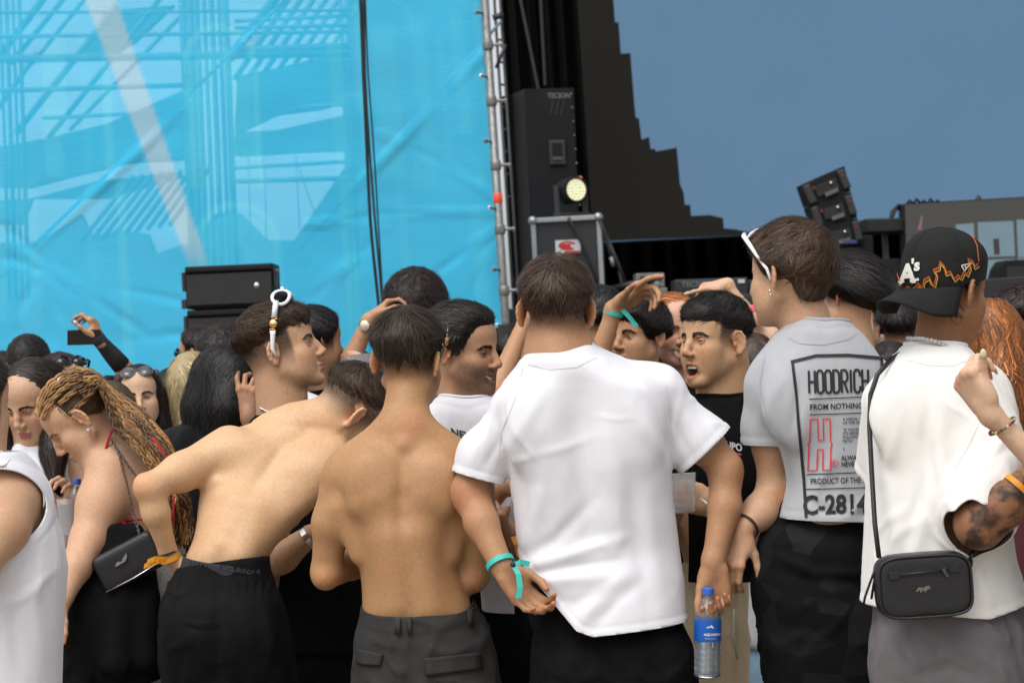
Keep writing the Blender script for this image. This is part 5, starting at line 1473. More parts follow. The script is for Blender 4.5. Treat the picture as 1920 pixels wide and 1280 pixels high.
# ------------------------------------------------------------------ sunglasses
def sunglasses(f, tilt, dist, frame, lens, label, medal=None, c0=(0, -.012, .012), rl=(.027, .021), wide=.081, thick=.0042, cat='sunglasses', tail=1.0, wrap=0.):
    t = math.radians(tilt); fw = np.array([0, math.cos(t), math.sin(t)]); upv = np.array([0, -math.sin(t), math.cos(t)]); xx = np.array([1., 0, 0])
    L = lambda x, y, z: f.w(f.hl(np.array(c0) + xx * x + fw * y + upv * z)[None])[0]
    M = f.H['M']; ax = lambda v: BASIS @ (M @ v); sc = f.H['sc']
    r = empty('sunglasses', L(0, dist, 0), label, cat)
    for sx in (-1, 1):
        pts = []; n = 22
        for k in range(n + 1):
            a = 2 * math.pi * k / n; pts.append(L(sx * .034 + rl[0] * math.cos(a), dist - .006 * abs(math.cos(a)) * (1 if math.cos(a) * sx > 0 else 0) - wrap * (.034 + sx * rl[0] * math.cos(a)), rl[1] * math.sin(a) * (1 + .1 * math.sin(a))))
        mb = MB(); mb.tube(pts, thick * .9, 8, cap=False); mb.build('rim', frame, r, smooth=True)
        V = [L(sx * .034, dist + .002 - wrap * .034, 0)]; 
        for k in range(n): a = 2 * math.pi * k / n; V.append(L(sx * .034 + rl[0] * .96 * math.cos(a), dist - wrap * (.034 + sx * rl[0] * .96 * math.cos(a)), rl[1] * .96 * math.sin(a)))
        o = link('lens', new_mesh('lens', np.array(V), [(0, 1 + k, 1 + (k + 1) % n) for k in range(n)]), lens, r); o.modifiers.new('thickness', 'SOLIDIFY').thickness = .002
        dist_ = dist; dist = dist - wrap * .062; q = [L(sx * (wide - .012), dist - .002, .006), L(sx * wide, dist - .010, .006), L(sx * (wide + .006), dist - .045, .004), L(sx * (wide + .011), dist * .40, .0), L(sx * (wide + .011), .012 * tail, -.004), L(sx * (wide + .009), -.012 * tail, -.018)]
        mb = MB(); mb.tube(q[:3] if medal else q, [thick * 1.25, thick * 1.35, thick * 1.3] if medal else [thick * 1.25, thick * 1.35, thick * 1.25, thick, thick * .9, thick * .7], 8); mb.build('temple', frame, r, smooth=True)
        if medal:
            qm = L(sx * (wide + .010), dist - .062, .003)
            mb = MB(); mb.lathe(qm, ax(xx * sx), [(0, .0105), (.003, .0115), (.0045, .008), (.006, .004)], 18); mb.build('medallion', medal, r, smooth=True, auto=True)
            for dd in (-.017, .017):
                pts = [L(sx * (wide + .010), dist - .062 + dd + .0035 * math.cos(a), .003 + .008 * math.sin(a)) for a in np.linspace(0, 2 * math.pi, 13)]
                mb = MB(); mb.tube(pts, .0014, 6, cap=False); mb.build('link', medal, r, smooth=True)
            q2 = [L(sx * (wide + .010), dist - .082, .002), L(sx * (wide + .012), dist * .32, .0), L(sx * (wide + .012), .006, -.004), L(sx * (wide + .010), -.014, -.018)]
            mb = MB(); mb.tube(q2, [thick * 1.5, thick * 1.2, thick, thick * .7], 8); mb.build('temple_tip', frame, r, smooth=True)
        dist = dist_
    mb = MB(); mb.tube([L(-.009, dist + .001, .004), L(0, dist + .004, .008), L(.009, dist + .001, .004)], thick * .85, 8); mb.build('bridge', frame, r, smooth=True)
    return r
PLW = mat('white_plastic', color=(.78, .78, .80), rough=.18, coat=.4)
PLB = mat('black_plastic', color=(.010, .010, .011), rough=.15, coat=.4)
LENSB = mat('dark_lens', color=(.008, .008, .009), rough=.05, spec=.8)
LENSG = mat('grey_lens', color=(.07, .075, .08), rough=.08, spec=.9)

# ------------------------------------------------------------------ shirtless man bending forward, black joggers
def man_bending():
    f = Fig(6.32, skin=(.56, .345, .200), hair=(.048, .032, .021))
    f.head(655, 774, .24, 62, 38, 12, 1.0, fade=(.030, -.050), eyes=False)
    P = f.prims
    P.append(loft(f.lv([(792, 475, 585, .22, .05), (806, 432, 622, .20, .085), (830, 404, 640, .18, .10), (860, 392, 648, .15, .11), (900, 380, 632, .12, .115), (940, 374, 600, .09, .115),
                        (975, 370, 560, .06, .11), (1010, 363, 527, .035, .105), (1045, 348, 505, .02, .105), (1090, 330, 510, .0, .11), (1150, 320, 520, .0, .11)]), n=2.3))
    # neck, pushed forward
    P.append(cone(f.p(560, 805, .20), f.p(640, 775, .23), f.m(50), f.m(38), .04))
    P.append(cone(f.p(520, 815, .18), f.p(600, 800, .20), f.m(45), f.m(40), .05))
    # left arm
    f.limb([(430, 842, .13, 46), (340, 885, .03, 33), (281, 912, -.04, 26)], .035)
    f.limb([(282, 918, -.04, 27), (292, 960, -.03, 25), (316, 1036, .02, 16.5)], .02)
    P.append(ell(f.p(266, 910, -.05), (.02, .024, .028), None, .02))
    f.hand(f.p(318, 1040, .025), (.35, .5, -.8), (.8, .4, .3), (.2, -.9, .1), curl=((.3, .5, .3),) * 4, thumbcurl=.4, sc=.92)
    # right arm reaching on, hidden behind the next man
    f.limb([(620, 860, .15, 42), (655, 930, .22, 34), (690, 985, .26, 30)], .03); f.limb([(690, 985, .26, 29), (735, 960, .34, 20)], .02)
    f.hand(f.p(738, 958, .34), (.8, .5, .2), (0, .3, -1), (0, 1, .3), curl=((.5, .7, .4),) * 4, sc=.92)
    # back: spine furrow, shoulder blades, ribs, muscle beside the spine
    sp = [(575, 806, .10), (520, 850, .045), (462, 930, -.03), (425, 1000, -.075), (412, 1048, -.09)]
    for a, b in zip(sp[:-1], sp[1:]): P.append(cone(f.p(*a), f.p(*b), .006, .008, .035, -1))
    P.append(ell(f.p(452, 850, .083), (.075, .045, .05), None, .05)); P.append(ell(f.p(585, 885, .072), (.075, .05, .06), None, .05))
    P.append(cone(f.p(440, 950, -.01), f.p(400, 1040, -.055), .03, .028, .05)); P.append(cone(f.p(480, 960, -.015), f.p(450, 1040, -.065), .032, .03, .05))
    for k in range(4): P.append(cone(f.p(540 - 13 * k, 920 + 26 * k, .021 - .012 * k), f.p(585 - 16 * k, 935 + 22 * k, .07), .008, .006, .03))
    for k in range(3): P.append(cone(f.p(408 + 3 * k, 905 + 26 * k, .03 - .01 * k), f.p(392 - 2 * k, 915 + 24 * k, .06), .008, .006, .03))
    for k in range(3, 7):
        t = k / 6; P.append(ell(f.p(497 - 80 * t, 880 + 140 * t, .018 - .090 * t), (.009, .007, .009), None, .03))
    red = f.skin * [1.05, .66, .55]
    f.painters += [(f.p(600, 815, .20), .10, red, .35), (f.p(268, 912, -.06), .05, red, .4), (f.p(540, 925, .08), .0045, f.skin * .35, .9), (f.p(448, 1003, -.06), .003, f.skin * .4, .8)]
    rs = np.random.default_rng(9)
    for _ in range(16): f.painters.append((f.p(rs.uniform(400, 580), rs.uniform(830, 1030), rs.uniform(-.09, .06)), rs.uniform(.004, .007), f.skin * .45, rs.uniform(.4, .9)))
    f.build('shirtless pale young man bending forward in black joggers, orange wristband on his wrist', base=f.p(430, 1150), h=.0071)
    f.short_hair(t=.017, zb=.030, zs=.048, zf=.082, extra=[((0, -.01, .092), (.066, .080, .045), .02), ((0, .045, .088), (.056, .045, .04), .02)], n=4600, L=.040, lift=.14, width=.0020, fr=.012, clump=220, rough=.002)
    JOG = mat('black_jogger_cloth', color=(.0065, .0065, .0075), rough=.7, noise=.25, nscale=22, bump=.3, bscale=500, spec=.10)
    def dsp(V, N):
        a = cloth_noise(21, .009, 7, 4)(V, N); yy = -V[:, 2]; g = f.p(0, 1092)[2]
        el = np.exp(-((V[:, 2] - g) / .016) ** 2); return a + .003 * el * np.sin(V[:, 0] * 300 + 3 * noise3(V, 9, 2))
    tr = f.trousers('joggers', [(1040, 345, 503, -.015, .118), (1064, 335, 506, -.015, .125), (1088, 322, 513, -.015, .135), (1130, 306, 530, -.02, .155), (1180, 301, 540, -.02, .165), (1240, 303, 549, -.01, .15), (1290, 310, 556, .0, .13)],
               [[(378, 1200, -.01, 66), (385, 1330, .0, 66), (395, 1500, .02, 58)], [(478, 1200, -.01, 68), (492, 1330, .03, 64), (505, 1500, .05, 56)]], JOG, dsp, h=.009,
               waist=lambda V: -np.asarray((V - f.p(345, 1064)) @ np.array([.140, -.10, -1.])) , folds=[([(420, 1090), (425, 1180), (415, 1290)], 7, -.006), ([(350, 1150), (395, 1158), (438, 1150)], 4, .004), ([(350, 1156), (395, 1164), (438, 1157)], 3, -.005), ([(500, 1110), (520, 1180), (512, 1240)], 10, .007), ([(330, 1120), (320, 1200), (330, 1290)], 10, .006), ([(360, 1200), (350, 1250), (345, 1290)], 8, -.005), ([(450, 1210), (440, 1260), (460, 1300)], 10, .006)])
    # underwear waistband with woven letters
    def band(V): return np.maximum((V - f.p(345, 1064)) @ np.array([-.140, 0, -1.]), -((V - f.p(345, 1038)) @ np.array([-.14, 0, -1.])))
    Sb = [loft(f.lv([(1000, 358, 530, .02, .118), (1036, 346, 504, -.012, .121), (1066, 337, 507, -.014, .126), (1110, 312, 520, -.015, .13)]), n=2.3)]
    wb = f.garment('waistband', Sb, mat('navy_elastic', color=(.016, .018, .026), rough=.8, bump=.3, bscale=500), .006, [lambda V: band(V)], thick=.003, hem=0)
    f.text('WEAR   PULL&BEAR', (352, 1056), (15.5, 2.6), (0, -19), mat('woven_grey', color=(.032, .034, .044), rough=.8), 'woven_text', .012, parent=wb)
    wristband(f, f.p(320, 1046, .022), nrm([.3, .1, -.9]), f.m(18.5), .014, ORANGE, [[f.p(312, 1050, -.03), f.p(296, 1052, -.045), f.p(270, 1061, -.05), [.2, 0, 1]], [f.p(312, 1048, -.03), f.p(290, 1047, -.05), f.p(276, 1053, -.055), [.1, 0, 1]]], ov=1.05)
    wristband(f, f.p(314, 1036, .018), nrm([.3, .1, -.9]), f.m(19), .006, BANDPRINT, name='bracelet')
    return f
F_BE = man_bending()

# ------------------------------------------------------------------ shirtless man from behind, grey cargo trousers
def man_shirtless():
    f = Fig(6.05, skin=(.375, .200, .096), hair=(.030, .020, .014))
    f.head(764, 682, .05, 24, 8, 2, 1.0, fade=(.000, -.070), eyes=False)
    P = f.prims
    P.append(cone(f.p(766, 715, .04), f.p(757, 830, -.01), f.m(38), f.m(50), .03))
    P.append(loft(f.lv([(806, 712, 802, .0, .05), (830, 668, 838, .0, .075), (852, 640, 872, .0, .092), (885, 622, 905, .0, .108), (925, 632, 896, .0, .118), (965, 646, 872, .0, .122), (1005, 658, 858, .0, .118),
                        (1050, 671, 856, .0, .112), (1095, 678, 870, .0, .110), (1140, 680, 886, .0, .115), (1210, 684, 895, .0, .12)]), n=2.35))
    # trapezius and deltoids
    P.append(cone(f.p(735, 800, -.02), f.p(648, 868, -.005), f.m(26), f.m(30), .04)); P.append(cone(f.p(785, 800, -.02), f.p(880, 866, -.005), f.m(26), f.m(30), .04))
    f.limb([(640, 900, .0, 39), (622, 980, .0, 34), (612, 1066, .02, 28)], .03)
    f.limb([(613, 1075, .02, 29), (660, 1056, .14, 29), (708, 1020, .26, 19)], .02)
    P.append(ell(f.p(608, 1085, .0), (.026, .03, .026), None, .02))
    f.hand(f.p(711, 1017, .27), (.8, .5, .3), (.3, .2, -1), (0, 1, .3), curl=((.5, .8, .4),) * 4, sc=.95)
    f.limb([(885, 900, .0, 42), (892, 980, .0, 38), (886, 1070, .02, 32)], .03)
    f.limb([(886, 1078, .02, 31), (908, 1030, .14, 30), (930, 985, .26, 19)], .02)
    P.append(ell(f.p(886, 1088, .0), (.028, .03, .028), None, .02))
    f.hand(f.p(931, 983, .27), (.1, .9, .4), (.9, 0, -.2), (0, .3, 1), curl=((.6, .9, .5),) * 4, sc=.95)
    # back relief
    sp = [(757, 850, -.105), (752, 930, -.128), (754, 1010, -.122), (768, 1080, -.118), (777, 1136, -.12)]
    for a, b in zip(sp[:-1], sp[1:]): P.append(cone(f.p(*a), f.p(*b), .006, .007, .036, -1))
    P.append(ell(f.p(690, 905, -.088), (.055, .030, .075), None, .05)); P.append(ell(f.p(822, 905, -.086), (.058, .034, .075), None, .045))
    P.append(cone(f.p(803, 930, -.100), f.p(836, 948, -.088), .014, .018, .03)); P.append(cone(f.p(706, 932, -.100), f.p(672, 948, -.088), .014, .016, .03))
    P.append(cone(f.p(734, 1010, -.090), f.p(745, 1130, -.088), .03, .026, .05)); P.append(cone(f.p(783, 1010, -.090), f.p(802, 1130, -.088), .03, .026, .05))
    P.append(ell(f.p(757, 836, -.074), (.009, .008, .010), None, .03))
    P.append(cone(f.p(640, 955, -.05), f.p(668, 1040, -.05), .02, .016, .04)); P.append(cone(f.p(862, 950, -.05), f.p(850, 1040, -.05), .02, .016, .04))
    red = f.skin * [1.06, .68, .56]
    f.painters += [(f.p(760, 790, -.08), .07, red, .2), (f.p(608, 1092, -.03), .045, red, .3), (f.p(885, 1096, -.03), .045, red, .3),
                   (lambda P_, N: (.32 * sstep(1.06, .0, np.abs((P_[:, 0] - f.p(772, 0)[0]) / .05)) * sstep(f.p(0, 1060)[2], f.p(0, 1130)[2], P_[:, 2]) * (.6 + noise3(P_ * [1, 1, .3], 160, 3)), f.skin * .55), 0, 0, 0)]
    rs = np.random.default_rng(8)
    for _ in range(14): f.painters.append((f.p(rs.uniform(650, 870), rs.uniform(840, 1120), -.115), rs.uniform(.003, .0055), f.skin * .42, rs.uniform(.4, .9)))
    f.build('tanned shirtless man seen from behind in dark grey cargo trousers', base=f.p(790, 1150), h=.0071)
    f.short_hair(t=.020, zb=-.012, zs=.020, zf=.078, edge=.075, extra=[((0, -.015, .088), (.066, .078, .055), .02), ((0, -.05, .066), (.062, .055, .052), .02), ((.004, .05, .092), (.055, .05, .035), .02)], n=5000, L=.044, lift=.20, width=.0021, crown=(.006, -.055, .12), clump=240, rough=.002)
    sunglasses(f, 52, .128, PLB, LENSB, 'dark sunglasses with gold medallion links pushed up on the tanned shirtless man', GOLD, thick=.0032)
    CARGO = mat('cargo_cotton', color=(.036, .035, .034), rough=.88, noise=.18, nscale=20, bump=.35, bscale=500, spec=.15)
    wc = lambda V: (V - f.p(679, 1136)) @ np.array([-.03, -.12, 1.]) - .0 * V[:, 0]
    tr = f.trousers('cargo_trousers', [(1110, 680, 888, .0, .124), (1140, 677, 892, .0, .128), (1180, 674, 903, .0, .135), (1230, 671, 918, .0, .14), (1290, 664, 934, .0, .135)],
               [[(735, 1210, .0, 66), (722, 1340, .0, 62), (715, 1500, .0, 56)], [(850, 1210, .0, 72), (872, 1340, .0, 68), (880, 1500, .0, 58)]], CARGO, cloth_noise(31, .007, 7, 7), h=.008, waist=wc, thick=.003,
               folds=[([(679, 1172), (780, 1182), (900, 1166)], 2.5, -.004), ([(758, 1176), (757, 1290)], 3, .004), ([(700, 1190), (740, 1200)], 6, .005), ([(790, 1200), (850, 1212), (905, 1195)], 8, .006), ([(690, 1260), (740, 1290)], 8, .006), ([(800, 1275), (880, 1280)], 8, .006), ([(905, 1160), (925, 1230), (930, 1285)], 8, .007)])
    surf = f.last
    def patch(name, poly, off, n=6):
        # a quilted flap: grid between two edges laid on the cloth
        (a, b, c, d) = [np.array(p, float) for p in poly]; V = []
        for i in range(n + 1):
            for j in range(n + 1):
                u, v = i / n, j / n; V.append((a * (1 - u) + b * u) * (1 - v) + (d * (1 - u) + c * u) * v)
        Lc = np.array([f.p(*p) for p in V]); Lc = f.on_surface(Lc[:, [0, 2]], surf, off)
        F = [(i * (n + 1) + j, (i + 1) * (n + 1) + j, (i + 1) * (n + 1) + j + 1, i * (n + 1) + j + 1) for i in range(n) for j in range(n)]
        o = link(name, new_mesh(name, f.w(Lc), F), CARGO, tr); md = o.modifiers.new('thickness', 'SOLIDIFY'); md.thickness = .006; md.offset = 0; return o
    patch('pocket_flap', [(673, 1215), (719, 1226), (714, 1247), (672, 1244)], .004); patch('pocket_flap', [(794, 1233), (900, 1222), (903, 1252), (800, 1266)], .004)
    for x in (747, 767): patch('belt_loop', [(x - 5, 1146), (x + 4, 1146), (x + 5, 1186), (x - 4, 1186)], .006, 3)
    patch('belt_loop', [(872, 1132), (880, 1131), (884, 1170), (876, 1172)], .006, 3)
    UND = mat('navy_elastic')
    Sb = [loft(f.lv([(1090, 679, 872, .0, .114), (1120, 679, 886, .0, .122), (1150, 678, 892, .0, .126), (1180, 678, 895, .0, .126)]), n=2.35)]
    f.garment('waistband', Sb, UND, .007, [lambda V: (V - f.p(679, 1131)) @ np.array([-.04, -.25, 1.]), lambda V: (V - f.p(679, 1165)) @ np.array([0, 0, -1.])], thick=.002, hem=0)
    return f
F_SH = man_shirtless()

# ------------------------------------------------------------------ man in profile, white sunglasses on his head
def man_profile():
    f = Fig(6.95, skin=(.46, .265, .160), hair=(.045, .027, .017))
    f.head(527, 664, .0, 92, -18, -2, 1.07, fade=(.028, -.060), gaze=(0, .9, -.25), lidopen=.55, brow=1.3, nose=1.05, lip=(.36, .13, .11))
    P = f.prims
    P.append(cone(f.p(520, 680, .0), f.p(532, 800, .0), f.m(45), f.m(50), .03)); P.append(cone(f.p(540, 718, .0), f.p(538, 790, .0), f.m(26), f.m(38), .02))
    P.append(ell(f.p(566, 742, -.01), (.010, .018, .014), None, .02))
    P.append(loft(f.lv([(790, 470, 590, .0, .08), (830, 452, 640, .0, .12), (900, 455, 670, .0, .13), (1000, 470, 675, .0, .12), (1120, 480, 670, .0, .11)])))
    f.limb([(480, 850, -.05, 42), (470, 950, -.10, 36), (480, 1062, -.16, 31)], .03); f.limb([(482, 1068, -.16, 31), (530, 1042, -.20, 29), (583, 1003, -.21, 19)], .02)
    f.hand(f.p(588, 1000, -.21), (.9, .1, .35), (.1, .6, -.7), (-.1, .5, .8), curl=((.5, .8, .4),) * 4, sc=.95)
    f.limb([(640, 850, .10, 42), (680, 950, .12, 34), (690, 1040, .1, 29)], .03); f.limb([(690, 1040, .1, 29), (660, 990, -.02, 20)], .02)
    rs = np.random.default_rng(2)
    for _ in range(26):
        q = np.array([.06, rs.uniform(-.02, .075), rs.uniform(-.115, -.02)]); f.painters.append((f.hl(q), rs.uniform(.003, .006), f.skin * [1., .55, .48], rs.uniform(.4, .8)))
    for _ in range(14): f.painters.append((f.p(rs.uniform(520, 590), rs.uniform(725, 775), -.06), rs.uniform(.004, .007), f.skin * [.95, .55, .45], rs.uniform(.3, .6)))
    f.build('young man in profile with white sunglasses on his head and a silver neck chain', base=f.p(560, 1150))
    def fl(q, n):
        v = q - np.array([0, -.06, .12]); v[:, 2] *= .5; v[:, 1] += .02; return v
    f.short_hair(t=.021, zb=.026, zs=.046, zf=.070, extra=[((0, -.015, .092), (.068, .085, .055), .02), ((0, .06, .085), (.058, .045, .042), .02)], n=4600, L=.050, lift=.22, width=.0024, flow=fl, fr=.008, wave=.8, wfreq=130, clump=200, rough=.004)
    sunglasses(f, 64, .172, PLW, mat('matte_dark_lens', color=(.003, .003, .0035), rough=.5, spec=.06), 'white sunglasses with a gold medallion worn on the head of the man in profile', GOLD, thick=.0064, wrap=.6, wide=.084, rl=(.029, .023))
    S = [loft(f.lv([(768, 495, 578, .0, .065), (790, 470, 605, .0, .095), (840, 440, 655, .0, .14), (900, 440, 680, .0, .15), (1000, 460, 690, .0, .14), (1150, 470, 690, .0, .135), (1230, 470, 695, .0, .135)]))]
    f.limb([(478, 850, -.05, 48), (470, 960, -.10, 48)], .03, S); f.limb([(640, 850, .10, 48), (678, 945, .12, 46)], .03, S)
    sh = f.garment('tshirt', S, BLACKC, .009, [f.cut_plane((460, 1215), (700, 1215)), f.cut_collar((535, 790, .0), 54, .075, .0), f.cut_sleeve(f.p(471, 945, -.095), nrm(f.p(470, 960, -.10) - f.p(478, 850, -.05)), .1), f.cut_sleeve(f.p(674, 930, .12), nrm(f.p(678, 945, .12) - f.p(640, 850, .10)), .1)], disp=cloth_noise(41, .006, 6, 3))
    f.trousers('jeans', [(1180, 490, 675, .0, .12), (1260, 480, 690, .0, .13), (1320, 480, 690, .0, .12)], [[(530, 1230, .0, 60), (530, 1500, .0, 55)], [(640, 1230, .0, 60), (640, 1500, .0, 55)]], DENIMB, h=.014, disp=cloth_noise(42, .006, 6, 4))
    chain(f, [f.p(488, 765, -.055), f.p(503, 772, -.085), f.p(520, 783, -.10), f.p(545, 795, -.10), f.p(575, 800, -.07), f.p(590, 795, -.02)], .0042, SILVER, flat=.7)
    c = f.p(579, 1006, -.21); ax = nrm(f.p(583, 1003, -.21) - f.p(530, 1042, -.20))
    wristband(f, c, ax, f.m(22), .016, SILVER, name='watch')
    return f
F_PR = man_profile()

# ------------------------------------------------------------------ smiling man in the lettered white T-shirt
def man_smiling():
    f = Fig(6.42, skin=(.41, .225, .135), hair=(.018, .014, .012))
    f.head(868, 660, .0, 118, 4, 5, .97, fade=None, mouth='smile', stubble=.75, gaze=(.25, 1, .05), brow=1.5, nose=1.22, lidopen=1.0)
    P = f.prims
    P.append(cone(f.p(862, 690, .02), f.p(868, 775, .02), f.m(44), f.m(50), .03)); P.append(cone(f.p(895, 715, .0), f.p(885, 775, .0), f.m(28), f.m(38), .03))
    P.append(loft(f.lv([(790, 800, 950, .03, .10), (850, 785, 985, .03, .12), (950, 800, 975, .03, .11), (1100, 815, 970, .03, .11)])))
    f.limb([(800, 830, .03, 42), (815, 920, -.05, 36), (850, 985, -.10, 30)], .03); f.limb([(850, 985, -.1, 30), (900, 950, -.16, 28), (940, 912, -.2, 20)], .02)
    f.limb([(985, 840, .05, 42), (1000, 930, .02, 34), (990, 1020, -.05, 30)], .03); f.limb([(990, 1020, -.05, 29), (975, 1012, -.14, 26), (955, 1000, -.2, 20)], .02)
    f.hand(f.p(953, 1000, -.2), (-.25, -.3, .6), (-.6, -.3, .2), (-.5, .1, .6), curl=((.7, 1.2, .8), (.9, 1.3, .8), (1., 1.3, .8), (1., 1.3, .8)), sc=.9, thumbcurl=.5)
    f.hand(f.p(942, 910, -.2), (.8, -.1, .3), (.1, .8, -.4), (0, 0, 1), curl=((.5, .8, .4),) * 4, sc=.9)
    f.build('dark-haired man with stubble grinning to the right in a white lettered T-shirt', base=f.p(890, 1150))
    def fl(q, n):
        v = np.stack([q[:, 0] * .6, -.10 + 0 * q[:, 0] - .3 * (q[:, 2] < .06) * .2, .02 - 0 * q[:, 0]], 1); side = (q[:, 2] < .06)[:, None]; return np.where(side, np.stack([0 * q[:, 0], -.5 + 0 * q[:, 0], -1 + 0 * q[:, 0]], 1), v)
    f.short_hair(t=.015, zb=-.045, zs=-.002, zf=.082, extra=[((0, .035, .10), (.058, .05, .033), .02), ((0, -.02, .09), (.066, .08, .05), .02)], n=3800, L=.034, lift=.25, width=.0024, flow=fl, fr=.030, wave=.3, wfreq=150, clump=200, rough=.003)
    S = [loft(f.lv([(735, 833, 920, .02, .07), (760, 805, 958, .02, .10), (800, 775, 990, .03, .13), (860, 765, 1005, .03, .145), (950, 782, 998, .03, .135), (1050, 798, 985, .03, .13), (1150, 805, 985, .03, .135), (1200, 805, 985, .03, .135)]))]
    f.limb([(798, 830, .03, 50), (812, 915, -.04, 50)], .03, S); f.limb([(985, 840, .05, 50), (1000, 925, .02, 50)], .03, S)
    nk = f.cut_collar((876, 750, .015), 53, .078, .0)
    sh = f.garment('tshirt', S, WHITE, .008, [f.cut_plane((800, 1125), (990, 1148)), nk, f.cut_sleeve(f.p(810, 905, -.03), nrm([.08, -.25, -1]), .11), f.cut_sleeve(f.p(999, 915, .02), nrm([.1, -.05, -1]), .11)], disp=cloth_noise(51, .004, 7, 3))
    f.text('NEW', (846, 815), (20, 5.5), (-2, -19), BANDPRINT, 'print', .03, parent=sh)
    f.text('YORK', (846, 838), (20, 5.5), (-2, -19), BANDPRINT, 'print', .03, parent=sh)
    neckband(f, nk, .005, WHITE, sh)
    f.trousers('trousers', [(1090, 812, 978, .03, .11), (1160, 805, 990, .03, .13), (1260, 800, 1000, .03, .13), (1320, 800, 1000, .03, .12)], [[(850, 1230, .03, 62), (850, 1500, .03, 55)], [(955, 1230, .03, 62), (955, 1500, .03, 55)]], BLACKC, h=.014, disp=cloth_noise(52, .006, 6, 4))
    wristband(f, f.p(958, 1003, -.19), nrm([-.3, -.3, .5]), f.m(21), .016, ORANGE, [[f.p(963, 1005, -.24), f.p(970, 1020, -.25), f.p(974, 1042, -.25), [1, 0, .2]]])
    return f
F_SM = man_smiling()
# ------------------------------------------------------------------ shouting man, black T-shirt
def man_shouting():
    f = Fig(6.35, skin=(.46, .265, .150), hair=(.022, .019, .018))
    f.head(1341, 645, .0, 231, -2, 2, .97, fade=(.040, -.020), mouth='open', gaze=(.15, 1, -.02), brow=1.5, nose=1.0, lidopen=.45, stubble=.12, jaw=.90)
    P = f.prims
    P.append(cone(f.p(1355, 680, .02), f.p(1362, 775, .03), f.m(50), f.m(55), .03)); P.append(cone(f.p(1342, 720, .0), f.p(1350, 770, .0), f.m(34), f.m(44), .02))
    P.append(loft(f.lv([(775, 1290, 1425, .03, .10), (840, 1255, 1450, .03, .12), (950, 1262, 1436, .03, .12), (1080, 1288, 1404, .03, .105)])))
    f.limb([(1440, 830, .05, 42), (1452, 930, .02, 36), (1440, 1010, -.02, 31)], .03); f.limb([(1440, 1010, -.02, 30), (1400, 985, -.14, 26), (1345, 945, -.2, 20)], .02)
    f.hand(f.p(1345, 945, -.2), (-.95, .0, .22), (-.35, .85, -.3), (-.2, -.2, 1), curl=((.35, .75, .5), (.4, .8, .5), (.4, .8, .5), (.4, .8, .5)), spread=.03, thumbcurl=.5, sc=1.0)
    f.limb([(1262, 830, .05, 42), (1240, 930, .0, 36), (1235, 1000, -.02, 30)], .03); f.limb([(1235, 1000, -.02, 30), (1262, 960, -.13, 20)], .02)
    f.build('dark-haired man with open shouting mouth in a black T-shirt, holding a cup', base=f.p(1345, 1100))
    def fl(q, n):
        v = q - np.array([.01, -.055, .12]); v[:, 2] *= .5; v[:, 1] += .015; return v
    f.short_hair(t=.015, zb=.016, zs=.038, zf=.060, extra=[((0, -.01, .090), (.068, .085, .052), .02), ((0, .055, .086), (.055, .04, .034), .02)], n=4600, L=.036, lift=.22, width=.0022, flow=fl, fr=.008, clump=220, light=(.4, 3.2), rough=.003)
    S = [loft(f.lv([(738, 1306, 1404, .02, .075), (762, 1280, 1436, .03, .11), (800, 1250, 1460, .03, .135), (860, 1240, 1470, .03, .15), (960, 1250, 1448, .03, .145), (1060, 1264, 1420, .03, .14), (1120, 1264, 1420, .03, .14)]))]
    f.limb([(1440, 835, .05, 52), (1452, 935, .02, 52)], .03, S); f.limb([(1262, 835, .05, 52), (1243, 930, .0, 50)], .03, S)
    nk = f.cut_collar((1355, 752, .02), 57, .082, .0)
    sh = f.garment('tshirt', S, BLACKC, .008, [f.cut_plane((1240, 1085), (1470, 1085)), nk, f.cut_sleeve(f.p(1451, 925, .02), nrm([.05, -.05, -1]), .11), f.cut_sleeve(f.p(1244, 918, .0), nrm([-.1, -.05, -1]), .11)], disp=cloth_noise(61, .006, 6, 3))
    f.text('UPO', (1361, 840), (15, 3.0), (-1, -19), mat('print_white', color=(.55, .52, .54), rough=.7), 'print', .03, parent=sh)
    f.bars([([(1358, 845), (1390, 852)], 3), ([(1364, 860), (1380, 864)], 2)], mat('print_pink', color=lin(190, 60, 110), rough=.7), 'print', parent=sh)
    neckband(f, nk, .006, BLACKC, sh)
    TAN = mat('tan_cotton', color=lin(196, 178, 148), rough=.9, noise=.10, nscale=14, bump=.3, bscale=400, spec=.15)
    tr = f.trousers('trousers', [(1050, 1280, 1404, .03, .11), (1100, 1276, 1400, .03, .12), (1180, 1270, 1400, .03, .135), (1290, 1266, 1400, .03, .125)], [[(1312, 1200, .02, 48), (1312, 1340, .0, 46), (1314, 1500, .02, 42)], [(1358, 1200, .02, 44), (1356, 1340, .0, 42), (1366, 1500, .02, 40)]], TAN, cloth_noise(62, .006, 7, 5), h=.010,
               folds=[([(1345, 1120), (1352, 1200), (1345, 1290)], 6, -.008), ([(1300, 1180), (1330, 1230), (1310, 1290)], 8, .006), ([(1380, 1150), (1372, 1220), (1385, 1290)], 8, .006)])
    mb = MB(); q = [f.p(1376, 1140, -.125), f.p(1375, 1190, -.135), f.p(1383, 1235, -.125)]; mb.tube(f.w(np.array(q)), .0035, 6); mb.build('drawstring', mat('drawstring_cream', color=(.5, .45, .36), rough=.9), f.obj, smooth=True)
    # clear cup in the hand
    r = empty('plastic_cup', f.w(f.p(1285, 945, -.24)[None])[0], 'clear plastic cup held by the shouting man in black', 'cup')
    CUP = mat('cup_plastic', color=(.82, .83, .85), rough=.25, alpha=.35)
    mb = MB(); b = f.w(f.p(1282, 960, -.235)[None])[0]; n = 24
    ax = UPW; V = []; 
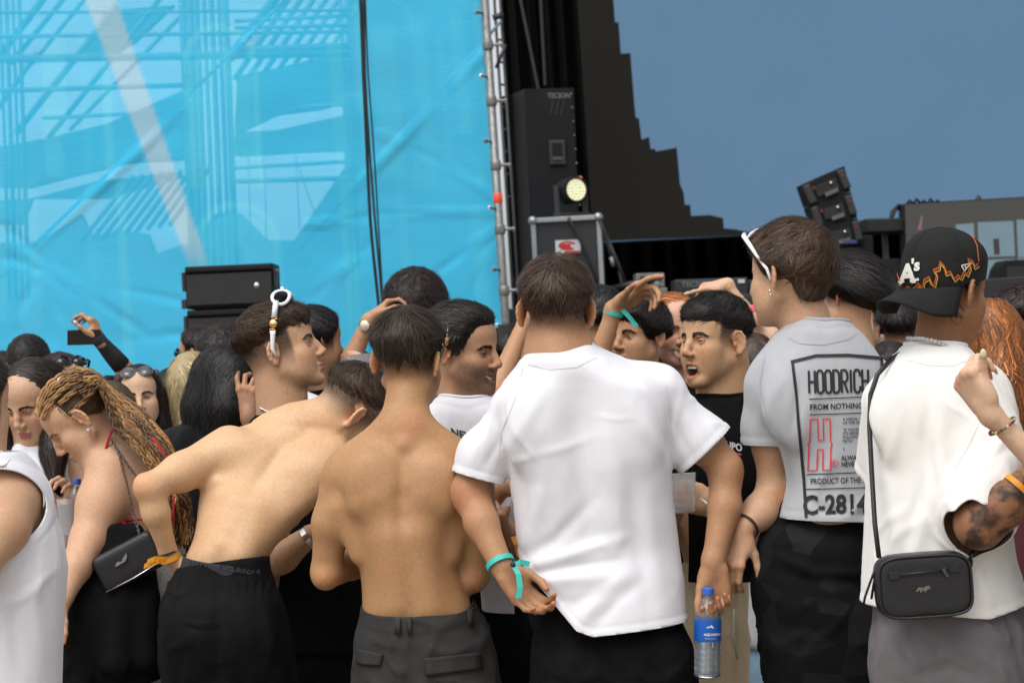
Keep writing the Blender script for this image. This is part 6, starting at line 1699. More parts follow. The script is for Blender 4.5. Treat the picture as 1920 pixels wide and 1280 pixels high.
    for (h, rr) in [(0, .026), (.004, .030), (.10, .037), (.1015, .0385), (.100, .0385)]:
        for k in range(n): a = 2 * math.pi * k / n; V.append(b + ax * h + np.array([math.cos(a) * rr, math.sin(a) * rr, 0]))
    F = [(i * n + k, i * n + (k + 1) % n, (i + 1) * n + (k + 1) % n, (i + 1) * n + k) for i in range(4) for k in range(n)] + [tuple(range(n))[::-1]]
    mb.add(V, F); o = mb.build('cup_wall', CUP, r, smooth=True, auto=True); o.modifiers.new('thickness', 'SOLIDIFY').thickness = .001
    return f
F_SHOUT = man_shouting()

# ------------------------------------------------------------------ young man in the printed grey T-shirt
def man_grey_tee():
    f = Fig(5.95, skin=(.47, .275, .172), hair=(.060, .036, .022))
    f.head(1483, 522, .0, -48, 3, 2, 1.03, fade=None, eyes=True, brow=1.2)
    P = f.prims
    P.append(cone(f.p(1500, 555, .0), f.p(1528, 660, -.01), f.m(42), f.m(50), .03)); P.append(cone(f.p(1490, 575, .03), f.p(1515, 640, .03), f.m(36), f.m(44), .03))
    P.append(loft(f.lv([(622, 1490, 1582, .0, .085), (648, 1455, 1615, .0, .098), (690, 1422, 1650, .0, .11), (760, 1450, 1660, .0, .115), (880, 1490, 1655, .0, .115), (1000, 1460, 1650, .0, .11), (1080, 1450, 1660, .0, .11)])))
    f.limb([(1440, 740, .0, 40), (1446, 830, .03, 34), (1452, 905, .04, 31)], .03)
    P.append(ell(f.p(1462, 925, .05), (.032, .036, .04), None, .03))
    f.limb([(1455, 925, .04, 34), (1425, 960, .0, 31), (1395, 990, -.04, 19.5)], .03)
    f.hand(f.p(1392, 994, -.045), (-.35, -.15, -.95), (.5, .85, .1), (.7, -.4, .2), curl=((.4, .6, .4), (.5, .6, .4), (.5, .6, .4), (.5, .6, .4)), spread=.03, thumbcurl=.3, sc=.96)
    f.limb([(1650, 740, .0, 40), (1685, 840, .03, 34), (1690, 920, .04, 30)], .03); f.limb([(1690, 920, .04, 30), (1660, 960, .14, 20)], .02)
    f.painters += [(f.p(1468, 935, .0), .045, f.skin * [1.06, .66, .56], .5)]
    f.build('brown-haired young man seen from behind in a grey T-shirt with a framed text print', base=f.p(1550, 1100))
    def fl(q, n):
        v = q - np.array([.015, -.06, .112]); v[:, 2] *= .65; v[:, 1] += .008; return v
    f.short_hair(t=.021, zb=-.052, zs=-.004, zf=.062, extra=[((0, -.015, .090), (.066, .083, .053), .02), ((0, -.055, .048), (.064, .050, .064), .02), ((0, .06, .085), (.056, .042, .042), .02), ((0, -.06, -.02), (.054, .034, .045), .02)], n=8000, L=.050, lift=.20, width=.0019, flow=fl, fr=.030, wave=.35, wfreq=90, clump=260, rough=.004, light=(.45, 2.4))
    sunglasses(f, 44, .138, PLW, LENSG, 'plain white sunglasses pushed up on the man in the grey T-shirt', thick=.0046, wide=.089)
    mb = MB(); q = f.hl((-.083, .004, -.034)); mb.ball(f.w(q[None])[0], .0042, 10); mb.build('earring', SILVER, f.obj, smooth=True)
    mb = MB(); q = f.hl((-.083, .002, -.044)); mb.ball(f.w(q[None])[0], .0028, 8); mb.build('earring', SILVER, f.obj, smooth=True)
    S = [loft(f.lv([(598, 1484, 1582, .005, .075), (618, 1462, 1608, .0, .097), (645, 1438, 1632, .0, .112), (675, 1415, 1652, .0, .125), (715, 1408, 1668, .0, .135), (770, 1420, 1672, .0, .14), (840, 1455, 1675, .0, .14), (900, 1470, 1676, .0, .138), (960, 1458, 1678, .0, .148), (1020, 1450, 1680, .0, .155)]), n=2.35)]
    f.limb([(1441, 725, .0, 45), (1440, 800, .03, 46), (1438, 870, .03, 48)], .03, S); f.limb([(1655, 725, .0, 45), (1690, 850, .03, 48)], .03, S)
    S.append(ell(f.p(1490, 760, -.10), (.08, .04, .10), None, .04))
    cuts = [f.cut_plane((1470, 968), (1665, 972)), f.cut_collar((1532, 622, .005), 57, .08, .12), f.cut_sleeve(f.p(1438, 832, .03), nrm([.0, .05, -1]), f.m(62)), f.cut_sleeve(f.p(1680, 840, .03), nrm([.25, .1, -1]), .1)]
    cn = cloth_noise(71, .0032, 8, 2.6)
    sh = f.garment('tshirt', S, GREYT, .0065, cuts, [([(1485, 830), (1500, 770), (1520, 720)], 12, .005), ([(1475, 800), (1482, 750), (1490, 700)], 8, -.006), ([(1420, 800), (1440, 740), (1470, 690)], 10, .004), ([(1495, 960), (1520, 900), (1560, 850)], 14, .005), ([(1560, 965), (1600, 940), (1640, 950)], 9, .007), ([(1580, 930), (1600, 960), (1600, 970)], 6, -.006), ([(1500, 930), (1540, 950), (1580, 955)], 8, -.004)], disp=cn)
    surf = f.last
    neckband(f, cuts[1], .0055, GREYT, sh)
    BP = mat('print_black', color=(.013, .013, .015), rough=.75); RP = mat('print_red', color=lin(205, 55, 60), rough=.7)
    [f.bars([q], GREYT, 'seam', surf, sh, .0012) for q in (([(1434, 668), (1424, 720), (1436, 780), (1474, 832)], 2.2), ([(1476, 632), (1500, 644), (1545, 646), (1590, 636), (1612, 622)], 1.8))]
    # frame
    f.bars([([(1512, 970), (1508, 900), (1500, 820), (1494, 750), (1486, 680)], 5.5)], BP, 'print', surf, sh)
    f.bars([([(1483, 679), (1530, 667), (1590, 666), (1656, 672)], 5.5)], BP, 'print', surf, sh)
    f.bars([([(1652, 672), (1656, 760), (1660, 860)], 5.5)], BP, 'print', surf, sh)
    def T(b, x, y, w, h, mat_=BP, bold=.0, sk=0.): return f.text(b, (x, y), (w, -w * .03 + sk), (-h * .02, -h), mat_, 'print', bold, surf, sh)
    # tall condensed word
    glyph = dict(H=[[(0, 0), (0, 1)], [(1, 0), (1, 1)], [(0, .5), (1, .5)]], O=[[(0, .12), (0, .88), (.3, 1), (.7, 1), (1, .88), (1, .12), (.7, 0), (.3, 0), (0, .12)]], D=[[(0, 0), (0, 1), (.65, 1), (1, .85), (1, .15), (.65, 0), (0, 0)]],
                 R=[[(0, 0), (0, 1), (.7, 1), (1, .88), (1, .6), (.7, .48), (0, .48)], [(.45, .48), (1, 0)]], I=[[(.5, 0), (.5, 1)]], C=[[(1, .72), (1, .88), (.7, 1), (.3, 1), (0, .88), (0, .12), (.3, 0), (.7, 0), (1, .12), (1, .28)]])
    x = 1516.
    for ch in 'HOODRICH':
        w = 10.9 if ch != 'I' else 4
        pol = []
        for st in glyph[ch]:
            pol.append(([(x + u * w + 1.5 * (1 - v), 737 - .02 * (x - 1516) - v * 42) for u, v in st], 4.4))
        f.bars(pol, BP, 'print', surf, sh); x += w + 4.3
    f.bars([([(1517, 748), (1640, 743)], 1.8)], BP, 'print', surf, sh)
    T('FROM NOTHING TO SOMETHING', 1518, 768, 13.0, 15, bold=.018)
    f.bars([([(1518, 777), (1640, 773)], 1.8)], BP, 'print', surf, sh)
    # red outlined H
    Hp = [(1519, 786), (1533, 785.5), (1534, 825), (1544, 825), (1543, 785), (1556, 784.5), (1557, 826), (1560, 832), (1558, 838), (1557, 880), (1543, 881), (1543, 842), (1533, 842), (1532, 881), (1515, 882), (1517, 838), (1515, 832), (1518, 826), (1519, 786)]
    f.bars([(Hp, 2.6)], RP, 'print', surf, sh)
    f.bars([([(1565 + 6 * math.cos(a), 868 - 6 * math.sin(a)) for a in np.linspace(0, 6.3, 15)], 1.2)], RP, 'print', surf, sh); T('R', 1561.5, 871, 8.5, 9, RP, .02)
    for i, (t, y) in enumerate((('A VISION, A PLAN, ALL', 788), ('OF THE SACRIFICES', 795), ('"IF YOU\'RE READY', 808), ("IT'S NEVER TOO LATE", 815), ('FOLLOW YOUR OWN', 822), ('PATH."', 829), ('//', 844))):
        T(t, 1580, y, 6.6, 7.6, bold=.012)
    T('ALWAYS PROUD', 1577, 862, 10.0, 12, bold=.022); T('NEVER SATISFIED', 1577, 874, 10.0, 12, bold=.022)
    f.bars([([(1513, 889), (1640, 884)], 1.8)], BP, 'print', surf, sh)
    T('PRODUCT OF THE STREETS', 1520, 907, 11.2, 15, bold=.012)
    f.bars([([(1510, 917), (1640, 913)], 1.8)], BP, 'print', surf, sh)
    T('C-2814', 1506, 964, 40, 50, bold=.03)
    # dark patterned trousers
    CAM = bpy.data.materials.new('dark_patterned_cloth'); CAM.use_nodes = True; N, L = CAM.node_tree.nodes, CAM.node_tree.links; b = N['Principled BSDF']; b.inputs['Roughness'].default_value = .85; b.inputs['Specular IOR Level'].default_value = .08
    tc = N.new('ShaderNodeTexCoord'); vo = N.new('ShaderNodeTexVoronoi'); vo.inputs['Scale'].default_value = 10.5; vo.inputs['Randomness'].default_value = 1
    mp = N.new('ShaderNodeMapping'); mp.inputs['Rotation'].default_value = (.5, .9, .3); mp.inputs['Scale'].default_value = (1, 1, 1.4); L.new(tc.outputs['Object'], mp.inputs[0]); L.new(mp.outputs[0], vo.inputs['Vector'])
    rp = N.new('ShaderNodeValToRGB'); rp.color_ramp.interpolation = 'CONSTANT'; sp = N.new('ShaderNodeSeparateColor'); L.new(vo.outputs['Color'], sp.inputs[0]); L.new(sp.outputs[0], rp.inputs[0])
    e = rp.color_ramp.elements; e[0].color = (.006, .006, .007, 1); e[1].position = .72; e[1].color = (.015, .015, .016, 1); x_ = e.new(.5); x_.color = (.010, .010, .011, 1)
    L.new(rp.outputs[0], b.inputs['Base Color']); nz = N.new('ShaderNodeTexNoise'); nz.inputs['Scale'].default_value = 500; bp = N.new('ShaderNodeBump'); bp.inputs['Strength'].default_value = .3; bp.inputs['Distance'].default_value = .003; L.new(tc.outputs['Object'], nz.inputs['Vector']); L.new(nz.outputs[0], bp.inputs['Height']); L.new(bp.outputs[0], b.inputs['Normal'])
    f.trousers('trousers', [(900, 1480, 1655, .02, .095), (950, 1458, 1668, .02, .105), (985, 1440, 1674, .01, .128), (1015, 1427, 1678, .0, .14), (1080, 1410, 1690, .0, .15), (1180, 1424, 1696, .0, .155), (1290, 1444, 1690, .0, .14)], [[(1508, 1210, .0, 72), (1512, 1340, .0, 68), (1505, 1500, .0, 60)], [(1620, 1200, .0, 78), (1630, 1340, .0, 72), (1632, 1500, .0, 60)]], CAM, cloth_noise(72, .010, 6, 5), h=.010,
               folds=[([(1440, 1030), (1510, 1060), (1590, 1065), (1660, 1050)], 8, .010), ([(1500, 1065), (1545, 1100), (1560, 1180)], 14, .012), ([(1440, 1060), (1520, 1080), (1600, 1080)], 7, -.006), ([(1560, 1120), (1600, 1200), (1650, 1260)], 10, .008), ([(1480, 1230), (1500, 1180), (1540, 1160)], 8, -.006)])
    wristband(f, f.p(1399, 986, -.036), nrm(f.p(1395, 990, -.04) - f.p(1425, 960, .0)), f.m(25.5), .007, BANDPRINT, name='bracelet')
    return f
F_GT = man_grey_tee()

# ------------------------------------------------------------------ man with the black cap, loose white T-shirt
def man_cap():
    f = Fig(5.45, skin=(.26, .118, .058), hair=(.012, .009, .007))
    f.head(1771, 549, .0, 52, 4, 3, 1.0, fade=(.05, -.050), eyes=True)
    P = f.prims
    P.append(cone(f.p(1765, 590, .0), f.p(1752, 700, -.01), f.m(42), f.m(50), .03)); P.append(cone(f.p(1775, 610, .04), f.p(1765, 690, .03), f.m(36), f.m(44), .03))
    P.append(loft(f.lv([(655, 1712, 1786, .0, .085), (678, 1680, 1820, .0, .10), (740, 1655, 1860, .0, .118), (900, 1660, 1840, .0, .12), (1080, 1660, 1860, .0, .115)])))
    f.limb([(1850, 760, .0, 48), (1848, 870, -.09, 48), (1834, 978, -.19, 40)], .03)
    P.append(ell(f.p(1836, 990, -.20), (.040, .042, .04), None, .03))
    f.limb([(1838, 980, -.19, 41), (1878, 950, -.22, 38), (1925, 900, -.24, 24)], .03)
    f.hand(f.p(1930, 895, -.24), (.75, .0, .65), (.4, .8, -.4), (-.4, .2, .8), curl=((.6, .9, .5),) * 4, sc=1.0)
    f.limb([(1665, 760, .02, 44), (1655, 860, .10, 38), (1670, 930, .16, 32)], .03); f.limb([(1670, 930, .16, 32), (1720, 900, .28, 20)], .02)
    # tattooed sleeve on the near arm, a small one behind the ear
    def tattoo(V, N):
        q = V - f.p(1838, 940, -.05); inarm = (np.abs(V[:, 0] - f.p(1850, 0)[0]) < .13) & (V[:, 2] < f.p(0, 835)[2]) & (V[:, 2] > f.p(0, 1040)[2]) & (V[:, 0] > f.p(1775, 0)[0])
        n = noise3(V * [1, 1, .8], 26, 31) + .55 * noise3(V, 60, 32) + .3 * noise3(V, 130, 33)
        lines = np.exp(-(noise3(V * [1.4, 1, .5], 22, 35) / .06) ** 2)
        edge = sstep(f.p(0, 1035)[2], f.p(0, 1000)[2], V[:, 2])
        l2 = np.exp(-(noise3(V * [1, 1, 1.6], 34, 37) / .05) ** 2) + np.exp(-(noise3(V * [2, 1, .4], 30, 38) / .07) ** 2); k = np.clip(sstep(.0, .30, n) * .8 + (lines + l2) * .55 * (.4 + .6 * sstep(-.2, .1, noise3(V, 12, 39))), 0, 1) * inarm * edge; return k * .88, np.array([.014, .014, .016])
    f.painters.append((tattoo, 0, 0, 0))
    def rose(V, N):
        c = f.p(1797, 583, -.08); d = np.hypot((V[:, 0] - c[0]) / .022, (V[:, 2] - c[2]) / .036); n = noise3(V, 110, 41) + .5 * noise3(V, 220, 42)
        return sstep(1.05, .6, d) * sstep(-.12, .2, n) * (V[:, 1] < -.01) * .85, np.array([.02, .022, .02])
    f.painters.append((rose, 0, 0, 0))
    f.build('tanned man in a backwards black cap and loose white T-shirt with a tattooed arm', base=f.p(1770, 1100))
    f.short_hair(t=.004, zb=-.022, zs=.01, zf=.075, n=1500, L=.014, lift=.2, width=.0018, edge=.06)
    # cap, worn backwards
    CAPM = mat('cap_cloth', color=(.014, .0145, .014), rough=.85, noise=.12, nscale=30, bump=.3, bscale=700, spec=.2)
    H = f.H; r = empty('cap_place', (0, 0, 0)); bpy.data.objects.remove(r)
    cpr = [f.hell((0, -.010, .050), (.083, .103, .088)), f.hell((0, -.035, .085), (.074, .074, .060), .03), f.hell((0, .02, .085), (.074, .08, .055), .03), f.hell((0, -.012, .022), (.0815, .1015, .075), .03)]
    def rimcut(V):
        q = f.tohead(V); return (np.interp(q[:, 1], [-.12, .12], [-.004, .055]) - q[:, 2]) * f.H['sc']
    capo = f.garment('cap', cpr, CAPM, .0065, [rimcut], thick=.003, hem=.0, smooth=2)
    capsurf = f.last
    V = []; n, m_ = 25, 8
    for i in range(n):
        a = math.radians(-78 + 156 * i / (n - 1))
        for j in range(m_ + 1):
            u = j / m_; xx = math.sin(a) * (.083 + .012 * u); yy = -.010 - math.cos(a) * .103 - (.080 * max(math.cos(a * 1.05), 0) ** .6) * u
            zz = np.interp(yy, [-.12, .12], [-.003, .055]) - .034 * u - .11 * u * (abs(math.sin(a)) ** 2.2) * .35 + .003
            V.append(f.hl((xx, yy, zz)))
    F = [(i * (m_ + 1) + j, (i + 1) * (m_ + 1) + j, (i + 1) * (m_ + 1) + j + 1, i * (m_ + 1) + j + 1) for i in range(n - 1) for j in range(m_)]
    o = link('brim', new_mesh('brim', f.w(np.array(V)), F), CAPM, capo); md = o.modifiers.new('thickness', 'SOLIDIFY'); md.thickness = .004; md.offset = 0
    mb = MB(); q = f.hl((0, -.012, .1425)); mb.ball(f.w(q[None])[0], (.009, .009, .005), 10); mb.build('button', CAPM, capo, smooth=True)
    # seams of the cap's panels
    for az in (-120, -60, 0, 60, 120, 180):
        V2, F2 = capsurf; a = math.radians(az); pts = []
        tree = BVHTree.FromPolygons([tuple(v) for v in V2], [tuple(q) for q in F2]); c0 = f.hl((0, -.01, .05))
        for t in np.linspace(.08, 1.35, 14):
            d = f.H['M'] @ np.array([math.sin(a) * math.sin(t), math.cos(a) * math.sin(t), math.cos(t)]); hit = tree.ray_cast(Vector(c0 + d * .3), Vector(-d))
            if hit[0] is not None and (np.array(hit[0]) - c0) @ d > .05: pts.append(f.w((np.array(hit[0]) + d * .0002)[None])[0])
        if len(pts) > 3:
            mb = MB(); mb.tube(pts, .0013, 5); mb.build('seam', CAPM, capo, smooth=True)
    EMB = mat('white_thread', color=(.62, .61, .55), rough=.7)
    f.text('A', (1689, 531), (41, -5), (2, -48), EMB, 'embroidery', .045, capsurf, capo, off=.004, fine=3)
    f.bars([([(1684, 529), (1698, 527)], 4.5), ([(1708, 527), (1724, 523)], 4.5)], EMB, 'embroidery', capsurf, capo, .0038)
    f.text("'s", (1710, 508), (27, -3), (1, -30), EMB, 'embroidery', .04, capsurf, capo, off=.004, fine=3)
    FL1 = mat('orange_thread', color=lin(190, 95, 30), rough=.7); FL2 = mat('dark_red_thread', color=lin(110, 35, 22), rough=.7); FL3 = mat('yellow_thread', color=lin(190, 160, 60), rough=.7)
    fl = [(1688, 545), (1693, 535), (1698, 545), (1703, 536), (1710, 541), (1718, 537), (1722, 530), (1730, 538), (1733, 524), (1742, 518), (1744, 527), (1752, 533), (1756, 514), (1750, 505), (1760, 502), (1762, 490), (1770, 500), (1772, 512), (1780, 508), (1788, 523), (1795, 515), (1800, 520), (1806, 508), (1812, 514), (1817, 500), (1813, 484), (1822, 490), (1824, 500), (1832, 494)]
    f.bars([([(x + 1, y + 3) for x, y in fl], 5.5)], FL2, 'flame_stitch', capsurf, capo, .0024)
    f.bars([(fl, 1.6)], FL1, 'flame_stitch', capsurf, capo, .0032)
    f.bars([([(x + 2, y + 6) for x, y in fl], 1.5)], FL3, 'flame_stitch', capsurf, capo, .0032)
    f.bars([([(1682, 512), (1687, 530), (1690, 545)], 1.8), ([(1820, 440), (1830, 462), (1833, 490)], 1.8)], FL1, 'flame_stitch', capsurf, capo, .0032)
    f.bars([([(1801, 498), (1806, 508), (1818, 494), (1801, 498)], 2.2), ([(1807, 499), (1810, 503)], 2)], EMB, 'flag_stitch', capsurf, capo, .0038)
    # pearls
    PEARL = mat('pearl', color=(.50, .48, .48), rough=.15, spec=.8)
    chain(f, [f.p(1702, 634, .02), f.p(1710, 634, -.05), f.p(1728, 634, -.080), f.p(1752, 639, -.090), f.p(1774, 648, -.082), f.p(1790, 656, -.055), f.p(1800, 660, .0)], .0052, PEARL, step=.0098, flat=1.)
    # T-shirt
    WW = mat('cream_white_cotton', color=(.74, .73, .70), rough=.9, noise=.03, nscale=30, bump=.22, bscale=600, sheen=.15, spec=.15)
    S = [loft(f.lv([(640, 1708, 1796, .005, .075), (660, 1684, 1822, .0, .098), (690, 1655, 1856, .0, .12), (740, 1642, 1880, .0, .135), (830, 1634, 1890, .0, .145), (930, 1627, 1890, .0, .15), (1040, 1622, 1900, .0, .155), (1130, 1618, 1925, .0, .16), (1200, 1615, 1935, .0, .16)]), n=2.4)]
    f.limb([(1840, 745, -.01, 56), (1845, 850, -.08, 64), (1838, 960, -.17, 70)], .05, S); f.limb([(1668, 755, .03, 50), (1655, 900, .12, 54)], .03, S)
    S.append(ell(f.p(1800, 790, -.11), (.07, .035, .10), None, .04)); S.append(ell(f.p(1690, 780, -.10), (.07, .035, .10), None, .04))
    hemL, hemR = f.cut_plane((1620, 1128), (1830, 1146)), f.cut_plane((1830, 1146), (1925, 1120))
    so, sn = f.p(1834, 884, -.13), nrm([.62, -.25, -.74])
    def arm_open(V):
        q = V - so; t = q @ sn; ad = nrm(f.p(1834, 978, -.19) - f.p(1848, 870, -.09)); q = V - f.p(1848, 870, -.09); ta = q @ ad; rad = np.sqrt(np.maximum((q * q).sum(1) - ta * ta, 0)); 
        sm = lambda a, b, k=.05: np.minimum(a, b) - np.maximum(k - np.abs(a - b), 0) ** 2 / (4 * k)
        return sm(sm(t, .080 - rad), -.160 - V[:, 1])
    cuts = [lambda V: np.maximum(hemL(V), hemR(V)), f.cut_collar((1754, 662, .005), 56, .08, .0), arm_open, f.cut_sleeve(f.p(1656, 885, .11), nrm([-.1, .5, -1]), .1)]
    cn = cloth_noise(81, .005, 7, 2.4)
    sh = f.garment('tshirt', S, WW, .007, cuts, [([(1762, 960), (1740, 860), (1745, 750)], 14, .009), ([(1730, 900), (1715, 820), (1720, 740)], 10, -.006), ([(1690, 1040), (1720, 940), (1760, 820)], 14, .008), ([(1800, 1020), (1770, 960), (1750, 930)], 9, .008), ([(1660, 1100), (1690, 980), (1710, 900)], 12, -.006), ([(1860, 760), (1830, 720), (1800, 690)], 10, .004), ([(1660, 1000), (1650, 880), (1665, 780)], 10, .006), ([(1830, 1120), (1800, 1040), (1790, 1000)], 12, .008), ([(1870, 800), (1840, 830), (1800, 900)], 8, .006)], disp=cn)
    surf = f.last
    neckband(f, cuts[1], .0055, WW, sh)
    [f.bars([q], WW, 'seam', surf, sh, .0012) for q in (([(1700, 674), (1740, 684), (1785, 686), (1812, 676)], 1.8), ([(1862, 700), (1850, 760), (1818, 830), (1790, 880)], 2.2))]
    # grey trousers
    GT = mat('grey_trouser_cotton', color=(.150, .139, .146), rough=.9, noise=.14, nscale=16, bump=.35, bscale=450, spec=.15)
    f.trousers('trousers', [(1080, 1650, 1900, .0, .13), (1130, 1645, 1910, .0, .14), (1200, 1640, 1922, .0, .155), (1290, 1640, 1935, .0, .145)], [[(1715, 1210, .0, 80), (1722, 1340, .0, 76), (1725, 1500, .0, 62)], [(1860, 1210, .0, 82), (1872, 1340, .0, 78), (1875, 1500, .0, 62)]], GT, cloth_noise(82, .010, 7, 4), h=.010,
               folds=[([(1735, 1150), (1730, 1210), (1745, 1290)], 8, -.008), ([(1680, 1170), (1700, 1230), (1695, 1290)], 9, .008), ([(1890, 1140), (1898, 1210), (1910, 1290)], 3, .005), ([(1800, 1200), (1850, 1240), (1880, 1290)], 10, .007), ([(1700, 1250), (1760, 1230), (1800, 1250)], 9, -.006), ([(1740, 1160), (1790, 1158), (1826, 1146)], 3, -.006)])
    # belt bag with its strap
    LEA = mat('black_leather', color=(.010, .010, .011), rough=.38, bump=.35, bscale=350, spec=.45)
    r = empty('shoulder_bag', f.w(f.p(1730, 1100, -.2)[None])[0], 'small black leather bag hanging at the back of the man in the cap', 'bag')
    R3 = np.stack([nrm([1, 0, .07]), nrm([.0, 1, .0]), nrm([-.07, 0, 1])], 0); RW = R3 @ BASIS.T; cc = f.p(1731, 1096, -.205); cw = f.w(cc[None])[0]
    hx, hz = f.m(86), f.m(58)
    bp_ = [Prim(lambda P_: (lambda q: np.sqrt((np.maximum(np.abs(q) - np.array([hx - .042, .0, hz - .042]), 0) ** 2)[:, [0, 2]].sum(1)) - .042)((P_ - cc) @ R3.T), cc, .14, .01, 1)]
    slab = Prim(lambda P_: np.abs((P_ - cc) @ R3[1]) - .034, cc, .2, .016, 2)
    V, Q, T_ = polygonize(bp_ + [slab], .006); V = relax(V, Q, T_, 2, .5); link('bag_body', new_mesh('bag_body', f.w(V), [Q, T_]), LEA, r)
    def rr_path(off, inset):
        pts = []
        for k in range(49):
            a = 2 * math.pi * k / 48; c_, s_ = math.cos(a), math.sin(a); e = .42
            u = np.sign(c_) * abs(c_) ** e * (hx - inset); w_ = np.sign(s_) * abs(s_) ** e * (hz - inset); pts.append(f.w((cc + R3.T @ np.array([u, off, w_]))[None])[0])
        return pts
    for off in (-.034, .034):
        mb = MB(); mb.tube(rr_path(off, .004), .0032, 6, cap=False); mb.build('piping', LEA, r, smooth=True)
    B = lambda u, w_, off=-.036: f.w((cc + R3.T @ np.array([u, off, w_]))[None])[0]
    mb = MB(); mb.box((B(-.065, .030) + B(.055, .034)) / 2, (.060, .0015, .0055), np.stack([nrm(B(.055, .034) - B(-.065, .030)), RW[1], np.cross(nrm(B(.055, .034) - B(-.065, .030)), RW[1])]), .001); mb.build('zip_tape', mat('zip_black', color=(.006, .006, .006), rough=.7), r)
    mb = MB(); mb.tube([B(-.064, .0305, -.0385), B(.053, .0345, -.0385)], .0016, 6); mb.build('zip_teeth', mat('zip_metal', color=(.06, .06, .06), rough=.35, metal=.8), r, smooth=True)
    for u, w_ in ((-.070, .029), (.066, .036)):
        mb = MB(); mb.box(B(u, w_, -.0375), (.011, .0018, .0085), RW, .004); mb.build('zip_end', LEA, r)
    mb = MB(); mb.box(B(.044, .028, -.041), (.0035, .0018, .010), np.stack([nrm(RW[0] + RW[2] * .5), RW[1], nrm(RW[2] - RW[0] * .5)]), .001); mb.build('zip_puller', mat('gunmetal', color=(.14, .14, .14), rough=.3, metal=1), r)
    # small metal reptile emblem
    out = [(-22, 0), (-17, 7), (-10, 9), (-4, 6), (3, 6), (7, 11), (12, 9), (16, 12), (22, 8), (16, 5), (24, 1), (15, 0), (8, -3), (6, -8), (2, -8), (2, -3), (-5, -3), (-6, -9), (-11, -9), (-10, -3), (-15, -1), (-18, -6), (-24, -4)]
    mb = MB(); mb.prism([B(-.006 + x * .00072, -.006 + y * .00072, -.0362) for x, y in out], .0016, -RW[1]); mb.build('emblem', mat('gunmetal_light', color=(.30, .29, .27), rough=.3, metal=1), r)
    # strap: up along his left side and over the shoulder, chain link at the other end
    def strap(pts, wd, nm):
        q = [f.w(f.p(*p)[None])[0] for p in pts]; V = []; 
        for i, p in enumerate(q):
            t = nrm(q[min(i + 1, len(q) - 1)] - q[max(i - 1, 0)]); sd_ = nrm(np.cross(t, cam_w)); V += [p - sd_ * wd / 2, p + sd_ * wd / 2]
        F = [(2 * i, 2 * i + 1, 2 * i + 3, 2 * i + 2) for i in range(len(q) - 1)]
        o = link(nm, new_mesh(nm, np.array(V), F), LEA, r); md = o.modifiers.new('thickness', 'SOLIDIFY'); md.thickness = .003
    strap([(1648, 1046, -.205), (1640, 980, -.165), (1634, 880, -.135), (1630, 800, -.10), (1632, 740, -.085), (1645, 702, -.08), (1672, 672, -.05), (1690, 662, .0)], .011, 'strap')
    for k, pl in enumerate(([(1643, 1060, -.20), (1632, 1090, -.19), (1622, 1118, -.185), (1619, 1135, -.18)], [(1645, 1062, -.20), (1638, 1095, -.19), (1634, 1122, -.185)])):
        mb = MB(); mb.tube([f.w(f.p(*p)[None])[0] for p in pl], .003, 6); mb.build('loose_cord', LEA, r, smooth=True)
    for k in range(3):
        c_ = f.p(1815 + 5 * k, 1058 - 14 * k, -.19); a0 = nrm(np.array([.35, 0, 1.])); sd_ = np.array([0, 1., 0]) if k % 2 else nrm(np.cross(a0, [0, 1, 0]))
        pts = [f.w((c_ + a0 * .014 * math.cos(a) + sd_ * .0075 * math.sin(a))[None])[0] for a in np.linspace(0, 2 * math.pi, 17)]
        mb = MB(); mb.tube(pts, .0028, 6, cap=False); mb.build('chain_link', mat('black_metal', color=(.015, .015, .015), rough=.3, metal=.6), r, smooth=True)
    wristband(f, f.p(1910, 912, -.235), nrm([.6, 0, .65]), f.m(29), .013, ORANGE)
    return f
F_CAP = man_cap()
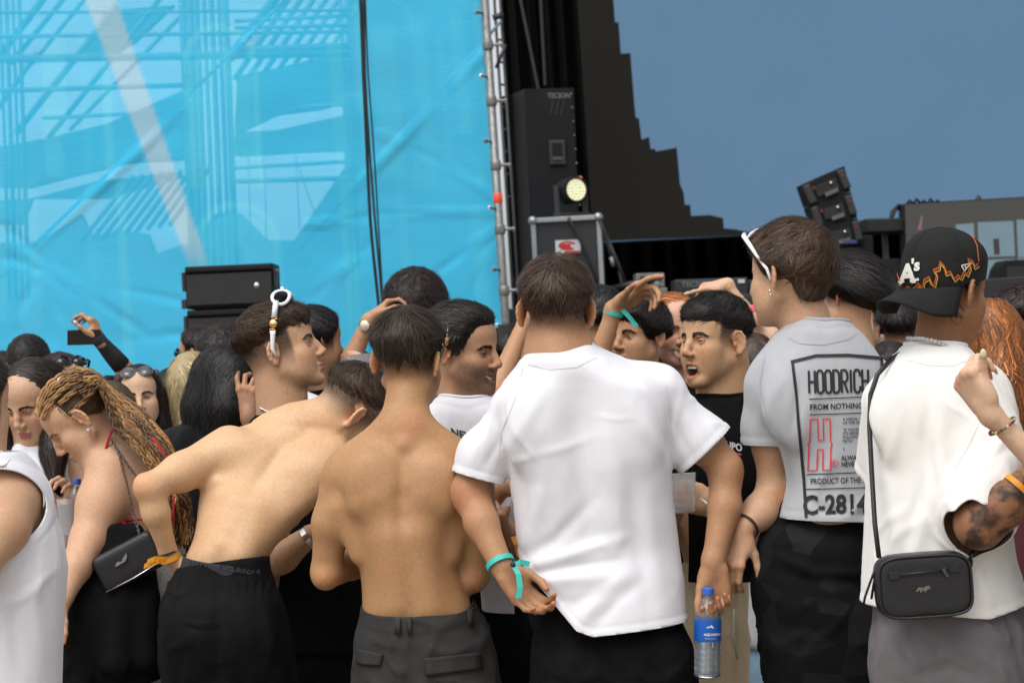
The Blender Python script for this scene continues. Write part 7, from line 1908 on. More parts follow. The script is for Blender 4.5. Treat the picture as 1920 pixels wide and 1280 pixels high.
# ------------------------------------------------------------------ left of the group
def long_hair(f, guides, n=2600, L=.22, width=.0026, col=None, r=.02, cap=None, wave=.25, wfreq=60, clump=140, lift=.03, front=None, k=.03, steps=6, h=.009, flowdown=1., part=0., tipcol=None, light=(.4, 2.3), parent=None):
    """hair falling along guides: each a list of (x, y, dz, r px); a scalp cap joins them"""
    pr = list(cap or [f.hell((0, -.014, .046), (.084, .100, .088)), f.hell((0, -.045, .0), (.078, .062, .085), .03)])
    zf = .062 if front is None else front
    def face(q):
        x, y, z = q.T; e = np.sqrt((x / .064) ** 2 + ((z + .035) / .105) ** 2); return np.maximum(1 - e, -.5) * .05 * 0 + np.minimum((1 - e) * .06, (y - .018))
    pr.append(f.hprim(lambda q: face(q), .010, 2))
    dirs = []; 
    for g in guides:
        q = [(f.p(*p[:3]), f.m(p[3])) for p in g]
        for (a, ra), (b, rb) in zip(q[:-1], q[1:]): pr.append(cone(a, b, ra, rb, k)); dirs.append((a, b))
    A = np.array([d[0] for d in dirs]) if dirs else np.zeros((0, 3)); Bv = np.array([d[1] for d in dirs]) if dirs else A
    M = f.H['M']; c = f.H['c']; gd = M.T @ GDOWN
    def fl(q, nn):
        P = (q * f.H['sc']) @ M.T + c; top = sstep(.02, .085, q[:, 2])[:, None]
        v = np.tile(GDOWN, (len(q), 1)) @ M
        side = np.stack([np.sign(q[:, 0] - part) * 1.2, -.5 + 0 * q[:, 0], -.35 + 0 * q[:, 0]], 1)
        v = v * (1 - top) + side * top
        if len(dirs):
            dm = []
            for a, b in dirs:
                ba = b - a; hh = np.clip(((P - a) @ ba) / (ba @ ba), 0, 1); dm.append(np.linalg.norm(P - a - hh[:, None] * ba, axis=1))
            dm = np.array(dm); w = np.exp(-dm / .02); w /= w.sum(0) + 1e-9
            D_ = np.array([nrm(b - a) for a, b in dirs]); gv = (w.T @ D_) @ M; near = sstep(.09, .03, dm.min(0))[:, None] * (1 - top)
            v = v * (1 - near) + gv * near
        return v
    return f.hair(pr, fl, n, L, width, lift, col, steps=steps, h=h, wave=wave, wfreq=wfreq, clump=clump, rough=.004, taper=.6, captone=.78, light=light, tipcol=tipcol, parent=parent)

def man_tank():
    f = Fig(5.5, skin=(.46, .27, .165), hair=(.030, .022, .016))
    f.head(-62, 762, .0, 40, 5, 0, 1.0, fade=(-.0, -.06), eyes=False)
    P = f.prims
    P.append(cone(f.p(-58, 800, .0), f.p(-40, 890, .0), f.m(48), f.m(58), .04))
    P.append(loft(f.lv([(868, -100, 30, .0, .09), (900, -140, 60, .0, .110), (960, -150, 78, .0, .118), (1060, -140, 100, .0, .125), (1180, -140, 98, .0, .12)])))
    f.limb([(28, 932, -.03, 46), (4, 988, -.13, 45), (-45, 1064, -.22, 37)], .04); f.limb([(-45, 1064, -.22, 36), (-95, 1000, -.32, 25)], .02)
    f.hand(f.p(-98, 997, -.32), (-.4, -.2, .9), (-.5, -.6, 0), (-.8, 0, .3), curl=((.5, .8, .4),) * 4)
    f.limb([(-150, 925, .0, 48), (-170, 1060, -.0, 42), (-160, 1160, -.1, 30)], .04)
    f.build('man at the left edge in a white tank top, bare shoulder and neck chain', base=f.p(0, 1200))
    f.short_hair(t=.018, zb=-.01, zs=.015, zf=.08, n=2500, L=.035, lift=.2)
    S = [loft(f.lv([(848, -70, 42, .0, .085), (868, -105, 60, .0, .110), (905, -140, 86, .0, .132), (960, -160, 102, .0, .146), (1040, -160, 120, .0, .150), (1150, -160, 118, .0, .150), (1290, -160, 112, .0, .155), (1330, -160, 112, .0, .155)]))]
    ah = f.cut_ball(f.p(6, 950, -.08), (f.m(76), .24, f.m(70)), np.array([[.92, 0, -.38], [0, 1, 0], [.38, 0, .92]]).T)
    ah2 = f.cut_ball(f.p(-160, 945, -.03), (f.m(50), .2, f.m(90)))
    nk = f.cut_collar((-50, 858, .0), 56, .085)
    f.garment('tank_top', S, WHITE, .007, [ah, ah2, nk], [([(100, 1050), (80, 1120), (95, 1250)], 12, .006), ([(60, 1050), (50, 1150), (60, 1260)], 12, -.005), ([(115, 1060), (60, 1110), (0, 1130)], 8, .005), ([(90, 1000), (40, 1060), (-20, 1080)], 8, .004)], disp=cloth_noise(91, .004, 7, 2.5))
    neckband(f, nk, .005, WHITE, f.obj.children[-1])
    f.trousers('jeans', [(1200, -150, 95, .0, .12), (1300, -150, 100, .0, .13), (1360, -150, 100, .0, .13)], [[(-95, 1300, .0, 66), (-95, 1600, .0, 58)], [(40, 1300, .0, 66), (40, 1600, .0, 58)]], DENIMB, h=.014)
    chain(f, [f.p(-60, 842, -.12), f.p(-20, 874, -.118), f.p(8, 872, -.10), f.p(22, 858, -.06), f.p(28, 850, .0)], .0042, SILVER, flat=.7)
man_tank()

SKIRT = mat('grey_knit', color=(.38, .375, .37), rough=.9, noise=.2, nscale=120, bump=.8, bscale=260)
def woman_braids():
    f = Fig(6.68, skin=(.50, .29, .185), hair=(.16, .085, .035))
    f.head(153, 786, .0, 262, 44, 0, .98, fem=1, fade=None, gaze=(0, .8, -.5), lidopen=.3, brow=.9, nose=.92, jaw=.9, lip=(.40, .14, .13), cheek=.2)
    P = f.prims
    P.append(cone(f.p(172, 800, .02), f.p(222, 862, .05), f.m(34), f.m(44), .03))
    P.append(loft(f.lv([(842, 200, 262, .05, .06), (868, 182, 292, .05, .085), (900, 186, 318, .05, .10), (945, 200, 332, .05, .105), (1000, 204, 338, .05, .10), (1060, 200, 345, .05, .105), (1130, 192, 352, .05, .12), (1180, 190, 352, .05, .12)])))
    f.limb([(205, 880, -.03, 43), (190, 945, -.07, 42), (168, 1010, -.12, 35)], .04); f.limb([(166, 1012, -.12, 34), (143, 1062, -.19, 28), (116, 1125, -.25, 18)], .02)
    f.hand(f.p(114, 1129, -.25), (-.5, -.3, -.8), (.3, .4, -.8), (-.6, -.6, .3), curl=((.5, .8, .4),) * 4, sc=.88)
    f.limb([(300, 890, .12, 38), (250, 985, .22, 32), (190, 990, .22, 26), (150, 975, .1, 18)], .03)
    P.append(cone(f.p(262, 870, -.045), f.p(285, 1010, -.05), .006, .007, .03, -1)); P.append(ell(f.p(236, 905, -.03), (.05, .03, .06), None, .05))
    f.painters += [(f.hl((.031, .09, .010)), .016, np.array([.16, .05, .045]), .6)]
    f.build('woman with long blonde box braids bending her head, red bikini top, bare back', base=f.p(265, 1180))
    # scalp hair and braids
    DARKB = np.array((.10, .060, .030)); BR = mat('braid_hair', rough=.5, attr=True, spec=.35)
    f.hair([f.hell((0, -.010, .042), (.0775, .0985, .086)), f.hprim(lambda q: np.interp(q[:, 1], [-.12, -.05, .03, .075, .11], [-.05, -.03, .02, .062, .07]) - q[:, 2], .012, 2)], lambda q, n: np.stack([0 * q[:, 0], -1 + 0 * q[:, 0], .2 + 0 * q[:, 0]], 1), 1800, .03, .0018, .02, DARKB, name='scalp_hair')
    rs = np.random.default_rng(4)
    ends = []
    nb = 39
    for k in range(nb):
        row = k % 13; lay = k // 13
        u = -1 + 2 * row / 12 + rs.normal() * .05
        # start on the hairline, follow the skull backwards, then fall over the shoulder and down the back
        pts = []
        az = u * 1.80
        for t in np.linspace((0 if abs(u) < .70 else .34) if lay == 0 else .45 + .15 * lay, 1, 6 if lay == 0 else 4):
            th = -.95 + 2.25 * t
            q = np.array([math.sin(az) * (.080 + .004 * lay) * math.cos((th - .2) * .35), -.010 - math.sin(th) * .101, .042 + math.cos(th) * .089 * math.cos(az * .90)])
            q += nrm(q - [0, -.01, .04]) * (.006 + .004 * lay); pts.append(f.hl(q))
        w = rs.random()
        hang = [(238 + 22 * u + 10 * w, 775 + 10 * lay - 10 * u), (278 + 20 * u + 14 * w, 822 + 12 * lay), (306 + 20 * u + 12 * w, 872 + 8 * lay), (326 + 18 * u + 12 * w, 930), (338 + 16 * u + 14 * w, 985), (340 + 18 * u + 18 * w, 1010 + 28 * rs.random())]
        for i, (x, y) in enumerate(hang): pts.append(f.p(x + rs.normal() * 3, y + rs.normal() * 3, -.045 - .012 * lay - .012 * i * (i < 4) + .01 * rs.normal() - (.02 if i else 0)))
        P_ = np.array(pts); d = np.r_[0, np.cumsum(np.linalg.norm(np.diff(P_, axis=0), axis=1))]
        Lb = d[-1]; step = .0052; s_ = np.arange(0, Lb, step)
        C = np.stack([np.interp(s_, d, P_[:, i]) for i in range(3)], 1)
        for _ in range(12): C[1:-1] = .5 * C[1:-1] + .25 * (C[:-2] + C[2:])
        Tn = np.gradient(C, axis=0); Tn /= np.linalg.norm(Tn, axis=1)[:, None]; side = np.cross(Tn, [0, -1, .2]); side /= np.linalg.norm(side, axis=1)[:, None] + 1e-9; nn = np.cross(side, Tn)
        wd = .0080 * (1 - .35 * s_ / Lb) * (1 + .15 * rs.normal()); V = []; F = []; cc = []
        c0 = np.array((.27, .145, .056)) * (.6 + .8 * rs.random()) if rs.random() > .22 else np.array((.10, .055, .028))
        for st in range(3):
            ph = s_ / .0062 * .42 + st * 2 * math.pi / 3
            Q_ = C + side * (wd * .72 * np.sin(ph))[:, None] + nn * (wd * .38 * np.sin(2 * ph))[:, None]
            b = len(V); m_ = 4; TT = np.gradient(Q_, axis=0); TT /= np.linalg.norm(TT, axis=1)[:, None] + 1e-9
            uu = np.cross(TT, nn); uu /= np.linalg.norm(uu, axis=1)[:, None] + 1e-9; vv = np.cross(TT, uu)
            for j in range(m_):
                a = 2 * math.pi * j / m_; 
                if j == 0: ring = []
                ring.append(Q_ + (uu * math.cos(a) + vv * math.sin(a)) * (wd * .52)[:, None])
            R = np.stack(ring, 1).reshape(-1, 3); V += list(R)
            for i in range(len(s_) - 1):
                for j in range(m_): F.append((b + i * m_ + j, b + i * m_ + (j + 1) % m_, b + (i + 1) * m_ + (j + 1) % m_, b + (i + 1) * m_ + j))
            cc += [c0 * (.85 + .15 * st)] * len(R)
        link('braid', new_mesh('braid', f.w(np.array(V)), F, col=np.array(cc)), BR, f.obj)
        if k in (2, 5, 7, 11, 16, 20, 24):
            i = int(len(C) * (.12 + .1 * (k % 5)) + 4); mb = MB(); pp = [f.w((C[i] + nn[i] * wd[i] * 1.35 * math.cos(a) + side[i] * wd[i] * 1.35 * math.sin(a) + Tn[i] * .0035 * a / 6.28)[None])[0] for a in np.linspace(0, 6.28 * 3, 37)]
            mb.tube(pp, .0012, 5); mb.build('hair_cuff', SILVER, f.obj, smooth=True)
    REDC = mat('red_cloth', color=lin(175, 25, 40), rough=.8, noise=.2, nscale=60)
    # red ribbons plaited in, pearl earring
    for pl in ([(285, 820), (300, 838), (312, 858), (316, 872)], [(322, 905), (326, 940), (327, 985)]):
        mb = MB(); mb.tube([f.w(f.p(x, y, -.135)[None])[0] for x, y in pl], .0035, 6); mb.build('hair_ribbon', REDC, f.obj, smooth=True)
    q = f.hl((-.083, .004, -.036)); mb = MB(); mb.ball(f.w(q[None])[0], .0058, 12); mb.build('earring', mat('pearl', color=(.50, .48, .48), rough=.15, spec=.8), f.obj, smooth=True)
    # bikini: neck tie, back strap, gathered cup edge
    mb = MB(); mb.tube(f.w(np.array([f.p(210, 806, -.03), f.p(204, 822, -.045), f.p(196, 850, -.06)])), .004, 6); mb.tube(f.w(np.array([f.p(205, 978, -.05), f.p(235, 975, -.062), f.p(270, 972, -.070), f.p(320, 972, -.06)])), .0042, 6)
    bk = mb.build('bikini_top', REDC, f.obj, smooth=True)
    for k in range(7):
        a = f.p(203 + 4 * k, 970 + (k % 3) * 5, -.07 - .004 * (k % 2)); b = f.p(210 + 4 * k, 1003 + (k % 2) * 6, -.085); mb = MB(); mb.tube(f.w(np.array([a, (a + b) / 2 + [.004, -.008, 0], b])), [.006, .010, .005], 8); mb.build('ruffle', REDC, bk, smooth=True)
    f.trousers('knit_skirt', [(1010, 215, 342, .05, .11), (1060, 205, 350, .05, .12), (1150, 196, 358, .05, .13), (1290, 190, 366, .05, .13), (1420, 190, 370, .05, .12)], [[(240, 1300, .05, 40), (240, 1500, .05, 34)], [(312, 1300, .05, 40), (312, 1500, .05, 34)]], SKIRT, cloth_noise(95, .004, 14, 3), h=.011)
    # chain strap + bag
    BAGL = mat('black_leather')
    r = empty('handbag', f.w(f.p(245, 1060, -.2)[None])[0], 'black leather handbag with a silver wing emblem hanging beside the braided woman', 'bag')
    cc_ = f.p(242, 1052, -.19); R3 = np.stack([nrm([.88, 0, .47]), [0, 1, 0], nrm([-.47, 0, .88])]); hx, hz = f.m(62), f.m(36)
    box_ = Prim(lambda P_: (lambda q: np.sqrt((np.maximum(np.abs(q) - np.array([hx - .02, 0, hz - .02]), 0) ** 2)[:, [0, 2]].sum(1)) - .02)((P_ - cc_) @ R3.T), cc_, .15, .01, 1)
    sl = Prim(lambda P_: np.abs((P_ - cc_) @ R3[1]) - .028, cc_, .2, .018, 2)
    V, Q, T_ = polygonize([box_, sl], .007); link('bag_body', new_mesh('bag_body', f.w(relax(V, Q, T_, 2, .5)), [Q, T_]), BAGL, r)
    B = lambda u, w, off=-.030: f.w((cc_ + R3.T @ np.array([u, off, w]))[None])[0]
    mb = MB(); mb.tube([B(-.09, -.044), B(0, -.046), B(.088, -.040)], .0022, 6); mb.build('zip', CHROME, r, smooth=True)
    wing = [(-24, -2), (-17, 5), (-8, 7), (-2, 3), (2, 4), (7, 9), (16, 14), (24, 20), (23, 10), (17, 2), (10, -3), (3, -4), (-4, -3), (-12, -5)]
    mb = MB(); mb.prism([B(-.012 + x * .00092, .008 + y * .00085, -.0335) for x, y in wing], .0018, -(R3 @ BASIS.T)[1]); mb.build('wing_emblem', SILVER, r)
    for pl in ([(207, 822, -.07), (222, 845, -.08), (238, 905, -.10), (250, 960, -.115), (262, 1003, -.17)], [(208, 822, -.065), (226, 850, -.085), (246, 880, -.09), (262, 900, -.09), (272, 940, -.10), (278, 1010, -.15)]):
        q = [f.p(*p) for p in pl]; P_ = np.array(q); mb = MB(); d = np.r_[0, np.cumsum(np.linalg.norm(np.diff(P_, axis=0), axis=1))]; step = .0085
        for i, t in enumerate(np.arange(0, d[-1], step)):
            c = np.array([np.interp(t, d, P_[:, k]) for k in range(3)]); c2 = np.array([np.interp(t + .003, d, P_[:, k]) for k in range(3)]); ax = nrm(c2 - c); u = nrm(np.cross(ax, [0, 1, .2])); v = np.cross(ax, u)
            if i % 2: u, v = v, u
            mb.tube([f.w((c + ax * .0058 * math.cos(a) + u * .0032 * math.sin(a))[None])[0] for a in np.linspace(0, 6.28, 9)], .0014, 5, cap=False)
        mb.build('chain_strap', mat('dark_chain', color=(.10, .10, .10), rough=.3, metal=.8), r, smooth=True)
    # black jacket hung over the forearm
    pr = [loft(f.lv([(985, 196, 262, -.10, .035), (1030, 176, 286, -.10, .06), (1080, 146, 292, -.11, .07), (1130, 120, 296, -.12, .075), (1190, 113, 303, -.12, .075), (1250, 112, 300, -.12, .065), (1420, 116, 290, -.12, .05)]), .03), cone(f.p(232, 1060, -.16), f.p(222, 1240, -.19), f.m(20), f.m(28), .03), cone(f.p(150, 1120, -.16), f.p(150, 1300, -.19), f.m(20), f.m(26), .03), cone(f.p(276, 1120, -.15), f.p(272, 1236, -.17), f.m(22), f.m(22), .03)]
    o = f.garment('jacket', pr, BLACKC, .011, [f.cut_plane((110, 1400), (300, 1400)), lambda V: np.minimum((V - f.p(225, 1290)) @ nrm([.35, 0, -1]), V[:, 0] - f.p(205, 0)[0])], disp=cloth_noise(97, .010, 8, 3), thick=.004)
    m_ = o.matrix_world.copy(); o.parent = None; o.location = f.obj.location; tag(o, 'black jacket hanging in folds over the braided woman\'s forearm', 'jacket')
woman_braids()

def woman_dark_hair():
    f = Fig(7.0, skin=(.50, .30, .20), hair=(.022, .014, .011))
    f.head(64, 752, .0, 203, 26, 3, .97, fem=1, gaze=(0, .8, -.5), lidopen=.35, brow=1.0, nose=.95, jaw=.88, lip=(.40, .12, .12), cheek=.1)
    P = f.prims
    P.append(cone(f.p(58, 790, .03), f.p(62, 855, .03), f.m(31), f.m(40), .03))
    P.append(loft(f.lv([(838, 30, 98, .03, .06), (862, 0, 135, .03, .085), (900, -12, 150, .03, .10), (980, 0, 145, .03, .10), (1080, 5, 140, .03, .10), (1180, -5, 150, .03, .11)])))
    f.limb([(148, 880, .03, 32), (165, 960, .0, 28), (172, 1010, -.04, 25)], .03); f.limb([(172, 1010, -.04, 25), (158, 985, -.12, 22), (148, 962, -.17, 16)], .02)
    f.hand(f.p(147, 960, -.17), (-.25, -.2, .95), (-.5, -.5, .0), (-.6, -.5, .5), curl=((.6, 1., .6),) * 4, sc=.86, thumbcurl=.6)
    f.limb([(-15, 880, .03, 32), (-25, 980, .0, 28), (0, 1040, -.1, 22), (60, 1010, -.2, 16)], .03)
    f.build('long dark-haired woman in a white sleeveless top looking down, holding a bottle', base=f.p(70, 1180))
    long_hair(f, [[(20, 715, .05, 30), (5, 790, .03, 26), (2, 860, .0, 22), (8, 930, -.02, 14)], [(95, 712, .03, 32), (106, 780, .0, 30), (100, 850, -.06, 22), (104, 905, -.10, 12)], [(56, 730, .09, 50), (58, 850, .10, 50), (60, 960, .1, 34)]], n=3200, L=.24, front=.07)
    S = [loft(f.lv([(828, 32, 92, .03, .062), (846, 22, 108, .03, .08), (872, -4, 142, .03, .11), (920, -8, 148, .03, .125), (1000, 0, 146, .03, .12), (1100, -2, 146, .03, .12), (1200, -10, 156, .03, .125)]))]
    f.garment('sleeveless_top', S, WHITE, .010, [f.cut_plane((-20, 1180), (160, 1180)), f.cut_collar((60, 838, .03), 37, .06), f.cut_ball(f.p(156, 880, .03), (f.m(26), .12, f.m(38))), f.cut_ball(f.p(-20, 880, .03), (f.m(26), .12, f.m(38)))], disp=cloth_noise(101, .004, 8, 4))
    f.trousers('trousers', [(1150, 0, 148, .03, .115), (1250, -10, 158, .03, .125), (1330, -10, 158, .03, .12)], [[(35, 1260, .03, 58), (35, 1500, .03, 50)], [(112, 1260, .03, 58), (112, 1500, .03, 50)]], BLACKC, h=.015)
    # bottle with a blue cap, cup with a dark drink
    bottle(f, f.p(141, 1000, -.22), (.03, 0, 1), .80, 'small clear bottle with a blue cap and red label held by the dark-haired woman', mat('red_label', color=lin(150, 45, 30), rough=.5), .155)
    r = empty('drink_cup', f.w(f.p(133, 985, -.24)[None])[0], 'plastic cup of dark drink below the small bottle', 'cup')
    mb = MB(); mb.lathe(f.w(f.p(133, 1000, -.25)[None])[0], UPW, [(0, .026), (.085, .034)], 18); mb.build('drink', mat('cola', color=(.035, .012, .008), rough=.1), r, smooth=True, auto=True)
    mb = MB(); mb.lathe(f.w(f.p(133, 1001, -.25)[None])[0], UPW, [(0, .0275), (.10, .0365), (.102, .037), (.102, .034)], 18); mb.build('cup_wall', mat('cup_plastic'), r, smooth=True, auto=True)

CLEAR = mat('clear_plastic', color=(.93, .96, .98), rough=.06, trans=.92, spec=.5)
CAPB = mat('blue_cap', color=lin(35, 95, 190), rough=.4)
def bottle(f, base, up, sc, label, labmat, Hh=.225, water=None, text=None):
    b = f.w(np.asarray(base)[None])[0]; up = nrm(BASIS @ np.asarray(up, float)); r = empty('water_bottle', b, label, 'bottle')
    R = .033 * sc; h = Hh
    prof = [(0, R * .75), (.006, R)]; 
    for i in range(5): z = .012 + i * h * .065; prof += [(z, R), (z + h * .025, R * .93), (z + h * .045, R)]
    prof += [(h * .42, R), (h * .66, R), (h * .70, R * .98), (h * .80, R * .72), (h * .87, R * .42), (h * .90, R * .38), (h * .955, R * .38)]
    mb = MB(); mb.lathe(b, up, prof, 28); o = mb.build('bottle_wall', CLEAR, r, smooth=True)
    mb = MB(); mb.lathe(b + up * h * .92, up, [(0, R * .45), (.014, R * .45), (.016, R * .40)], 20); mb.build('bottle_cap', CAPB, r, smooth=True, auto=True)
    mb = MB(); mb.lathe(b + up * h * .41, up, [(0, R * 1.012), (0.001, R * 1.02), (h * .245, R * 1.02), (h * .246, R * 1.012)], 28); lb = mb.build('label_band', labmat, r, smooth=True, auto=True)
    if water:
        mb = MB(); mb.lathe(b + up * .004, up, [(0, R * .7), (.006, R * .95), (h * water, R * .94), (h * water + .0005, R * .9)], 24); mb.build('water', mat('water_in_bottle', color=(.80, .90, .96), rough=.03, trans=.95), r, smooth=True, auto=True)
    if text:
        side = nrm(cam_r - up * (cam_r @ up)); fw = np.cross(side, up); fw = fw if fw @ cam_w < 0 else -fw
        def wrap(V2, sz, u0, z0):
            out = []
            for v in V2: a = (v[0] * sz + u0) / R; out.append(b + up * (h * .41 + z0 + v[1] * sz) + (side * math.sin(a) + fw * math.cos(a)) * R * 1.035)
            return np.array(out)
        V2, F = text_mesh('AQUABONA', .02); link('label_text', new_mesh('label_text', wrap(V2, .0085, -.012, .016), F, smooth=False), mat('label_white', color=(.7, .7, .7), rough=.5), lb)
        V2, F = text_mesh('Agua Mineral Natural', .0); link('label_text', new_mesh('label_text', wrap(V2, .0035, -.010, .008), F, smooth=False), mat('label_white'), lb)
        mt = np.array([(-1, 0), (-.3, .7), (0, .4), (.45, 1), (1.3, 0)]); link('label_peak', new_mesh('label_peak', wrap(mt, .009, .002, .034), [tuple(range(5))], smooth=False), mat('label_white'), lb)
    return r
woman_dark_hair()
# the water bottle hanging from the white-shirted man's right hand
bottle(F_WT, F_WT.p(1326, 1270, -.085), (.01, 0, 1), 1.0, 'half-full clear water bottle with a blue label hanging from a hand', mat('blue_label', color=lin(20, 85, 170), rough=.35), .225, .40, True)

def woman_black_hair():
    f = Fig(7.35, skin=(.36, .19, .115), hair=(.010, .008, .008))
    f.head(432, 722, .0, 62, 6, 6, 1.0, fem=1, eyes=True)
    P = f.prims
    P.append(cone(f.p(424, 740, .0), f.p(408, 800, .0), f.m(30), f.m(38), .03))
    P.append(loft(f.lv([(795, 370, 445, .0, .065), (825, 335, 480, .0, .095), (880, 325, 490, .0, .11), (1000, 340, 480, .0, .105), (1150, 330, 490, .0, .11)])))
    f.limb([(482, 840, .0, 32), (505, 900, -.02, 28), (500, 860, -.1, 24)], .03); f.limb([(500, 860, -.1, 24), (482, 815, -.14, 20), (468, 782, -.16, 16)], .02)
    f.hand(f.p(467, 780, -.16), (-.10, .05, 1), (.35, .8, .1), (-1, 0, .2), curl=((.25, .5, .3), (.5, .9, .6), (.75, 1.1, .7), (.35, .6, .3)), spread=.16, sc=.92, thumbcurl=.2, thumbout=.7, nails=((.6, .5, .48), .004))
    f.limb([(335, 840, .0, 34), (320, 940, .0, 30), (330, 1020, -.1, 24)], .03)
    f.build('woman with long black hair in a black jacket, ringed hand raised to her face', base=f.p(410, 1150)); f.build_nails()
    long_hair(f, [[(400, 705, .0, 42), (385, 765, -.02, 42), (380, 825, -.04, 28)], [(440, 705, -.05, 40), (428, 765, -.08, 46), (418, 835, -.09, 32)], [(468, 715, -.02, 26), (464, 760, -.04, 20), (455, 800, -.05, 12)]], n=4200, L=.20, wave=.8, wfreq=60, clump=90, lift=.06, light=(.4, 3.5))
    S = [loft(f.lv([(768, 385, 440, .0, .06), (790, 350, 460, .0, .09), (825, 322, 492, .0, .12), (900, 315, 500, .0, .135), (1000, 318, 498, .0, .13), (1150, 318, 498, .0, .13), (1300, 318, 498, .0, .13)]))]
    f.limb([(482, 840, .0, 40), (503, 895, -.02, 38)], .03, S); f.limb([(335, 840, .0, 42), (320, 940, .0, 40), (325, 1000, -.06, 36)], .03, S)
    f.garment('jacket', S, mat('black_wool', color=(.008, .008, .009), rough=.95, noise=.3, nscale=40, bump=.5, bscale=300, spec=.1, sheen=.1), .010, [f.cut_plane((300, 1180), (520, 1180)), f.cut_sleeve(f.p(503, 890, -.02), nrm([.1, -.1, -1]), .10)], [([(330, 850), (350, 810), (380, 785)], 12, .008), ([(345, 880), (360, 840), (390, 810)], 8, -.006)], disp=cloth_noise(111, .008, 7, 4))
    f.trousers('trousers', [(1120, 335, 485, .0, .11), (1250, 325, 492, .0, .12), (1330, 325, 492, .0, .12)], [[(370, 1260, .0, 56), (370, 1500, .0, 48)], [(445, 1260, .0, 56), (445, 1500, .0, 48)]], BLACKC, h=.016)
    mb = MB(); mb.tube([f.w(f.p(478 + 4 * math.cos(a), 742 + 2.5 * math.sin(a), -.158 + .010 * math.sin(a))[None])[0] for a in np.linspace(0, 6.28, 13)], .0018, 6, cap=False); mb.build('ring', SILVER, f.obj, smooth=True)
    ph = empty('smartphone', f.w(f.p(487, 712, -.10)[None])[0], 'white-edged phone held at the black-haired woman\'s ear', 'phone')
    ax = np.stack([nrm([.25, .9, .3]), nrm([.95, -.25, .0]), nrm([-.1, -.3, .95])]) @ BASIS.T
    mb = MB(); mb.box(f.w(f.p(486, 708, -.11)[None])[0], (.035, .004, .070), ax, .003); mb.build('phone_body', mat('phone_silver', color=(.6, .6, .6), rough=.3, metal=.5), ph)
    mb = MB(); mb.box(f.w(f.p(486, 708, -.11)[None])[0] + ax[1] * .0043, (.032, .001, .066), ax, .0005); mb.build('phone_screen', LENSB, ph)
woman_black_hair()
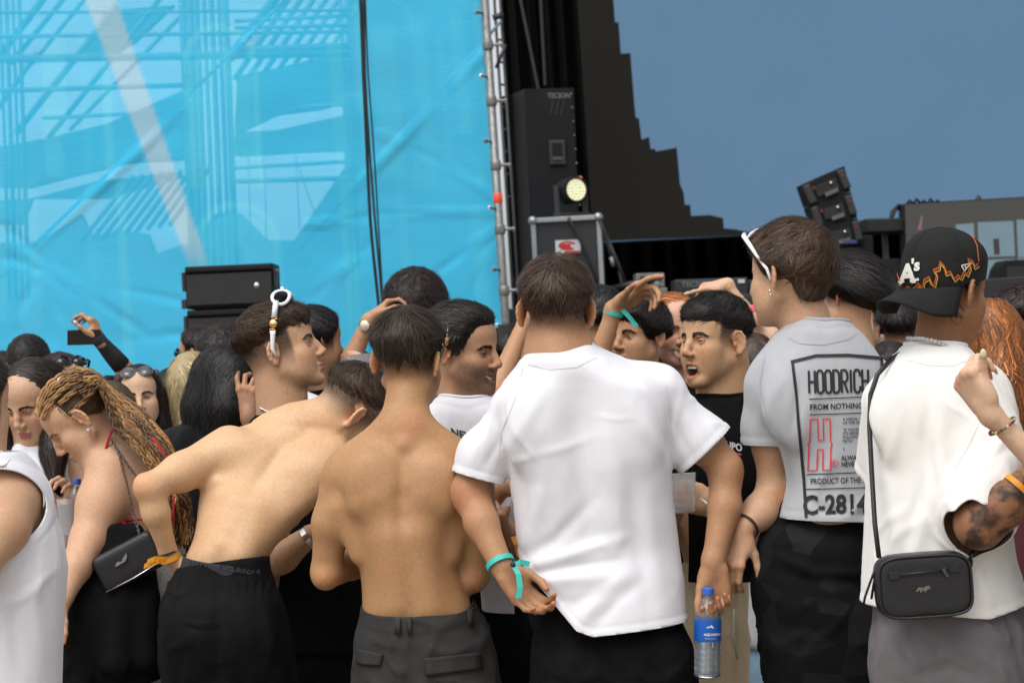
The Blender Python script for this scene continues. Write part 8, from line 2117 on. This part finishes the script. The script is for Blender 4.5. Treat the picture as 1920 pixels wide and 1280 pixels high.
# ------------------------------------------------------------------ people further back
def crowd(D, x, y, yaw, label, pitch=0, roll=0, sc=1., fem=0, skin=(.46, .27, .165), hair=(.022, .015, .012), top=None, bottom=None, style='short', face=False, arms=(), hd={}, hh={}, guides=(), lean=0., sleeves=True, group=None, wide=1., hn=1300, fat=1.):
    """a whole standing figure hung from the place of its head; arms = [(side, elbow px, wrist px, hand spec)]"""
    f = Fig(D, skin=skin, hair=hair)
    kw = dict(fem=fem, eyes=face, fade=None if (fem or style != 'short') else (.01, -.05)); kw.update(hd)
    f.head(x, y, 0., yaw, pitch, roll, sc, fine=face, **kw)
    P = f.prims; c = f.H['c']; dn = GDOWN; yr = math.radians(yaw); face_ = np.array([math.sin(yr), math.cos(yr), 0])
    rt = np.array([1., 0, 0]); 
    nb = c + dn * .165 * sc - face_ * .015 + rt * lean
    sh = (.185 if not fem else .155) * wide
    P.append(cone(c - face_ * .012 + dn * .04, nb, .054 if not fem else .045, .062 if not fem else .052, .03))
    zc = lambda h: nb + dn * h
    rows = [(.00, .055, .055), (.05, sh * .86, .085), (.11, sh * 1.0, .105 * fat), (.22, sh * .93, .115 * fat), (.36, sh * (.80 if not fem else .72), .10 * fat), (.48, sh * .82, .105 * fat), (.60, sh * .92, .11)]
    P.append(loft([(zc(h)[2], zc(h)[0], zc(h)[1], a, b) for h, a, b in rows]))
    S = [loft([(zc(h)[2], zc(h)[0], zc(h)[1], a * 1.0 + .016, b + .016) for h, a, b in rows])]
    done = {}
    for a in arms: done[a[0]] = a
    for sx in (-1, 1):
        s0 = zc(.075) + rt * sx * (sh * .96)
        if sx in done:
            _, e, w, hs = done[sx]; e = f.p(*e); w = f.p(*w)
            P.append(cone(s0, e, .050 if not fem else .042, .037 if not fem else .033, .03)); P.append(cone(e, w, .039 if not fem else .033, .024 if not fem else .021, .02))
            if hs is not None:
                kw_ = dict(hs); f.hand(w + nrm(w - e) * .006, kw_.pop('d'), kw_.pop('p'), kw_.pop('t'), **kw_)
            if sleeves: S.append(cone(s0, s0 + (e - s0) * .8, .060 if not fem else .05, .060 if not fem else .05, .03)); done[sx] = (s0, e)
        else:
            e = s0 + dn * .28 + rt * sx * .03; w = e + dn * .20 + face_ * .13
            P.append(cone(s0, e, .048, .036, .03)); P.append(cone(e, w, .037, .023, .02))
            f.hand(w, nrm(w - e), rt * -sx, face_, curl=((.5, .7, .4),) * 4, sc=.9); f.fine.pop()
            if sleeves: S.append(cone(s0, s0 + (e - s0) * .75, .058, .058, .03)); done[sx] = (s0, e)
    f.build(label, group, h=.0095 if face else .0135, base=zc(.6))
    if style == 'short':
        k = dict(n=hn, L=.035, lift=.22, width=.003, t=.018, zb=-.01, zs=.02); k.update(hh); f.short_hair(**k)
    elif style == 'long':
        k = dict(n=hn, L=.20, width=.0034); k.update(hh)
        g = guides or None
        if g is None:
            M = f.H['M']; g3 = []
            cap = [f.hell((0, -.014, .046), (.085, .102, .090)), f.hell((0, -.05, .0), (.080, .066, .09), .03)]
            for sx in (-1, 1):
                a = f.hl((sx * .062, -.02, .0)); b = f.hl((sx * .066, -.02, -.12)); cc = b + dn * .14
                cap += [cone(a, b, .040, .036, .03), cone(b, cc, .036, .020, .03)]
            cap.append(cone(f.hl((0, -.07, .0)), f.hl((0, -.08, -.14)) + dn * .10, .065, .05, .03))
            long_hair(f, [], cap=cap, **k)
        else: long_hair(f, g, **k)
    topm = top or BLACKC
    nk = nb + dn * .0
    cuts = [lambda V: (V - zc(.60)) @ nrm(dn), lambda V: np.minimum((1 - np.sqrt(((V[:, 0] - nk[0]) / .070) ** 2 + ((V[:, 1] - nk[1]) / .076) ** 2)) * .07, (V - zc(.13)) @ -nrm(dn))]
    if sleeves:
        for s0, e in [v for v in done.values() if len(v) == 2]:
            cuts.append(f.cut_sleeve(s0 + (e - s0) * .62, e - s0, .085))
    f.garment('tshirt' if sleeves else 'sleeveless_top', S, topm, .020, cuts, disp=cloth_noise(int(x) % 97, .006, 6, 3), hem=0)
    LP = [loft([(zc(h)[2], zc(h)[0], zc(h)[1], a, b) for h, a, b in ((.54, sh * .84, .108), (.62, sh * .92, .125), (.72, sh * .98, .135), (.80, sh * .95, .12))])]
    for sx in (-1, 1):
        h_ = zc(.74) + rt * sx * sh * .48; g = f.ground(h_, .06); LP.append(cone(h_, h_ + (g - h_) * .5, .082, .062, .04)); LP.append(cone(h_ + (g - h_) * .5, g, .062, .055, .04))
        pr = [ell(g + face_ * .05 + dn * .02, (.045, .115, .038), np.stack([np.cross(face_, [0, 0, 1.]), face_, [0, 0, 1.]], 1), .02)]
        V, Q, T = polygonize(pr, .026); W = f.w(V); W[:, 2] = np.maximum(W[:, 2], .004); link('shoe', new_mesh('shoe', W, [Q, T]), mat('shoe_white', color=(.55, .55, .53), rough=.5), f.obj)
    f.garment('trousers', LP, bottom or BLACKC, .032, [], disp=cloth_noise(int(x) % 89, .006, 5, 3), thick=0, hem=0)
    return f

TAN_SK = (.40, .215, .12); PALE = (.52, .33, .22); DARK_SK = (.30, .15, .085)
WHT = WHITE; BLUEJ = mat('light_denim', color=lin(150, 185, 210), rough=.9, noise=.18, nscale=14, bump=.4, bscale=500, spec=.15)
NAVY = mat('navy_cotton', color=(.015, .018, .03), rough=.9); SAND = mat('sand_cotton', color=lin(200, 190, 170), rough=.9, bump=.2, bscale=400); MAROON = mat('maroon_cloth', color=lin(70, 15, 25), rough=.85)
# far left
crowd(9.8, 54, 687, 5, 'short-haired man seen from behind at the far left', skin=TAN_SK, hair=(.016, .012, .010), hh=dict(t=.010, zb=-.03, zs=.0, L=.012), hd=dict(fade=(-.02, -.07)))
f = crowd(10.0, 3, 717, -10, 'dark-haired person half cut off by the left edge of the crowd', hair=(.010, .009, .009), style='long', fem=1)
f = crowd(8.9, 116, 727, 140, 'woman with reddish dark hair and black sunglasses on her head', skin=PALE, hair=(.035, .012, .012), style='long', fem=1, face=True, pitch=12)
sunglasses(f, 58, .125, PLB, LENSB, 'black square sunglasses on the reddish-haired woman at the left', thick=.004, rl=(.029, .023))
crowd(7.9, 202, 788, -30, 'light brown-haired woman from behind, beside the braided head', skin=PALE, hair=(.075, .048, .030), style='long', fem=1)
f = crowd(8.6, 262, 747, 172, 'long dark-haired woman facing us with round sunglasses on her hair', skin=PALE, hair=(.020, .012, .010), style='long', fem=1, face=True, roll=6, sc=.94, hd=dict(lip=(.30, .08, .08), lidopen=1.0, gaze=(.2, 1, 0)), hn=2600)
sunglasses(f, 50, .122, mat('clear_grey_plastic', color=(.12, .12, .125), rough=.2), LENSG, 'round grey sunglasses on the hair of the woman facing us', thick=.003, rl=(.028, .025))
# the raised phone and its owner
PH = dict(d=(-.35, .1, .9), p=(-.9, .2, -.3), t=(-.6, 0, .6), curl=((.6, .9, .5), (.7, 1., .5), (.8, 1., .5), (.6, .9, .5)), sc=.92, nails=((.62, .60, .62), .006))
f = crowd(8.9, 212, 770, 20, 'woman raising a phone, black fishnet sleeve on her arm', skin=TAN_SK, hair=(.010, .009, .009), style='long', fem=1, arms=[(1, (232, 690, -.05), (190, 642, -.12), PH)], sleeves=False)
f.build_nails()
MESHS = mat('black_fishnet', color=(.018, .018, .022), rough=.8, bump=.9, bscale=700)
e, w = f.p(232, 690, -.05), f.p(190, 642, -.12)
mb = MB(); mb.tube([f.w(p[None])[0] for p in (e + (w - e) * .12, (e + w) / 2, w, w + nrm(w - e) * .035)], [.037, .034, .027, .030], 14); mb.build('arm_sleeve', MESHS, f.obj, smooth=True)
ph = empty('smartphone', f.w(f.p(157, 632, -.14)[None])[0], 'black smartphone held up sideways against the blue banner', 'phone')
ax = np.stack([nrm(cam_r + cam_u * .03), cam_w, cam_u]); c = f.w(f.p(157, 632, -.150)[None])[0]
mb = MB(); mb.box(c, (.061, .0045, .0285), ax, .004); mb.build('phone_body', PLB, ph)
mb = MB(); mb.box(c - cam_w * .0047, (.0585, .0007, .0265), ax, .0003); mb.build('phone_screen', mat('phone_glass', color=(.012, .010, .010), rough=.08), ph)
# around the speakers
crowd(9.2, 330, 752, 15, 'dark-haired person with a white strap, left of the blonde', hair=(.012, .011, .011), style='long', fem=1)
crowd(8.8, 364, 722, 30, 'blonde woman in a white top between two dark heads', skin=PALE, hair=(.42, .33, .17), style='long', fem=1, top=WHT, sc=.95)
f = crowd(10.4, 374, 666, 290, 'man in blue mirrored sunglasses in front of the speakers', skin=TAN_SK, face=True, sc=.92)
sunglasses(f, 2, .116, mat('blue_frame', color=(.02, .06, .14), rough=.2), mat('blue_mirror', color=(.03, .16, .35), rough=.08, metal=.6), 'blue mirrored sunglasses worn by the man before the speakers', c0=(0, -.012, .006), wide=.068, thick=.003)
crowd(9.0, 418, 684, 0, 'curly dark-haired man seen from behind under the speaker boxes', skin=TAN_SK, hair=(.022, .015, .011), hh=dict(t=.030, wave=1.5, wfreq=220, rough=.010, zb=-.05, zs=-.01))
crowd(8.6, 590, 644, 60, 'dark-haired man behind the one in profile', skin=TAN_SK, hair=(.012, .010, .010), hh=dict(zb=-.04, zs=.0))
crowd(8.4, 535, 645, 60, 'person in white behind the black-haired woman', skin=PALE, top=WHT, hair=(.02, .015, .012))
HN = dict(d=(.6, .3, .5), p=(.3, -.3, -.8), t=(0, -.3, .9), curl=((.5, .8, .5),) * 4, sc=.95)
f = crowd(8.7, 780, 584, 20, 'bushy dark-haired person with a tattooed arm and gold watch raised to the head', skin=TAN_SK, hair=(.020, .012, .010), hh=dict(t=.040, zb=-.07, zs=-.045, L=.06, wave=.6, rough=.010, n=2600), arms=[(-1, (660, 672, -.15), (692, 600, -.16), HN)])
f.obj.data
def ring_on(f, a, b, t, r, wd, m_, nm):
    a, b = f.p(*a), f.p(*b); c = a + (b - a) * t; mb = MB(); ax = BASIS @ nrm(b - a); mb.lathe(f.w(c[None])[0] - ax * wd / 2, ax, [(0, r), (wd * .1, r * 1.06), (wd * .9, r * 1.06), (wd, r)], 22); return mb.build(nm, m_, f.obj, smooth=True, auto=True)
w_ = ring_on(f, (660, 672, -.15), (692, 600, -.16), .86, .029, .020, GOLD, 'watch')
c = f.p(687, 611, -.16) + np.array([-.004, -.030, 0]); mb = MB(); mb.lathe(f.w(c[None])[0], BASIS @ nrm([-.2, -1, 0]), [(0, .019), (.006, .019), (.008, .016)], 18); mb.build('watch_face', mat('watch_dial', color=(.65, .6, .48), rough=.3, metal=.5), w_, smooth=True, auto=True)
r = empty('plastic_cup', at(680, 700, 7.9), 'frosted plastic cup held up between the profile head and the tanned back', 'cup')
mb = MB(); b = at(681, 712, 7.9); V = []; n = 22
mb.lathe(b, nrm(UPW + cam_r * -.08), [(0, .030), (.004, .033), (.085, .044), (.087, .046), (.087, .043)], 22); o = mb.build('cup_wall', mat('frosted_cup', color=(.72, .74, .76), rough=.35, alpha=.75), r, smooth=True, auto=True)
mb = MB(); p = at(692, 690, 7.9) - cam_w * .043
mb.tube([p, p + cam_u * .012, p + cam_u * .014 + cam_r * .004], .0012, 5); mb.tube([p, p - cam_u * .002 + cam_r * .008], .0012, 5); mb.build('cup_mark', PLB, r)
# cup's holder: arm of the white-shirted person, from below
crowd(8.0, 712, 745, 330, 'person hidden behind the tanned back, holding up a cup', skin=PALE, top=WHT, hair=(.02, .015, .012), arms=[(-1, (676, 800, -.05), (690, 730, -.06), dict(d=(-.1, .1, 1), p=(-.8, 0, 0), t=(-.5, -.6, .3), curl=((.5, .7, .5),) * 4, sc=.85))])
# between the smiling man and the white T-shirt: a raised arm and bare shoulders
crowd(7.6, 1028, 668, 60, 'bare-shouldered person with an arm raised behind the white T-shirt', skin=TAN_SK, hair=(.02, .014, .011), sleeves=False, arms=[(-1, (930, 735, -.2), (985, 600, -.1), dict(d=(.3, 0, 1), p=(0, -1, 0), t=(1, 0, 0), curl=((.4, .6, .4),) * 4, sc=.9)), (1, (1000, 720, .0), (1002, 640, .0), None)], hh=dict(zb=-.05))
crowd(9.0, 955, 668, 10, 'small dark head by the scaffold pole', skin=TAN_SK, sc=.85)
crowd(8.8, 1126, 606, -10, 'dark-haired man behind the right ear of the white T-shirt man', skin=TAN_SK, hair=(.013, .011, .010))
# boy with raised arm and teal ribbon
HR = dict(d=(.72, -.1, .50), p=(.3, -.6, -.75), t=(.5, -.3, .8), curl=((.25, .3, .2), (.7, .9, .5), (.85, 1., .5), (.9, 1., .5)), spread=.12, sc=1.06, thumbcurl=.1, thumbout=.9)
f = crowd(7.7, 1196, 634, 222, 'boy peering past a raised arm that wears a teal ribbon', skin=TAN_SK, hair=(.016, .012, .010), face=True, sc=.98, hd=dict(brow=1.5, fade=None), hh=dict(zb=-.03, zs=-.012, zf=.045, fr=.02, t=.026, n=2600), arms=[(-1, (1112, 700, -.42), (1152, 580, -.45), HR)])
wristband(f, f.p(1150, 586, -.45), nrm(f.p(1152, 580, -.45) - f.p(1112, 700, -.42)), .0275, .014, TEAL, [[f.p(1166, 580, -.475), f.p(1178, 592, -.48), f.p(1194, 612, -.48), [.75, 0, .6]]], ov=1.08)
# laughing red-haired woman
f = crowd(7.95, 1262, 622, 165, 'laughing red-haired woman behind the shouting man', skin=(.52, .29, .20), hair=(.30, .105, .030), style='long', fem=1, face=True, hd=dict(mouth='smile', lidopen=.45, cheek=.3, gaze=(.3, 1, -.1)), roll=-4, pitch=4, hn=2600, hh=dict(L=.16))
chain(f, [f.p(1280, 672, -.09), f.p(1286, 690, -.11), f.p(1292, 712, -.12)], .006, GOLD)
# pointing arm over the shouting man
f = crowd(8.6, 1446, 664, 200, 'brown-haired woman pointing, yellow band on her wrist', skin=PALE, hair=(.070, .045, .030), style='long', fem=1, arms=[(-1, (1412, 600, -.1), (1362, 535, -.1), dict(d=(-1, 0, -.15), p=(0, .3, -1), t=(-.3, -1, 0), curl=((.05, .05, .05), (.9, 1.2, .6), (1., 1.2, .6), (1., 1.2, .6)), sc=.92))])
ring_on(f, (1412, 600, -.1), (1362, 535, -.1), .96, .0245, .012, mat('yellow_band', color=lin(225, 165, 40), rough=.5), 'wristband'); ring_on(f, (1412, 600, -.1), (1362, 535, -.1), .22, .034, .022, mat('pink_band', color=lin(235, 100, 120), rough=.5), 'wristband')
crowd(8.2, 1412, 690, -5, 'brown-haired head just right of the shouting man', skin=PALE, hair=(.055, .035, .024), style='long', fem=1, sc=.92)
# behind the grey T-shirt: dark-haired man with light jeans
f = crowd(6.95, 1588, 566, 300, 'dark-haired man close behind the grey T-shirt, light jeans', skin=(.46, .26, .155), hair=(.014, .011, .010), bottom=BLUEJ, hd=dict(fade=(.02, -.03)), hh=dict(t=.030, zb=-.05, zs=.005, L=.06, n=3600, width=.0024, lift=.18, flow=lambda q, n: np.stack([.3 + 0 * q[:, 0], -1 + 0 * q[:, 0], -.5 + 0 * q[:, 0]], 1)), wide=1.0, roll=2)
# light jeans of the one standing between the groups
f = crowd(6.9, 1456, 735, 330, 'young man hidden behind the grey T-shirt, only his pale ripped jeans show', skin=PALE, hair=(.03, .02, .015), bottom=BLUEJ, top=WHT, sc=.9, wide=.9)
# right-hand background
f = crowd(8.7, 1648, 608, 262, 'bearded man in profile beside the black cap', skin=PALE, hair=(.020, .014, .011), face=True, hd=dict(stubble=.8), sc=.92, hh=dict(zf=.05, t=.03))
crowd(8.2, 1692, 622, 20, 'short dark-haired man from behind between the grey T-shirt and the cap', skin=TAN_SK, hair=(.013, .011, .010), sc=.92, hd=dict(fade=(.0, -.06)))
crowd(7.3, 1668, 712, 0, 'low dark brown head at the shoulder of the man in the cap', skin=PALE, hair=(.022, .014, .011), style='long', fem=1, sc=.9)
crowd(7.2, 1862, 640, 20, 'woman with long wavy ginger hair right of the man in the cap', skin=PALE, hair=(.24, .085, .026), style='long', fem=1, top=MAROON, sleeves=False, sc=1.0, hn=6000, hh=dict(L=.26, wave=.5, wfreq=45, width=.0042),
      guides=[[(1835, 640, .0, 36), (1840, 720, -.04, 36), (1868, 790, -.06, 26)], [(1870, 630, -.04, 46), (1880, 710, -.08, 46), (1890, 790, -.1, 34)], [(1895, 640, -.02, 34), (1905, 720, -.06, 34), (1912, 780, -.08, 20)]])
crowd(7.8, 1914, 616, 300, 'dark curly-haired man at the right edge of the crowd', skin=PALE, hair=(.020, .012, .010), hh=dict(t=.028, wave=1.2, wfreq=200, rough=.008), hd=dict(fade=None), sc=1.0)
# the hand with the long pale nail coming in from the right edge
f = crowd(5.3, 2075, 640, 270, 'woman beyond the right edge reaching in, thumb with a long cream nail', skin=(.56, .36, .25), hair=(.05, .03, .02), style='long', fem=1, arms=[(-1, (1985, 905, -.25), (1856, 775, -.27), dict(d=(-.55, .05, .80), p=(.75, .55, .35), t=(.1, -.4, 1), curl=((1.15, 1.3, .7), (1.25, 1.35, .8), (1.3, 1.35, .8), (1.3, 1.35, .8)), spread=.02, sc=1.0, thumbcurl=-.35, thumbout=.25, nails=((.72, .66, .42), .012)))], sleeves=False, face=True)
f.build_nails()
a, b = f.p(1985, 905, -.25), f.p(1856, 775, -.27); cN = a + (b - a) * .82; ax = nrm(b - a); u = nrm(np.cross(ax, [0, 1, 0])); v = np.cross(ax, u)
BC = [mat('bead_' + nm, color=c_, rough=.3) for nm, c_ in (('red', lin(150, 30, 40)), ('gold', (.6, .38, .12)), ('green', lin(60, 110, 70)), ('dark', (.03, .03, .04)))]
for k in range(26):
    t = 2 * math.pi * k / 26; mb = MB(); mb.ball(f.w((cN + (u * math.cos(t) + v * math.sin(t)) * .0305 + ax * .006 * math.cos(t))[None])[0], .0036, 8); mb.build('bracelet_bead', BC[(k * 3) % 4], f.obj, smooth=True)
